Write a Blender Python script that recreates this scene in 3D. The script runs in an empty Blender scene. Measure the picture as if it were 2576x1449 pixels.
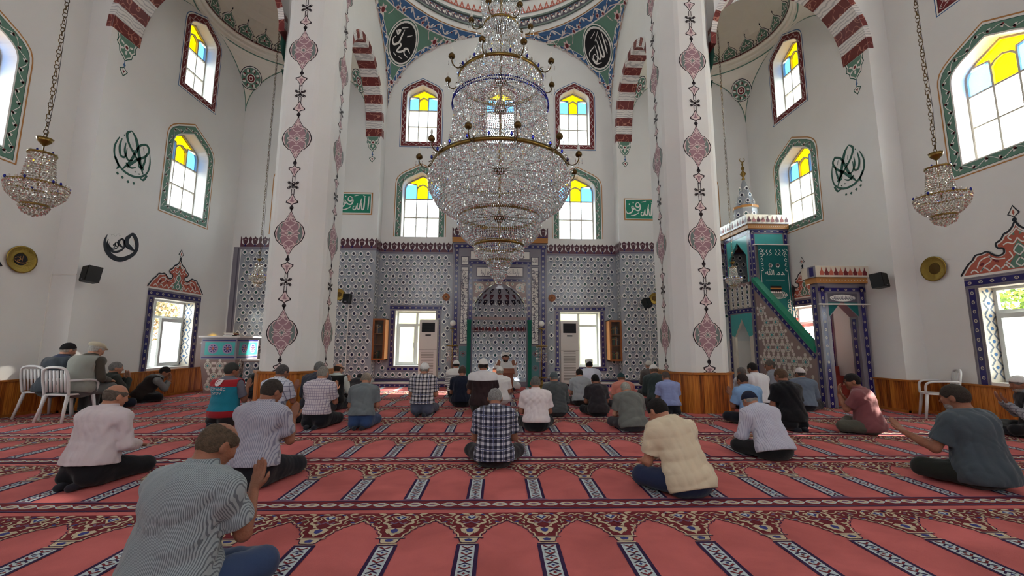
import bpy, math, random
import numpy as np
from mathutils import Vector, Matrix
from mathutils.geometry import tessellate_polygon
random.seed(7)
PI=math.pi; sin=math.sin; cos=math.cos
SC=bpy.context.scene; COL=SC.collection
# ---------------------------------------------------------------- camera
def make_camera():
    f,H,vx,roll=1050.,863.,1254.,math.radians(.3)
    p=math.atan((H-724.5)/f); yaw=math.atan((1288-vx)/f*cos(p))
    F=Vector((sin(yaw)*cos(p),cos(yaw)*cos(p),sin(p))); R=Vector((cos(yaw),-sin(yaw),0)); U=R.cross(F)
    R2=R*cos(roll)+U*sin(roll); U2=U*cos(roll)-R*sin(roll)
    cd=bpy.data.cameras.new('camera'); cd.sensor_width=36; cd.lens=36*f/2576; cd.clip_start=.05; cd.clip_end=300
    c=bpy.data.objects.new('camera',cd); COL.objects.link(c)
    c.matrix_world=Matrix(((R2.x,U2.x,-F.x,0),(R2.y,U2.y,-F.y,0),(R2.z,U2.z,-F.z,1.3),(0,0,0,1)))
    SC.camera=c
make_camera()
# ---------------------------------------------------------------- world, sun, exposure
SC.view_settings.view_transform='Standard'; SC.view_settings.look='None'; SC.view_settings.gamma=1
SC.view_settings.use_curve_mapping=False; SC.view_settings.exposure=1.05
W=bpy.data.worlds.new('sky'); SC.world=W; W.use_nodes=True
W.node_tree.nodes['Background'].inputs[0].default_value=(.93,.97,1.0,1)
SKY=6.5; W.node_tree.nodes['Background'].inputs[1].default_value=SKY
def sun():
    l=bpy.data.lights.new('sun','SUN'); l.energy=20.0; l.angle=math.radians(.8); l.color=(1,.93,.82)
    o=bpy.data.objects.new('sun',l); COL.objects.link(o)
    o.rotation_euler=Vector((-11,1.0,-5.6)).to_track_quat('-Z','Y').to_euler()
sun()
def portal(loc,direction,w,h):
    l=bpy.data.lights.new('daylight_portal','AREA'); l.shape='RECTANGLE'; l.size=w; l.size_y=h; l.cycles.is_portal=True
    o=bpy.data.objects.new('daylight_portal',l); COL.objects.link(o)
    o.location=loc; o.rotation_euler=Vector(direction).to_track_quat('-Z','Z' if abs(direction[2])<.5 else 'Y').to_euler()
# ---------------------------------------------------------------- materials
def lin(c):
    return tuple(((x/255)/12.92 if x/255<=.04045 else ((x/255+.055)/1.055)**2.4) for x in c)+(1,)
MATS={}
def mat(name,c,rough=.7,metal=0,bump=0,bscale=60,var=0,vscale=3,spec=.3,coat=0):
    if name in MATS: return MATS[name]
    m=bpy.data.materials.new(name); m.use_nodes=True; nt=m.node_tree; b=nt.nodes['Principled BSDF']
    b.inputs['Base Color'].default_value=lin(c); b.inputs['Roughness'].default_value=rough; b.inputs['Metallic'].default_value=metal
    b.inputs['Specular IOR Level'].default_value=spec
    if coat: b.inputs['Coat Weight'].default_value=coat; b.inputs['Coat Roughness'].default_value=.15
    if var or bump:
        tc=nt.nodes.new('ShaderNodeTexCoord')
    if var:
        n=nt.nodes.new('ShaderNodeTexNoise'); n.inputs['Scale'].default_value=vscale; n.inputs['Detail'].default_value=4
        nt.links.new(tc.outputs['Object'],n.inputs['Vector'])
        mx=nt.nodes.new('ShaderNodeMix'); mx.data_type='RGBA'; mx.blend_type='MULTIPLY'; mx.inputs[0].default_value=1
        rp=nt.nodes.new('ShaderNodeValToRGB'); rp.color_ramp.elements[0].position=.3; rp.color_ramp.elements[1].position=.7
        rp.color_ramp.elements[0].color=(1-var,1-var,1-var,1); rp.color_ramp.elements[1].color=(1,1,1,1)
        nt.links.new(n.outputs['Fac'],rp.inputs[0]); mx.inputs[6].default_value=lin(c); nt.links.new(rp.outputs[0],mx.inputs[7]); nt.links.new(mx.outputs[2],b.inputs['Base Color'])
    if bump:
        n2=nt.nodes.new('ShaderNodeTexNoise'); n2.inputs['Scale'].default_value=bscale; n2.inputs['Detail'].default_value=3
        nt.links.new(tc.outputs['Object'],n2.inputs['Vector'])
        bp=nt.nodes.new('ShaderNodeBump'); bp.inputs['Strength'].default_value=bump; bp.inputs['Distance'].default_value=.01
        nt.links.new(n2.outputs['Fac'],bp.inputs['Height']); nt.links.new(bp.outputs[0],b.inputs['Normal'])
    MATS[name]=m; return m
def marble(name,base,vein,scale=2.5,width=.03,rough=.4):
    if name in MATS: return MATS[name]
    m=bpy.data.materials.new(name); m.use_nodes=True; nt=m.node_tree; b=nt.nodes['Principled BSDF']; b.inputs['Roughness'].default_value=rough
    tc=nt.nodes.new('ShaderNodeTexCoord'); n=nt.nodes.new('ShaderNodeTexNoise'); n.inputs['Scale'].default_value=2; 
    add=nt.nodes.new('ShaderNodeVectorMath'); add.operation='ADD'; v=nt.nodes.new('ShaderNodeTexVoronoi'); v.feature='DISTANCE_TO_EDGE'; v.inputs['Scale'].default_value=scale
    nt.links.new(tc.outputs['Object'],n.inputs['Vector']); nt.links.new(tc.outputs['Object'],add.inputs[0]); nt.links.new(n.outputs['Color'],add.inputs[1]); nt.links.new(add.outputs[0],v.inputs['Vector'])
    rp=nt.nodes.new('ShaderNodeValToRGB'); rp.color_ramp.elements[0].position=0; rp.color_ramp.elements[0].color=lin(vein); rp.color_ramp.elements[1].position=width; rp.color_ramp.elements[1].color=lin(base)
    nt.links.new(v.outputs['Distance'],rp.inputs[0]); nt.links.new(rp.outputs[0],b.inputs['Base Color']); MATS[name]=m; return m
def wavy(name,base,line,axis,scale=9,rough=.5,dist=4,sharp=.75):
    if name in MATS: return MATS[name]
    m=bpy.data.materials.new(name); m.use_nodes=True; nt=m.node_tree; b=nt.nodes['Principled BSDF']; b.inputs['Roughness'].default_value=rough
    tc=nt.nodes.new('ShaderNodeTexCoord'); w=nt.nodes.new('ShaderNodeTexWave'); w.bands_direction=axis; w.inputs['Scale'].default_value=scale; w.inputs['Distortion'].default_value=dist; w.inputs['Detail'].default_value=2; w.inputs['Detail Scale'].default_value=1.2
    nt.links.new(tc.outputs['Object'],w.inputs['Vector']); rp=nt.nodes.new('ShaderNodeValToRGB'); rp.color_ramp.elements[0].position=sharp-.4; rp.color_ramp.elements[0].color=lin(base); rp.color_ramp.elements[1].position=1; rp.color_ramp.elements[1].color=lin(line)
    nt.links.new(w.outputs['Fac'],rp.inputs[0]); nt.links.new(rp.outputs[0],b.inputs['Base Color']); MATS[name]=m; return m
def plank(name):
    # varnished pine boarding: per-board tone and vertical grain
    m=bpy.data.materials.new(name); m.use_nodes=True; nt=m.node_tree; b=nt.nodes['Principled BSDF']; b.inputs['Roughness'].default_value=.35
    tc=nt.nodes.new('ShaderNodeTexCoord'); mp=nt.nodes.new('ShaderNodeMapping'); mp.inputs['Scale'].default_value=(11,11,.35)
    nt.links.new(tc.outputs['Object'],mp.inputs[0]); v=nt.nodes.new('ShaderNodeTexWhiteNoise'); sn=nt.nodes.new('ShaderNodeVectorMath'); sn.operation='FLOOR'
    nt.links.new(mp.outputs[0],sn.inputs[0]); nt.links.new(sn.outputs[0],v.inputs['Vector'])
    mp2=nt.nodes.new('ShaderNodeMapping'); mp2.inputs['Scale'].default_value=(60,60,2.5); nt.links.new(tc.outputs['Object'],mp2.inputs[0])
    n=nt.nodes.new('ShaderNodeTexNoise'); n.inputs['Scale'].default_value=1; n.inputs['Detail'].default_value=5; nt.links.new(mp2.outputs[0],n.inputs['Vector'])
    ad=nt.nodes.new('ShaderNodeMath'); ad.operation='MULTIPLY_ADD'; ad.inputs[1].default_value=.35; nt.links.new(v.outputs['Value'],ad.inputs[0]); nt.links.new(n.outputs['Fac'],ad.inputs[2])
    rp=nt.nodes.new('ShaderNodeValToRGB'); e=rp.color_ramp.elements; e[0].position=.35; e[0].color=lin((84,38,12)); e[1].position=.9; e[1].color=lin((205,130,55))
    x=e.new(.6); x.color=lin((160,84,30)); nt.links.new(ad.outputs[0],rp.inputs[0]); nt.links.new(rp.outputs[0],b.inputs['Base Color']); MATS[name]=m; return m
def glassy(name,c,alpha=.5,emit=0,rough=.1):
    # tinted window glass: light from outside passes through coloured by the pane
    if name in MATS: return MATS[name]
    m=bpy.data.materials.new(name); m.use_nodes=True; nt=m.node_tree; nt.nodes.remove(nt.nodes['Principled BSDF']); o=nt.nodes['Material Output']
    t=nt.nodes.new('ShaderNodeBsdfTransparent'); t.inputs[0].default_value=tuple(x*alpha for x in lin(c)[:3])+(1,)
    g=nt.nodes.new('ShaderNodeBsdfGlossy'); g.inputs['Roughness'].default_value=rough; g.inputs[0].default_value=(.8,.8,.8,1)
    mx=nt.nodes.new('ShaderNodeMixShader'); mx.inputs[0].default_value=.06
    nt.links.new(t.outputs[0],mx.inputs[1]); nt.links.new(g.outputs[0],mx.inputs[2]); nt.links.new(mx.outputs[0],o.inputs[0]); MATS[name]=m; return m
def frosted(name,c,k=.8):
    # scattering glass: bright and milky, casts no sharp sun patch
    m=bpy.data.materials.new(name); m.use_nodes=True; nt=m.node_tree; nt.nodes.remove(nt.nodes['Principled BSDF']); o=nt.nodes['Material Output']
    t=nt.nodes.new('ShaderNodeBsdfTranslucent'); t.inputs[0].default_value=tuple(x*k for x in lin(c)[:3])+(1,)
    g=nt.nodes.new('ShaderNodeBsdfGlossy'); g.inputs['Roughness'].default_value=.25; g.inputs[0].default_value=(.8,.8,.8,1)
    mx=nt.nodes.new('ShaderNodeMixShader'); mx.inputs[0].default_value=.06
    nt.links.new(t.outputs[0],mx.inputs[1]); nt.links.new(g.outputs[0],mx.inputs[2]); nt.links.new(mx.outputs[0],o.inputs[0]); return m
def crystal(name,c=(1,1,1)):
    if name in MATS: return MATS[name]
    m=bpy.data.materials.new(name); m.use_nodes=True; nt=m.node_tree; nt.nodes.remove(nt.nodes['Principled BSDF']); o=nt.nodes['Material Output']
    t=nt.nodes.new('ShaderNodeBsdfTransparent'); t.inputs[0].default_value=(.72*c[0],.72*c[1],.7*c[2],1)
    g=nt.nodes.new('ShaderNodeBsdfGlossy'); g.inputs['Roughness'].default_value=.08; g.inputs[0].default_value=(.95*c[0],.95*c[1],.93*c[2],1)
    mx=nt.nodes.new('ShaderNodeMixShader'); lw=nt.nodes.new('ShaderNodeLayerWeight'); lw.inputs[0].default_value=.55
    nt.links.new(lw.outputs['Facing'],mx.inputs[0]); nt.links.new(t.outputs[0],mx.inputs[1]); nt.links.new(g.outputs[0],mx.inputs[2]); nt.links.new(mx.outputs[0],o.inputs[0]); MATS[name]=m; return m
WHITE=mat('white_plaster',(224,222,219),.85,bump=.25,bscale=3,var=.05,vscale=1.1)
CREAM=mat('cream_plaster',(234,228,216),.85,var=.04,vscale=1.0)
MARB=mat('marble_ledge',(210,200,195),.3,var=.1,vscale=6)
WOOD=plank('pine_boarding'); WOODT=mat('pine_trim',(178,108,48),.4,var=.3,vscale=8)
BLACK=mat('black_paint',(22,20,24),.6); INK=mat('dark_ink',(38,42,50),.7); WPAINT=mat('white_paint',(226,222,216),.7)
NAVY=mat('navy_tile',(38,32,96),.2,spec=.5); GREYT=mat('grey_lilac_tile',(128,122,132),.25,spec=.5); GREYD=mat('dark_grey_tile',(88,84,96),.25,spec=.5)
MAROON=mat('maroon_paint',(112,36,40),.6); GREEN=mat('green_paint',(96,132,116),.6); DGREEN=mat('dark_green_paint',(36,84,72),.6)
MAUVE=mat('mauve_paint',(158,122,130),.7); GREYG=mat('grey_green_paint',(112,124,120),.7); PINKW=mat('pale_pink_paint',(214,192,190),.7)
BLUE=mat('blue_paint',(66,104,150),.6); GOLD=mat('gold_paint',(176,122,66),.5); TERRA=mat('terracotta_paint',(176,92,74),.6)
TEAL=mat('turquoise_tile',(72,160,156),.2,spec=.5); TEALD=mat('deep_teal_fabric',(14,92,92),.8); CREAMP=mat('cream_tile',(206,196,180),.25,spec=.5)
BRASS=mat('brass',(136,110,60),.3,1); BRASSD=mat('dark_brass',(92,70,40),.35,1); IRON=mat('black_plastic',(20,20,22),.45)
REDM=marble('red_marble',(104,30,28),(190,130,110),3.2,.035); WHM=wavy('white_marble',(222,217,212),(176,172,172),'Z',5,.4,6,.85)
# ---------------------------------------------------------------- mesh accumulator
def arr(x): return np.asarray(x,float)
class MB:
    def __init__(s): s.v=[]; s.f=[]; s.m=[]; s.mats=[]
    def mi(s,m):
        if m not in s.mats: s.mats.append(m)
        return s.mats.index(m)
    def add(s,vs,fs,m):
        k=len(s.v); s.v.extend([tuple(map(float,p)) for p in vs]); i=s.mi(m)
        for f in fs: s.f.append([k+a for a in f]); s.m.append(i)
        return s
    def box(s,lo,hi,m):
        x0,y0,z0=lo; x1,y1,z1=hi
        v=[(x0,y0,z0),(x1,y0,z0),(x1,y1,z0),(x0,y1,z0),(x0,y0,z1),(x1,y0,z1),(x1,y1,z1),(x0,y1,z1)]
        return s.add(v,[(0,3,2,1),(4,5,6,7),(0,1,5,4),(1,2,6,5),(2,3,7,6),(3,0,4,7)],m)
    def fbox(s,fr,a0,a1,b0,b1,c0,c1,m):
        v=[fr(a,b,c) for c in (c0,c1) for a,b in ((a0,b0),(a1,b0),(a1,b1),(a0,b1))]
        return s.add(v,[(0,3,2,1),(4,5,6,7),(0,1,5,4),(1,2,6,5),(2,3,7,6),(3,0,4,7)],m)
    def prism(s,fr,poly,c0,c1,m,cap=True,side=True,sm=None):
        n=len(poly); v=[fr(a,b,c0) for a,b in poly]+[fr(a,b,c1) for a,b in poly]; fs=[]
        if cap: fs+=[list(range(n))[::-1],[n+i for i in range(n)]]
        s.add(v,fs,m)
        if side: s.add(v,[(i,(i+1)%n,n+(i+1)%n,n+i) for i in range(n)],sm or m)
        return s
    def tube(s,path,r,m,n=6,caps=True,closed=False):
        P=[Vector(p) for p in path]; L=len(P); rs=r if isinstance(r,(list,tuple)) else [r]*L; vs=[]; up=None
        for i,p in enumerate(P):
            t=(P[(i+1)%L]-P[i-1]) if (closed or 0<i<L-1) else (P[1]-P[0] if i==0 else P[-1]-P[-2])
            t.normalize()
            if up is None: up=Vector((0,0,1)) if abs(t.z)<.9 else Vector((1,0,0))
            x=t.cross(up)
            if x.length<1e-4: x=t.cross(Vector((0,1,0)))
            x.normalize(); y=x.cross(t); up=y
            vs+=[p+(x*cos(2*PI*k/n)+y*sin(2*PI*k/n))*rs[i] for k in range(n)]
        fs=[]
        for i in range(L if closed else L-1):
            a=i*n; b=((i+1)%L)*n
            fs+=[(a+k,a+(k+1)%n,b+(k+1)%n,b+k) for k in range(n)]
        if caps and not closed: fs+=[list(range(n))[::-1],[(L-1)*n+k for k in range(n)]]
        return s.add(vs,fs,m)
    def lathe(s,prof,c,m,n=24,axis='Z'):
        vs=[]
        for r,z in prof:
            for k in range(n):
                a=2*PI*k/n; p=(r*cos(a),r*sin(a),z)
                if axis=='X': p=(p[2],p[0],p[1])
                if axis=='Y': p=(p[0],p[2],p[1])
                vs.append((c[0]+p[0],c[1]+p[1],c[2]+p[2]))
        fs=[(i*n+k,i*n+(k+1)%n,(i+1)*n+(k+1)%n,(i+1)*n+k) for i in range(len(prof)-1) for k in range(n)]
        if axis=='Y': fs=[f[::-1] for f in fs]
        return s.add(vs,fs,m)
    def ball(s,c,r,m,n=8,sc=(1,1,1)):
        pr=[(max(r*sin(PI*i/n),1e-4),-r*cos(PI*i/n)) for i in range(n+1)]; k=len(s.v)
        s.lathe(pr,(0,0,0),m,max(6,n))
        for i in range(k,len(s.v)):
            v=s.v[i]; s.v[i]=(c[0]+v[0]*sc[0],c[1]+v[1]*sc[1],c[2]+v[2]*sc[2])
        return s
    # flat painted shapes on a frame
    def fill(s,fr,poly,m,c=.002):
        v=[fr(a,b,c) for a,b in poly]; return s.add(v,[list(range(len(v)))],m)
    def fan(s,fr,poly,m,c=.002):
        cx=sum(p[0] for p in poly)/len(poly); cy=sum(p[1] for p in poly)/len(poly); n=len(poly)
        return s.add([fr(cx,cy,c)]+[fr(a,b,c) for a,b in poly],[(0,1+i,1+(i+1)%n) for i in range(n)],m)
    def rect(s,fr,a0,a1,b0,b1,m,c=.002): return s.fill(fr,[(a0,b0),(a1,b0),(a1,b1),(a0,b1)],m,c)
    def stroke(s,fr,pts,w,m,c=.004,closed=False):
        P=[Vector((p[0],p[1])) for p in pts]; L=len(P); ws=w if isinstance(w,(list,tuple)) else [w]*L; v=[]
        for i,p in enumerate(P):
            t=(P[(i+1)%L]-P[i-1]) if (closed or 0<i<L-1) else (P[1]-P[0] if i==0 else P[-1]-P[-2])
            if t.length<1e-9: t=Vector((1,0))
            t.normalize(); nn=Vector((-t.y,t.x))*ws[i]*.5
            v+=[fr(*(p+nn),c),fr(*(p-nn),c)]
        fs=[(2*i,2*i+1,2*((i+1)%L)+1,2*((i+1)%L)) for i in range(L if closed else L-1)]
        return s.add(v,fs,m)
    def ring(s,fr,cx,cy,r0,r1,m,c=.003,n=20,sy=1):
        v=[fr(cx+r*cos(2*PI*k/n),cy+r*sy*sin(2*PI*k/n),c) for k in range(n) for r in (r0,r1)]
        return s.add(v,[(2*k,2*k+1,2*((k+1)%n)+1,2*((k+1)%n)) for k in range(n)],m)
    def disc(s,fr,cx,cy,r,m,c=.003,n=16,sy=1): return s.fill(fr,[(cx+r*cos(2*PI*k/n),cy+r*sy*sin(2*PI*k/n)) for k in range(n)],m,c)
    def leaf(s,fr,x,y,ang,l,w,m,c=.005):
        ca,sa=cos(ang),sin(ang); q=[(0,0),(.3*l,.5*w),(.7*l,.42*w),(l,0),(.7*l,-.42*w),(.3*l,-.5*w)]
        return s.fill(fr,[(x+a*ca-b*sa,y+a*sa+b*ca) for a,b in q],m,c)
    def build(s,name,parent=None,smooth=False,loc=None,kind=None,label=None,cat=None,group=None):
        me=bpy.data.meshes.new(name); me.from_pydata(s.v,[],s.f)
        for m in s.mats: me.materials.append(m)
        me.polygons.foreach_set('material_index',s.m)
        if smooth: me.polygons.foreach_set('use_smooth',[True]*len(me.polygons))
        me.update(); o=bpy.data.objects.new(name,me); COL.objects.link(o)
        if loc is not None:
            me.transform(Matrix.Translation(-Vector(loc))); o.location=loc
        if parent is not None:
            o.parent=parent; o.matrix_parent_inverse=parent.matrix_basis.inverted() if parent.type=='EMPTY' else parent.matrix_basis.inverted()
        tag(o,label,cat,group,kind); return o
def tag(o,label=None,cat=None,group=None,kind=None):
    if label: o['label']=label
    if cat: o['category']=cat
    if group: o['group']=group
    if kind: o['kind']=kind
    return o
def empty(name,loc=(0,0,0),label=None,cat=None,group=None,kind=None):
    o=bpy.data.objects.new(name,None); COL.objects.link(o); o.location=loc; o.empty_display_size=.1
    return tag(o,label,cat,group,kind)
def frame(o,u,v,n=None):
    o=Vector(o);u=Vector(u);v=Vector(v); n=Vector(n) if n else u.cross(v)
    def f(a,b,c=0): return tuple(o+u*a+v*b+n*c)
    f.o,f.u,f.v,f.n=o,u,v,n
    return f
def sub(fr,a,b,ang=0,c=0,s=1):
    ca,sa=cos(ang)*s,sin(ang)*s
    def f(x,y,z=0): return fr(a+x*ca-y*sa,b+x*sa+y*ca,c+z)
    return f
def mirror(fr,cx=0):
    return lambda a,b,c=0: fr(2*cx-a,b,c)
def crom(pts,n=6,closed=False):
    P=[arr(p) for p in pts]; L=len(P); out=[]
    for i in range(L if closed else L-1):
        p0=P[i-1] if (closed or i>0) else P[0]; p1=P[i]; p2=P[(i+1)%L]; p3=P[(i+2)%L] if (closed or i+2<L) else P[-1]
        for k in range(n):
            t=k/n; out.append(tuple(.5*((2*p1)+(-p0+p2)*t+(2*p0-5*p1+4*p2-p3)*t*t+(-p0+3*p1-3*p2+p3)*t**3)))
    if not closed: out.append(tuple(P[-1]))
    return out
def brush(mb,fr,pts,m,c=.006,n=6):
    # calligraphic stroke: (x,y,width) control points
    q=crom(pts,n); mb.stroke(fr,[(a,b) for a,b,_ in q],[max(w,.0005) for _,_,w in q],m,c)
def text(fr,s,x,y,size,m,name,parent=None,c=.006,align='CENTER',sx=1,sy=1,ang=0,width=None):
    cu=bpy.data.curves.new(name,'FONT'); cu.body=s; cu.size=size; cu.align_x=align; cu.align_y='CENTER'; cu.resolution_u=4
    t=bpy.data.objects.new(name,cu); COL.objects.link(t)
    me=bpy.data.meshes.new_from_object(t.evaluated_get(bpy.context.evaluated_depsgraph_get())); bpy.data.objects.remove(t); bpy.data.curves.remove(cu)
    if width and len(me.vertices):
        xs=[v.co.x for v in me.vertices]; sx=width/(max(xs)-min(xs)); xm=(max(xs)+min(xs))/2
        for v in me.vertices: v.co.x-=xm
    ca,sa=cos(ang),sin(ang)
    for v in me.vertices:
        a,b=v.co.x*sx,v.co.y*sy; v.co=fr(x+a*ca-b*sa,y+a*sa+b*ca,c)
    return me
def add_me(mb,me,m):
    mb.add([v.co for v in me.vertices],[list(p.vertices) for p in me.polygons],m); bpy.data.meshes.remove(me)
# ================================================================ setting
XB,XA,YC,YS,YJ=7.95,8.4,12.9,12.45,8.03
BAY=3.7
def archpoly(cx,b0,w,h,k=.41,bottom=True):
    s=b0+h-k*w
    half=[(.5,0),(.492,.06),(.465,.13),(.41,.19),(.33,.245),(.17,.325),(0,.41)]
    R=[(cx+x*w,s+y*w*k/.41) for x,y in half]; L=[(cx-x*w,s+y*w*k/.41) for x,y in half[::-1]][1:]
    return [(cx-.5*w,b0),(cx+.5*w,b0)]+R+L
def rectpoly(a0,a1,b0,b1): return [(a0,b0),(a1,b0),(a1,b1),(a0,b1)]
def resample(P,step,closed=False):
    P=[arr(p) for p in P]+([arr(P[0])] if closed else []); out=[]; acc=0
    L=sum(np.linalg.norm(P[i+1]-P[i]) for i in range(len(P)-1)); n=max(2,int(round(L/step))); d=L/n; need=0;pos=0
    for i in range(len(P)-1):
        seg=np.linalg.norm(P[i+1]-P[i])
        if seg<1e-9: continue
        while need<=pos+seg+1e-9:
            t=(need-pos)/seg; q=P[i]*(1-t)+P[i+1]*t; dv=(P[i+1]-P[i])/seg; out.append((q[0],q[1],dv[0],dv[1])); need+=d
        pos+=seg
    return out
def band(mb,fr,A,B,m,c=.002,closed=False):
    n=len(A); v=[fr(*p,c) for q in zip(A,B) for p in q]
    mb.add(v,[(2*i,2*i+1,2*((i+1)%n)+1,2*((i+1)%n)) for i in range(n if closed else n-1)],m)
def vine(mb,fr,path,amp,step,m1,m2,m3,w=.014,c=.006,closed=False,leaf=.07):
    Q=resample(path,step/6,closed); pts=[]
    for i,(x,y,dx,dy) in enumerate(Q):
        o=amp*sin(2*PI*i/6/2); pts.append((x-dy*o,y+dx*o))
    mb.stroke(fr,pts,w,m1,c)
    for i in range(3,len(Q)-3,6):
        x,y,dx,dy=Q[i]; s=1 if (i//6)%2==0 else -1; a=math.atan2(dy,dx)
        mb.leaf(fr,x+dy*amp*.9*s*-1,y-dx*amp*.9*s*-1,a+s*-.9,leaf,leaf*.55,m1,c+.001)
        mb.leaf(fr,x-dy*amp*.2*s,y+dx*amp*.2*s,a+s*.8,leaf*.8,leaf*.5,m2 if i%12 else m3,c+.001)
def wallmesh(mb,fr,outline,holes,depth,m,c=0,rm=None):
    loops=[[Vector((a,b,0)) for a,b in outline]]+[[Vector((a,b,0)) for a,b in h] for h in holes]
    pts=[p for l in loops for p in l]; tris=tessellate_polygon(loops)
    mb.add([fr(p.x,p.y,c) for p in pts],[list(t) for t in tris],m)
    for h in holes:
        n=len(h); v=[fr(a,b,c) for a,b in h]+[fr(a,b,c-depth) for a,b in h]
        mb.add(v,[(i,(i+1)%n,n+(i+1)%n,n+i) for i in range(n)],rm or m)
# ---- frames (u along the wall, v up, n into the room)
FL=frame((-XB,0,0),(0,1,0),(0,0,1),(1,0,0)); FR=frame((XB,0,0),(0,1,0),(0,0,1),(-1,0,0))
FLA=frame((-XA,0,0),(0,1,0),(0,0,1),(1,0,0)); FRA=frame((XA,0,0),(0,1,0),(0,0,1),(-1,0,0))
FC=frame((0,YC,0),(1,0,0),(0,0,1),(0,-1,0)); FS=frame((0,YS,0),(1,0,0),(0,0,1),(0,-1,0))
FJ=frame((0,YJ,0),(1,0,0),(0,0,1),(0,-1,0))
# window lists: (frame, centre, bottom, W, H, border, kind)
UP=dict(b0=7.57,W=1.38,H=2.42,bt=.2,kind='red'); MID=dict(b0=4.32,W=1.68,H=2.6,bt=.24,kind='green'); MIDB=dict(b0=4.6,W=1.64,H=2.42,bt=.24,kind='green',nb=True)
WIN=[]
for fr,cy,side in ((FL,10.5,'L'),(FR,10.5,'R'),(FLA,6.35,'LA'),(FRA,6.35,'RA'),(FLA,2.2,'LA'),(FRA,2.2,'RA')):
    WIN+= [(side,fr,cy,UP),(side,fr,cy,MID)]
for cx in (-2.57,0,2.46): WIN.append(('C',FC,cx,UP))
for cx in (-2.51,2.5): WIN.append(('C',FC,cx,MIDB))
for cx in (-6.1,6.1): WIN.append(('S',FS,cx,dict(MIDB,b0=4.5)))
def opening(cx,d):
    bt=d['bt']; nb=d.get('nb'); return archpoly(cx,d['b0']+(0 if nb else bt),d['W']-2*bt,d['H']-(1.25 if nb else 2.25)*bt)
LOW=[('L',FL,10.51,.5,2.5,1.7,.2),('R',FR,10.51,.5,2.5,1.7,.2),('LA',FLA,6.33,.5,2.5,1.7,.2),('RA',FRA,6.33,.5,2.5,1.7,.2),('C',FC,-2.535,.42,2.45,1.59,.18),('C',FC,2.53,.42,2.45,1.59,.18)]
def lowopen(w): 
    s,fr,cx,b0,b1,Wd,bt=w; return rectpoly(cx-Wd/2+bt,cx+Wd/2-bt,b0+(bt if s=='C' else .18),b1-bt)
def holes(side): return [opening(cx,d) for s,fr,cx,d in WIN if s==side]+[lowopen(w) for w in LOW if w[0]==side]
DEP=.36
def clipholes(hs,lo,hi): return [h for h in hs if min(p[0] for p in h)>lo and max(p[0] for p in h)<hi]
# mihrab niche opening in the back wall
def mihrab_poly():
    c=.03; w=.88
    pts=[(c-w,.14),(c+w,.14),(c+w,2.1)]
    pts+=[(c+w*x,y) for x,y in ((.97,2.3),(.86,2.55),(.66,2.8),(.36,3.03),(0,3.2),(-.36,3.03),(-.66,2.8),(-.86,2.55),(-.97,2.3))]
    return pts+[(c-w,2.1)]
for nm,fr,s,sx in (('wall_left',FL,'L',-1),('wall_right',FR,'R',1)):
    mb=MB(); wallmesh(mb,fr,rectpoly(YJ,YS,0,10.6),holes(s),DEP,WHITE)
    fa=FLA if sx<0 else FRA
    mb.add([(sx*XB,YJ,0),(sx*XA,YJ,0),(sx*XA,YJ,10.6),(sx*XB,YJ,10.6)],[(0,1,2,3)],WHITE)
    wallmesh(mb,fa,rectpoly(-8,YJ,0,10.6),holes(s+'A'),DEP,WHITE)
    mb.build(nm,kind='structure')
mb=MB(); wallmesh(mb,FC,rectpoly(-BAY,BAY,0,13.2),holes('C')+[mihrab_poly()],DEP,WHITE)
for sx in (-1,1):
    mb.add([(sx*BAY,YS,0),(sx*BAY,YC,0),(sx*BAY,YC,13),(sx*BAY,YS,13)],[(0,1,2,3)],WHITE)
    hs=[h for h in holes('S') if (h[0][0]<0)==(sx<0)]
    wallmesh(mb,FS,rectpoly(*sorted((sx*BAY,sx*XB)),0,10.6),hs,DEP,WHITE)
mb.build('wall_back',kind='structure')
# ---- rest of the hall behind the photographer: plain walls, ceilings, unseen windows added and sized for fill light
mb=MB(); FB=frame((0,-8,0),(1,0,0),(0,0,1),(0,1,0))
wallmesh(mb,FB,rectpoly(-XA,XA,0,12.5),[rectpoly(x-.9,x+.9,5.2,6.6) for x in (-6,-2.2,2.2,6)],.3,WHITE)
mb.build('wall_front',kind='structure')
mb=MB()
for sx in (-1,1):
    mb.add([(sx*3.7,-8,10.6),(sx*XA,-8,10.6),(sx*XA,YJ,10.6),(sx*3.7,YJ,10.6)],[(0,1,2,3)],WHITE)
    mb.add([(sx*3.7,-8,10.6),(sx*3.7,5.5,10.6),(sx*3.7,5.5,13.2),(sx*3.7,-8,13.2)],[(0,1,2,3)],WHITE)
mb.add([(-3.7,-8,13.2),(3.7,-8,13.2),(3.7,5.5,13.2),(-3.7,5.5,13.2)],[(0,1,2,3)],WHITE)
rr=[(3.5*cos(2*PI*k/64),9.2+3.5*sin(2*PI*k/64)) for k in range(64)]
wallmesh(mb,frame((0,0,13.25),(1,0,0),(0,1,0)),rectpoly(-XA,XA,5.3,13.3),[rr],0,WHITE)
for sx in (-1,1):
    mb.add([(sx*XA,-8,10.6),(sx*XA,13.3,10.6),(sx*XA,13.3,13.3),(sx*XA,-8,13.3)],[(0,1,2,3)],WHITE); mb.add([(sx*3.7,5.4,10.6),(sx*3.7,YJ,10.6),(sx*3.7,YJ,13.3),(sx*3.7,5.4,13.3)],[(0,1,2,3)],WHITE)
mb.add([(-XA,13.3,10.3),(XA,13.3,10.3),(XA,13.3,13.3),(-XA,13.3,13.3)],[(0,1,2,3)],WHITE)
mb.build('ceiling',kind='structure')
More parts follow.
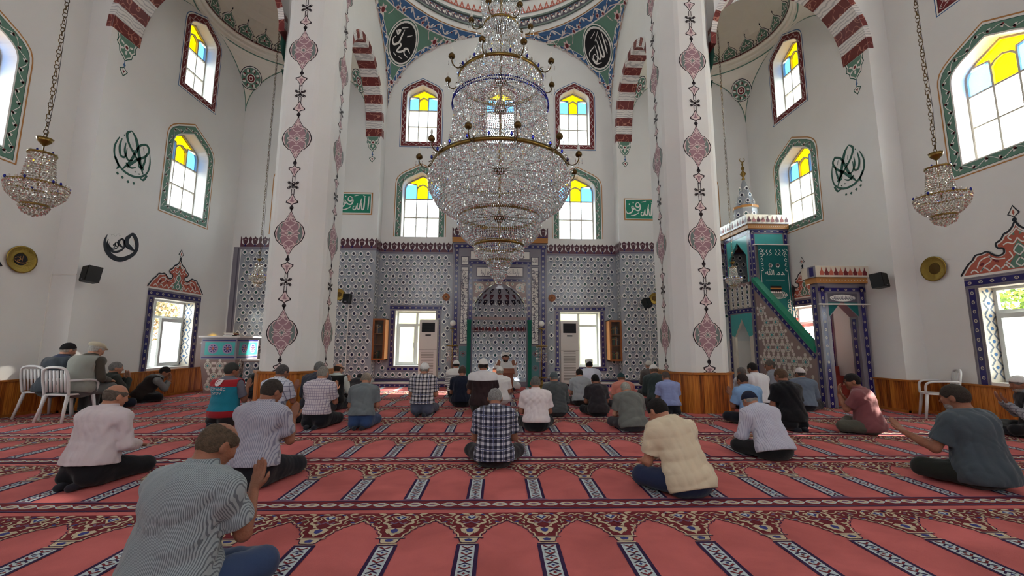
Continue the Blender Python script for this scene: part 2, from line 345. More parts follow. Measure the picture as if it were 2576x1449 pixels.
# ---- carpet floor
CORAL=None
def carpet_mat(name,c,v):
    m=mat(name,c,.95,bump=.5,bscale=260,var=v,vscale=2.2,spec=.05); nt=m.node_tree
    for n in nt.nodes:
        if n.type=='TEX_NOISE' and n.inputs['Scale'].default_value<5: n.inputs['Detail'].default_value=8; n.inputs['Distortion'].default_value=.6
    return m
CORAL=carpet_mat('coral_carpet',(206,112,110),.3); CMAR=carpet_mat('maroon_carpet',(122,50,56),.15); CNAV=carpet_mat('navy_carpet',(62,44,76),.15)
CCRM=carpet_mat('cream_carpet',(206,188,160),.12); CWHT=carpet_mat('ice_carpet',(196,206,210),.1); CBLU=carpet_mat('blue_carpet',(72,74,132),.1); CLIL=carpet_mat('lilac_carpet',(128,98,122),.1)
FG=frame((0,0,0),(1,0,0),(0,1,0))
mb=MB(); mb.rect(FG,-XA,XA,-8,YC+.1,CORAL,0)
PX=.5225; X0=-.185
def slot(mb,f):
    # one prayer niche column with the spandrel flowers around it; f is centred on the column, v=0 on the band
    a=[(.07,-.575)]; cu=[(.078,-.52),(.1,-.455),(.138,-.4),(.185,-.352),(.232,-.318),(.2612,-.27)]
    for (x0,y0),(x1,y1) in zip(cu[:-1],cu[1:]):
        dx,dy=x1-x0,y1-y0; a+=[(x0,y0),(x0+dx*.3+dy*.2,y0+dy*.3-dx*.2),(x0+dx*.75+dy*.2,y0+dy*.75-dx*.2)]
    a.append(cu[-1])
    for s in (1,-1):
        g=f if s>0 else mirror(f)
        mb.fill(g,[(0,-.165),(PX/2,-.165)]+a[::-1]+[(0,-.575)],CMAR,.002)
        mb.stroke(g,a,.011,CCRM,.004); mb.stroke(g,[(x+.009,y-.012) for x,y in a],.006,CNAV,.003)
        # scrolls
        mb.stroke(g,crom([(.02,-.2),(.06,-.19),(.1,-.22),(.12,-.27),(.09,-.3),(.105,-.34),(.07,-.37),(.045,-.42)],4),[.012+.014*abs(sin(i*.5)) for i in range(29)],CCRM,.004)
        mb.stroke(g,crom([(.13,-.2),(.16,-.24),(.2,-.23),(.235,-.2),(.26,-.22)],4),.01,CCRM,.004)
        mb.leaf(g,.12,-.2,.3,.07,.03,CCRM,.005); mb.leaf(g,.15,-.27,-.9,.05,.022,CCRM,.005); mb.leaf(g,.2,-.26,.6,.05,.02,CLIL,.005)
        mb.leaf(g,.1,-.4,-.8,.05,.02,CCRM,.005); mb.leaf(g,.06,-.46,-2.0,.07,.022,CCRM,.005); mb.leaf(g,.17,-.33,-.4,.045,.02,CBLU,.005)
        mb.leaf(g,.225,-.29,1.2,.04,.016,CCRM,.005)
        mb.stroke(g,crom([(.03,-.23),(.07,-.25),(.05,-.29),(.075,-.31)],4),.009,CCRM,.005); mb.stroke(g,crom([(.15,-.36),(.13,-.32),(.16,-.29),(.19,-.31)],4),.009,CCRM,.005); mb.leaf(g,.065,-.2,-.4,.04,.02,CBLU,.006); mb.leaf(g,.13,-.37,.9,.04,.016,CCRM,.005); mb.leaf(g,.035,-.37,-.2,.04,.018,CCRM,.006)
        mb.rect(g,.048,.072,-1.2,-.69,CNAV,.003)
    mb.fill(f,[(0,-.205),(.055,-.25),(0,-.315),(-.055,-.25)],CCRM,.004); mb.fill(f,[(0,-.22),(.04,-.25),(0,-.295),(-.04,-.25)],CBLU,.005); mb.fill(f,[(-.02,-.235),(.02,-.235),(0,-.28)],CWHT,.006)
    mb.stroke(f,crom([(-.06,-.33),(-.03,-.36),(0,-.33),(.03,-.36),(.06,-.33)],3),.016,CLIL,.005); mb.fill(f,[(0,-.36),(.03,-.39),(0,-.42),(-.03,-.39)],CMAR,.005)
    mb.fill(f,[(-.07,-.45),(-.03,-.425),(0,-.44),(.03,-.425),(.07,-.45),(0,-.555)],CCRM,.004); mb.fill(f,[(-.028,-.46),(0,-.44),(.028,-.46),(.02,-.495),(0,-.51),(-.02,-.495)],CBLU,.005)
    mb.rect(f,-.092,.092,-.582,-.572,CCRM,.005); mb.rect(f,-.1,.1,-.59,-.582,CNAV,.004)
    mb.fill(f,[(-.07,-.59),(.07,-.59),(.058,-.64),(.045,-.655),(-.045,-.655),(-.058,-.64)],CNAV,.003); mb.fill(f,[(-.063,-.59),(.063,-.59),(.052,-.64),(.04,-.65),(-.04,-.65),(-.052,-.64)],CCRM,.004)
    mb.fill(f,[(-.03,-.61),(0,-.597),(.03,-.61),(.018,-.637),(-.018,-.637)],CBLU,.005)
    mb.rect(f,-.062,.062,-.672,-.662,CCRM,.004); mb.rect(f,-.07,.07,-.69,-.672,CNAV,.0035)
    mb.rect(f,-.049,.049,-1.2,-.69,CWHT,.002)
    for i in range(6):
        y=-.735-i*.083
        mb.stroke(f,[(-.034,y+.03),(0,y+.004),(.034,y+.03)],.014,CMAR,.004); mb.stroke(f,[(-.034,y-.03),(0,y-.008),(.034,y-.03)],.012,CNAV,.004)
        mb.fill(f,[(-.012,y-.042),(0,y-.03),(.012,y-.042),(0,y-.054)],CMAR if i%2 else CBLU,.005)
    mb.fill(f,[(-.055,-1.195),(.055,-1.195),(.1,-1.222),(-.1,-1.222)],CLIL,.004)
for k in range(-1,7):
    y=3.59+1.318*k
    for a,b,m in ((-.097,.097,CNAV),(-.07,.075,CMAR)): mb.rect(FG,-XA,XA,y+a,y+b,m,.002 if m is CNAV else .003)
    mb.rect(FG,-XA,XA,y+.088,y+.093,CLIL,.004); mb.rect(FG,-XA,XA,y-.09,y-.083,CLIL,.004)
    n=int(2*XA/.137)
    for i in range(n):
        x=-XA+.07+i*.137
        el=[(-.068,0),(-.045,.024),(-.02,.04),(.02,.04),(.045,.024),(.068,0),(.045,-.024),(.02,-.04),(-.02,-.04),(-.045,-.024)]; mb.fill(FG,[(x+p,y+q) for p,q in el],CWHT,.004)
        mb.fill(FG,[(x+p*.8,y+q*.78) for p,q in el],CCRM,.005); mb.fill(FG,[(x+p*.42,y+q*.4) for p,q in el],CLIL,.0055)
        mb.rect(FG,x-.028,x+.028,y-.006,y+.006,CLIL,.006)
    if y-1.22<-8: continue
    for i in range(-16,17):
        x=X0+PX*i
        if abs(x)<XA-.2: slot(mb,sub(FG,x,y))
yl=3.59+1.318*7
for i in range(-16,17):
    x=X0+PX*i
    if abs(x)<XB-.2: mb.rect(FG,x-.049,x+.049,yl-1.15,12.62,CWHT,.002)
mb.build('floor',kind='structure')
# ---- wainscot boarding
def wains(name,pts,h=.6,t=.035):
    mb=MB(); n=len(pts)-1
    for (x0,y0),(x1,y1) in zip(pts[:-1],pts[1:]):
        d=Vector((x1-x0,y1-y0)); L=d.length; d.normalize(); nn=Vector((-d.y,d.x))
        f=frame((x0,y0,0),(d.x,d.y,0),(0,0,1),(nn.x,nn.y,0))
        k=int(L/.09)+1
        for i in range(k):
            a=i*L/k; mb.fbox(f,a+.003,a+L/k-.003,0,h,.0,t,WOOD)
        mb.fbox(f,0,L,0,h,-.005,t-.008,WOOD); mb.fbox(f,-.005,L+.005,h,h+.03,-.01,t+.03,WOODT); mb.fbox(f,0,L,0,.05,0,t+.012,WOODT)
    return mb.build(name,kind='structure')
wains('baseboard_left',[(-XB,YS),(-XB,YJ),(-XA,YJ),(-XA,-2)])
wains('baseboard_right',[(XA,-2),(XA,YJ),(XB,YJ),(XB,8.85)])
# ================================================================ tile work
def tilecell(mb,f,i):
    W2=.107; H2=.1
    og=[(0,.088),(.028,.066),(.062,.036),(.072,0),(.06,-.034),(.03,-.06),(0,-.078),(-.03,-.06),(-.06,-.034),(-.072,0),(-.062,.036),(-.028,.066)]
    mb.fill(f,og,mat('white_tile',(224,222,220),.25),.003); mb.fill(f,[(x*.62,y*.62) for x,y in og],GREYT,.0045)
    mb.fill(f,[(0,.04),(.026,.02),(.03,-.008),(.016,-.034),(-.016,-.034),(-.03,-.008),(-.026,.02)],TILED[i%4],.006)
    mb.stroke(f,[(-.107,-.1),(-.085,-.06),(-.1,-.01),(-.107,0)],.01,CREAMP,.0035); mb.stroke(f,[(.107,-.1),(.085,-.06),(.1,-.01),(.107,0)],.01,CREAMP,.0035)
    mb.leaf(f,0,-.115,.85,.07,.028,TILEB,.004); mb.leaf(f,0,-.115,PI-.85,.07,.028,TILEB,.004)
TILED=[mat('dark_teal_glaze',(26,62,64),.2),mat('dark_navy_glaze',(34,34,64),.2),mat('dark_green_glaze',(28,70,58),.2),mat('ink_glaze',(38,34,46),.2)]
TILEB=mat('blue_grey_glaze',(98,108,124),.2); TILEG=mat('grey_blue_ground',(150,153,160),.22,spec=.5)
def tilefield(mb,fr,a0,a1,b0,b1,skip=(),px=.214,py=.2,ox=0):
    mb.rect(fr,a0,a1,b0,b1,TILEG,.001) if not skip else wallmesh(mb,fr,rectpoly(a0,a1,b0,b1),[rectpoly(*s) for s in skip],0,TILEG,.0012)
    n=0; r=0; y=b0+.1
    while y<b1-.05:
        x=a0+.107+((r%2)*.107)+ox
        while x<a1-.06:
            if not any(s[0]-.05<x<s[1]+.05 and s[2]-.06<y<s[3]+.06 for s in skip): tilecell(mb,sub(fr,x,y),n); n+=1
            x+=px
        y+=py; r+=1
def navyband(mb,fr,a0,b0,a1,b1,w,c=.008,grey=.03,step=.163):
    # navy strip with a chain of oval rings, grey edging; runs from (a0,b0) to (a1,b1)
    d=Vector((a1-a0,b1-b0)); L=d.length; ang=math.atan2(d.y,d.x); f=sub(fr,a0,b0,ang,c)
    mb.rect(f,0,L,-w/2,w/2,GREYT,0); mb.rect(f,0,L,-w/2+grey,w/2-grey,NAVY,.002); n=max(1,int(L/step))
    for s in (-1,1): mb.rect(f,0,L,s*(w/2-grey*.45)-.003,s*(w/2-grey*.45)+.003,GREYD,.0015)
    for i in range(n):
        x=(i+.5)*L/n; r=(w/2-grey)*.72
        mb.ring(f,x,0,r*.5,r*.85,CREAMP,.004,10,1.0) if w<.12 else mb.ring(sub(f,x,0),0,0,r*.55,r*.9,CREAMP,.004,10,.8)
        mb.disc(f,x,0,r*.28,GREYT,.004,6)
def crest(mb,fr,a0,a1,b,h=.34,step=.29,c=.006):
    # bulbous trefoil cresting in maroon on white arcs over a navy line
    n=max(1,int(round((a1-a0)/step))); st=(a1-a0)/n; W=st/.29
    mb.rect(fr,a0,a1,b,b+.05,NAVY,c); mb.rect(fr,a0,a1,b-.07,b,GREYT,c); mb.rect(fr,a0,a1,b-.04,b-.03,NAVY,c+.001)
    for i in range(n):
        f=sub(fr,a0+(i+.5)*st,b,0,c)
        mb.fill(f,[(-.145*W,0),(.145*W,0),(.145*W,.14),(.11*W,.2),(-.11*W,.2),(-.145*W,.14)],mat('plum_tile',(92,50,64),.3),.001)
        mb.disc(f,0,.17,.112,mat('white_tile',(224,222,220),.25),.003,16)
        mb.fill(f,[(0,h-.02),(.03,h-.06),(.085,h-.09),(.075,h-.13),(.06,.13),(.035,.07),(-.035,.07),(-.06,.13),(-.075,h-.13),(-.085,h-.09),(-.03,h-.06)],DKMAR,.005)
        mb.stroke(f,[(-.04,.2),(0,.23),(.04,.2)],.012,PINKW,.006)
        for s in (-1,1):
            mb.fill(f,[(s*.145*W,h-.02),(s*.1*W,h-.08),(s*.09*W,h-.12),(s*.12*W,.14),(s*.145*W,.14)][::1 if s<0 else -1],DKMAR,.004)
        mb.leaf(f,0,.0,PI/2,.09,.05,NAVY,.005)
DKMAR=mat('dark_plum_tile',(74,34,46),.3)
mb=MB()
zt=4.08
def sk(w): s,fr,cx,b0,b1,Wd,bt=w; return (cx-Wd/2,cx+Wd/2,b0,b1)
tilefield(mb,FC,-BAY,-1.43,.24,zt,[sk(LOW[4])]); tilefield(mb,FC,1.5,BAY,.24,zt,[sk(LOW[5])],ox=.03)
tilefield(mb,FS,-BAY-3.98,-BAY,.24,zt); tilefield(mb,FS,BAY,BAY+3.98,.24,zt)
for sx in (-1,1):
    fe=frame((sx*BAY,0,0),(0,1,0),(0,0,1),(-sx,0,0)); tilefield(mb,fe,YS,YC,.24,zt); crest(mb,fe,YS,YC,zt+.03)
    for fr,a0,a1 in ((FC,-BAY,-1.45) if sx<0 else (FC,1.5,BAY),(FS,-7.72,-BAY) if sx<0 else (FS,BAY,7.72)):
        crest(mb,fr,a0,a1,zt+.03); mb.rect(fr,a0,a1,.14,.24,GREYD,.006); mb.rect(fr,a0,a1,.17,.19,NAVY,.008)
    x=sx*7.7; mb.rect(FS,min(x,x+sx*.2),max(x,x+sx*.2),.14,zt+.02,GREYT,.004); mb.rect(FS,x+sx*.06-.02,x+sx*.06+.02,.14,zt,GREYD,.006)
mb.build('trim_1',kind='structure')
# platform along the back wall
mb=MB(); yf=12.62
for x0,x1 in ((-3.68,-1.2),(1.25,3.68)):
    mb.box((x0,yf,0),(x1,YC,.13),GREYT); mb.box((x0-.0,yf-.02,.1),(x1,YC,.14),MARB)
    navyband(mb,frame((0,yf,0),(1,0,0),(0,0,1),(0,-1,0)),x0,.05,x1,.05,.09,.002,.012,.14)
for x0,x1 in ((-7.9,-3.7),(3.7,6.6)):
    mb.box((x0,YS-.22,0),(x1,YS,.13),GREYT); mb.box((x0,YS-.24,.1),(x1,YS,.14),MARB)
    navyband(mb,frame((0,YS-.22,0),(1,0,0),(0,0,1),(0,-1,0)),x0,.05,x1,.05,.09,.002,.012,.14)
mb.build('trim_2',kind='structure')
# ================================================================ windows
GW=glassy('frosted_white_glass',(238,250,252),.72); GY=glassy('yellow_glass',(255,206,0),.34); GB=glassy('blue_glass',(84,158,232),.34); GC=glassy('clear_glass',(250,255,250),.9); FW,FY,FB=frosted('milky_white_glass',(240,250,252)),frosted('milky_yellow_glass',(255,200,0)),frosted('milky_blue_glass',(78,150,228),.6)
FRW=mat('window_frame_grey',(168,160,150),.5); PVC=mat('white_window_plastic',(205,208,206),.35)
nwin=0
def arched_window(fr,cx,d,milky=False):
    global nwin; nwin+=1; GW,GY,GB=(FW,FY,FB) if milky else (globals()['GW'],globals()['GY'],globals()['GB'])
    bt=d['bt']; nb=d.get('nb'); A=archpoly(cx,d['b0'],d['W'],d['H']); O=opening(cx,d)
    root=empty('window_%d'%nwin,fr(cx,d['b0'],0),kind='structure')
    mb=MB(); m1=GREEN if d['kind']=='green' else MAROON; lc=GOLD if d['kind']=='green' else BLUE
    def lerp(t): return [(a[0]*(1-t)+b[0]*t,a[1]*(1-t)+b[1]*t) for a,b in zip(A,O)]
    def bnd(t0,t1,m,c):
        P,Q=lerp(t0),lerp(t1)
        if nb: P=P[1:]+P[:1]; Q=Q[1:]+Q[:1]; P[0]=(P[0][0],d['b0']);band(mb,fr,P,Q,m,c,False)
        else: band(mb,fr,P,Q,m,c,True)
    bnd(0,.1,lc,.003); bnd(.1,.26,WPAINT,.003); bnd(.26,.92,m1,.003); bnd(.24,.28,DGREEN if m1 is GREEN else INK,.004); bnd(.9,1.0,WPAINT,.004)
    mid=lerp(.6); mid=(mid[1:]+mid[:1]) if nb else mid
    if m1 is GREEN: vine(mb,fr,mid,bt*.22,.2,WPAINT,MAROON,WPAINT,.012,.006,not nb,.085)
    else: vine(mb,fr,mid,bt*.2,.12,PINKW,GREYG,PINKW,.012,.006,not nb,.05)
    mb.build('painted_border',root)
    # glazing
    g=[(cx+(a-cx)*.97,b if i>1 else b) for i,(a,b) in enumerate(O)]; w=O[1][0]-O[0][0]; x0=O[0][0]; x1=O[1][0]; b0=O[0][1]; H=max(b for _,b in O)-b0
    f=sub(fr,0,0,0,-DEP+.06); y1,y2,y3=b0+.33*H,b0+.62*H,b0+.84*H; c0=.0
    ps=MB(); cols=[x0,x0+w*.345,x0+w*.655,x1]
    for i in range(3):
        ps.rect(f,cols[i],cols[i+1],b0,y1,GW,0); ps.rect(f,cols[i],cols[i+1],y1,y2,GW,0)
    # upper coloured part: clip the arch outline
    up=[p for p in O[2:] if p[1]>y2+.001]; R=[p for p in up if p[0]>cx+.001]; Lf=[p for p in up if p[0]<cx-.001]; ap=max(O,key=lambda p:p[1])
    lr=[(cols[2],y2),(x1,y2)]+[p for p in R if p[1]<=y3+.02]+[((cols[2]+R[-1][0])/2,y3+.03),(cols[2]+.01,y3-.06)]
    ps.fill(f,lr,GB,0); ps.fill(f,[(2*cx-a,b) for a,b in lr][::-1],GB,0)
    lan=[(cols[1],y2),(cols[2],y2),(cols[2],y3-.1),(cx+w*.1,y3-.02),(cx,y3+.03),(cx-w*.1,y3-.02),(cols[1],y3-.1)]
    ps.fill(f,lan,GY,0)
    top=[(cols[2],y3-.1),(cols[2]+.01,y3-.06),((cols[2]+R[-1][0])/2,y3+.03)]+[p for p in R if p[1]>y3+.02]+[ap]+[p for p in Lf if p[1]>y3+.02]+[(2*cx-(cols[2]+R[-1][0])/2,y3+.03),(cols[1]-.01,y3-.06),(cols[1],y3-.1),(cx-w*.1,y3-.02),(cx,y3+.03),(cx+w*.1,y3-.02)]
    ps.fill(f,top,GY,0); ps.build('window_pane',root)
    fm=MB(); bk_=[0]
    def bar(pts,t=.03,closed=False):
        for a,b in zip(pts[:-1],pts[1:]):
            bk_[0]+=1; e_=(bk_[0]%9)*.0011
            dv=Vector((b[0]-a[0],b[1]-a[1])); L=dv.length; fm.fbox(sub(f,a[0],a[1],math.atan2(dv.y,dv.x)),-t*.3,L+t*.3,-t/2,t/2,-.02-e_,.03+e_,FRW)
    bar([(x0,y1),(x1,y1)],.03); bar([(x0,y2),(x1,y2)],.035)
    for x in cols[1:3]: bar([(x,b0),(x,y2)],.03)
    bar([p for p in O]+[O[0]],.07)
    bar([(cols[1],y2),(cols[1],y3-.1),(cx-w*.1,y3-.02),(cx,y3+.03),(cx+w*.1,y3-.02),(cols[2],y3-.1),(cols[2],y2)],.035)
    for s in (1,-1):
        q=lambda x:cx+s*(x-cx)
        bar([(q(cols[2]),y3-.1),(q((cols[2]+R[-1][0])/2),y3+.03)]+[(q(p[0]),p[1]) for p in R if y3+.02<p[1]<y3+.1][:1],.03)
    fm.build('window_frame',root)
    portal(fr(cx,b0+H/2,-DEP-.02),fr.n,w,H)
for s,fr,cx,d in WIN: arched_window(fr,cx,d,len(s)==2)
def crownmotif(mb,f,w):
    # painted ogival pediment over the low windows; half outline mirrored
    h=[(0,.78),(.05,.68),(.12,.62),(.17,.6),(.22,.52),(.3,.47),(.28,.39),(.21,.37),(.2,.3),(.26,.26),(.34,.28),(.44,.36),(.53,.34),(.62,.33),(.68,.25),(.76,.18),(w/2,0)]
    o=crom(h,3); full=[(-a,b) for a,b in o[::-1]]+o[1:]
    mb.fill(f,[(a,b) for a,b in full],TERRA,.003)
    mb.stroke(f,full,.03,INK,.008); mb.stroke(f,[(a*.955,b*.94+.005) for a,b in full],.022,WPAINT,.006)
    for s in (1,-1):
        g=f if s>0 else mirror(f)
        mb.fill(g,[(0,.02),(.18,.02),(.13,.13),(.05,.24),(.08,.34),(0,.46)],GREEN,.004)
        for k in range(4): mb.stroke(g,crom([(.1+.17*k,.02),(.18+.16*k,.12-.015*k),(.24+.155*k,.06),(.3+.14*k,.03)],4),.022,WPAINT,.006)
        for P in (((.0,.5),(.06,.42),(.14,.45),(.2,.42)),((0,.4),(.07,.3),(.0,.2),(.06,.1),(0,.03)),((.2,.2),(.32,.21),(.44,.27),(.56,.22),(.62,.1)),((.13,.3),(.1,.2),(.2,.12),(.16,.03)),((0,.66),(.05,.6),(.12,.54),(.08,.48)),((.42,.3),(.4,.2),(.5,.13),(.56,.04))):
            mb.stroke(g,crom(P,5),.02,WPAINT,.006)
        mb.leaf(g,.3,.16,.7,.1,.05,MAROON,.005); mb.leaf(g,.5,.18,-.5,.1,.05,MAROON,.005); mb.leaf(g,.03,.55,.9,.08,.04,GREEN,.005)
    mb.disc(f,0,.8,.035,INK,.008,10)
    mb.fill(f,[(0,.83),(.05,.88),(.09,.9),(.05,.96),(0,1.05),(-.05,.96),(-.09,.9),(-.05,.88)],INK,.004); mb.fill(f,[(0,.85),(.04,.89),(.065,.905),(.035,.95),(0,1.02),(-.035,.95),(-.065,.905),(-.04,.89)],WPAINT,.006); mb.fill(f,[(0,.87),(.02,.92),(0,.97),(-.02,.92)],TERRA,.008)
def low_window(i,w):
    global nwin; nwin+=1
    s,fr,cx,b0,b1,Wd,bt=w; a0,a1=cx-Wd/2,cx+Wd/2; root=empty('window_%d'%nwin,fr(cx,b0,0),kind='structure')
    mb=MB(); O=lowopen(w); ox0,ox1,oy0,oy1=O[0][0],O[1][0],O[0][1],O[2][1]
    navyband(mb,fr,a0+bt/2,b0 if s!='C' else b0+bt,a0+bt/2,b1-bt,bt,.006,.05); navyband(mb,fr,a1-bt/2,b0 if s!='C' else b0+bt,a1-bt/2,b1-bt,bt,.006,.05)
    navyband(mb,fr,a0,b1-bt/2,a1,b1-bt/2,bt,.006,.05)
    if s=='C': navyband(mb,fr,a0,b0+bt/2,a1,b0+bt/2,bt,.006,.05)
    mb.build('tile_border',root)
    if s!='C':
        mb=MB(); mb.rect(fr,a0-.02,a1+.02,b1,b1+.04,WPAINT,.006); crownmotif(mb,sub(fr,cx,b1+.04),Wd+.08); mb.build('painted_pediment',root)
        # tiled reveals
        mb=MB()
        for a,n in ((ox0,1),(ox1,-1)):
            fe=frame(fr(a,0,0),-fr.n,(0,0,1),fr.u*n); mb.rect(fe,0,DEP,oy0,oy1,CREAMP,.002)
            y=oy0+.15
            while y<oy1-.08:
                for P in ([(.05,-.1),(.12,0),(.05,.1)],[(.24,-.1),(.17,0),(.24,.1)]): mb.stroke(fe,[(p[0],p[1]+y) for p in P],.03,TILEB,.004)
                mb.disc(fe,.145,y+.1,.03,BLUE,.005,8); y+=.22
        mb.build('reveal_tiles',root)
    f=sub(fr,0,0,0,-DEP+.08); fm=MB(); ps=MB(); t=.05
    ym=oy1-.42; xm=(ox0+ox1)/2 if s=='C' else (ox0+.36 if s in('L','R') else ox0+.5)
    def rb(x0,x1,y0,y1,tt=t,cc=0): 
        for q in ((x0,x1,y0,y0+tt),(x0,x1,y1-tt,y1),(x0,x0+tt,y0+tt,y1-tt),(x1-tt,x1,y0+tt,y1-tt)): fm.fbox(f,*q,-.025+cc,.03+cc,PVC)
    rb(ox0+.001,ox1-.001,oy0+.001,oy1-.001); fm.fbox(f,ox0+.052,ox1-.052,ym-.03,ym+.03,-.022,.028,PVC); fm.fbox(f,xm-.035,xm+.035,oy0+.052,ym-.031,-.02,.026,PVC); fm.fbox(f,xm-.035,xm+.035,ym+.031,oy1-.052,-.02,.026,PVC)
    rb(ox0+.053,xm-.037,oy0+.053,ym-.032,.045,.006); ps.rect(f,ox0,xm,ym,oy1,GC,0); ps.rect(f,xm,ox1,ym,oy1,GC,0); ps.rect(f,ox0,xm,oy0,ym,GC,0)
    fm.build('window_frame',root)
    if s=='C': ps.rect(f,xm,ox1,oy0,ym,GC,0); h=MB(); h.fbox(f,xm-.1,xm-.075,oy0+.55,oy0+.7,.03,.05,PVC); h.build('handle',root)
    ps.build('window_pane',root)
    if s!='C':
        # casement standing ajar, with frosted pane
        sh=MB(); hinge=ox1-.03; L=ox1-xm-.05; an=.16; dx,dc=-cos(an)*L,sin(an)*L
        g=frame(f(hinge,0,.03),(fr.u*(dx/L)+fr.n*(dc/L)),(0,0,1))
        for q in ((0,L,oy0+.03,oy0+.11),(0,L,ym-.11,ym-.03),(0,.08,oy0+.11,ym-.11),(L-.08,L,oy0+.11,ym-.11)): sh.fbox(g,*q,-.02,.03,PVC)
        sh.build('casement_frame',root); p=MB(); p.rect(g,.06,L-.06,oy0+.09,ym-.09,FW,0); p.build('casement_pane',root)
    portal(fr(cx,(oy0+oy1)/2,-DEP-.02),fr.n,ox1-ox0,oy1-oy0)
for i,w in enumerate(LOW): low_window(i,w)

for x in (-6,-2.2,2.2,6): portal((x,-8.31,5.9),(0,1,0),1.8,1.4)
# ================================================================ outside the windows
mb=MB(); mb.box((-9,16.2,-.5),(9,16.4,2.9),mat('neighbour_wall_cream',(176,176,128),.9,var=.06,vscale=.7))
mb.build('boundary_wall',label='pale yellow-green outside wall seen through the low back windows',cat='wall')
mb=MB(); mb.rect(FG,-40,-9,-20,40,mat('outside_ground',(150,140,124),.9,var=.2,vscale=.5),-.4); mb.rect(FG,9,40,-20,40,mat('outside_ground',(150,140,124),.9),-.4); mb.rect(FG,-9,9,13.6,40,mat('outside_ground',(150,140,124),.9),-.4); mb.build('trim_17',kind='structure')
LEAFS=[mat('leaf_green_%d'%i,c,.7) for i,c in enumerate(((96,128,44),(136,158,64),(168,176,84),(72,98,40)))]
LEAFB=[mat('leaf_autumn_%d'%i,c,.7) for i,c in enumerate(((150,120,84),(120,110,70),(176,150,120),(96,92,60)))]
def tree(x,y,h,r,label,ms,seed):
    root=empty('tree',(x,y,-.4),label,'tree'); mb=MB(); mb.tube([(x,y,-.4),(x+.1,y,h*.35),(x-.1,y+.1,h*.7)],[.16,.12,.06],mat('bark',(92,76,60),.9,bump=.6,bscale=20),8); mb.build('trunk',root)
    rnd=np.random.RandomState(seed); mb=MB()
    for k in range(4200):
        d=rnd.randn(3); d/=np.linalg.norm(d); p=np.array([x,y,h*.72])+d*np.array([r,r,r*.8])*(rnd.rand()**.35); a=rnd.randn(3); a/=np.linalg.norm(a); b=np.cross(a,rnd.randn(3)); b/=np.linalg.norm(b); s=.05+.04*rnd.rand()
        mb.add([p-a*s,p+b*s*.5,p+a*s,p-b*s*.5],[(0,1,2,3)],ms[rnd.randint(4)])
    mb.build('crown',root)
tree(11.2,7.6,3.6,1.5,'green leafy tree outside the low right window',LEAFS,1); tree(-11.4,12.2,3.2,1.4,'brownish shrubby tree outside the low left window',LEAFB,2); tree(-12.9,15.4,3.4,1.5,'sparse brownish tree farther outside the low left window',LEAFB,3)
tree(13.2,4.6,4.6,2.1,'added leafy tree outside the right wall, blocking sun from the low right window',LEAFS,5)  # unseen second tree, added to keep sun off the low right window
f=sub(FS,0,0,0,.012); mb=MB(); mb.fbox(f,6.75,7.72,.14,2.1,0,.03,PVC); mb.fbox(f,6.83,7.64,.2,1.45,.03,.045,PVC); mb.fbox(f,6.88,7.59,.25,1.4,.045,.05,WPAINT); mb.fbox(f,6.83,7.64,1.55,2.02,.03,.045,PVC); mb.build('door_1',kind='structure')
# ================================================================ pillars
def pillar(sx,nm):
    x0,x1,y0,y1=3.48,4.61,8.0,9.45
    P=[(3.74,8.0),(4.36,8.0),(4.61,8.33),(4.61,9.12),(4.36,9.45),(3.74,9.45),(3.48,9.12),(3.48,8.33)]
    # soften chamfer corners with small extra facets
    Q=[]; n=8
    for i in range(n):
        a,b,c=Vector(P[i-1]),Vector(P[i]),Vector(P[(i+1)%n]); Q+=[tuple(b+(a-b).normalized()*.05),tuple(b+(c-b).normalized()*.05)]
    Q=[(sx*a,b) for a,b in Q]
    if sx<0: Q=Q[::-1]
    mb=MB(); mb.prism(lambda a,b,c:(a,b,c),Q,.0,11.9,WHITE,cap=False); root=mb.build(nm,label={-1:'white plastered pillar with chamfered corners and painted medallion chain, left of the big chandelier',1:'white plastered pillar with chamfered corners and painted medallion chain, right of the big chandelier'}[sx],cat='pillar')
    # painted chains
    dec=MB(); ff=frame((sx*4.05,8.0,0),(1,0,0),(0,0,1),(0,-1,0)); fi=frame((sx*3.48,8.66,0),(0,sx*-1,0),(0,0,1),(-sx,0,0))
    for f,wm in ((ff,1),(fi,.95)):
        for z in (1.47,3.38,5.32,7.24,9.2): medallion(dec,sub(f,0,z),wm)
        for z in (2.43,4.35,6.28,8.2): link(dec,sub(f,0,z))
        bud(dec,sub(f,0,.87,PI),1)
    dec.build('painted_chain',root)
    w=MB(); B=[(3.42,8.3),(3.7,7.96),(4.4,7.96),(4.66,8.3),(4.66,9.15),(4.4,9.5),(3.7,9.5),(3.42,9.15)]
    B=[(sx*a,b) for a,b in B]; 
    if sx<0: B=B[::-1]
    idf=lambda a,b,c:(a,b,c)
    for i in range(8):
        a=Vector(B[i]); b=Vector(B[(i+1)%8]); L=(b-a).length; d=(b-a)/L; k=max(3,int(L/.09)); f=frame((a.x,a.y,0),(d.x,d.y,0),(0,0,1),(d.y,-d.x,0))
        for j in range(k): w.fbox(f,j*L/k+.002,(j+1)*L/k-.002,0,.72,-.03,.0,WOOD)
        w.fbox(f,-.01,L+.01,.72,.76,-.05,.03,WOODT)
    w.build('wood_base_cladding',root)
    return root
def lobed(w,h):
    # almond outline with shoulders
    R=[(0,h),(.22*w,.72*h),(.42*w,.52*h),(.55*w,.5*h),(.85*w,.3*h),(.96*w,.12*h),(w,.0),(.96*w,-.12*h),(.85*w,-.3*h),(.55*w,-.5*h),(.42*w,-.52*h),(.22*w,-.72*h),(0,-h)]
    return R+[(-a,b) for a,b in R[::-1]][1:-1]
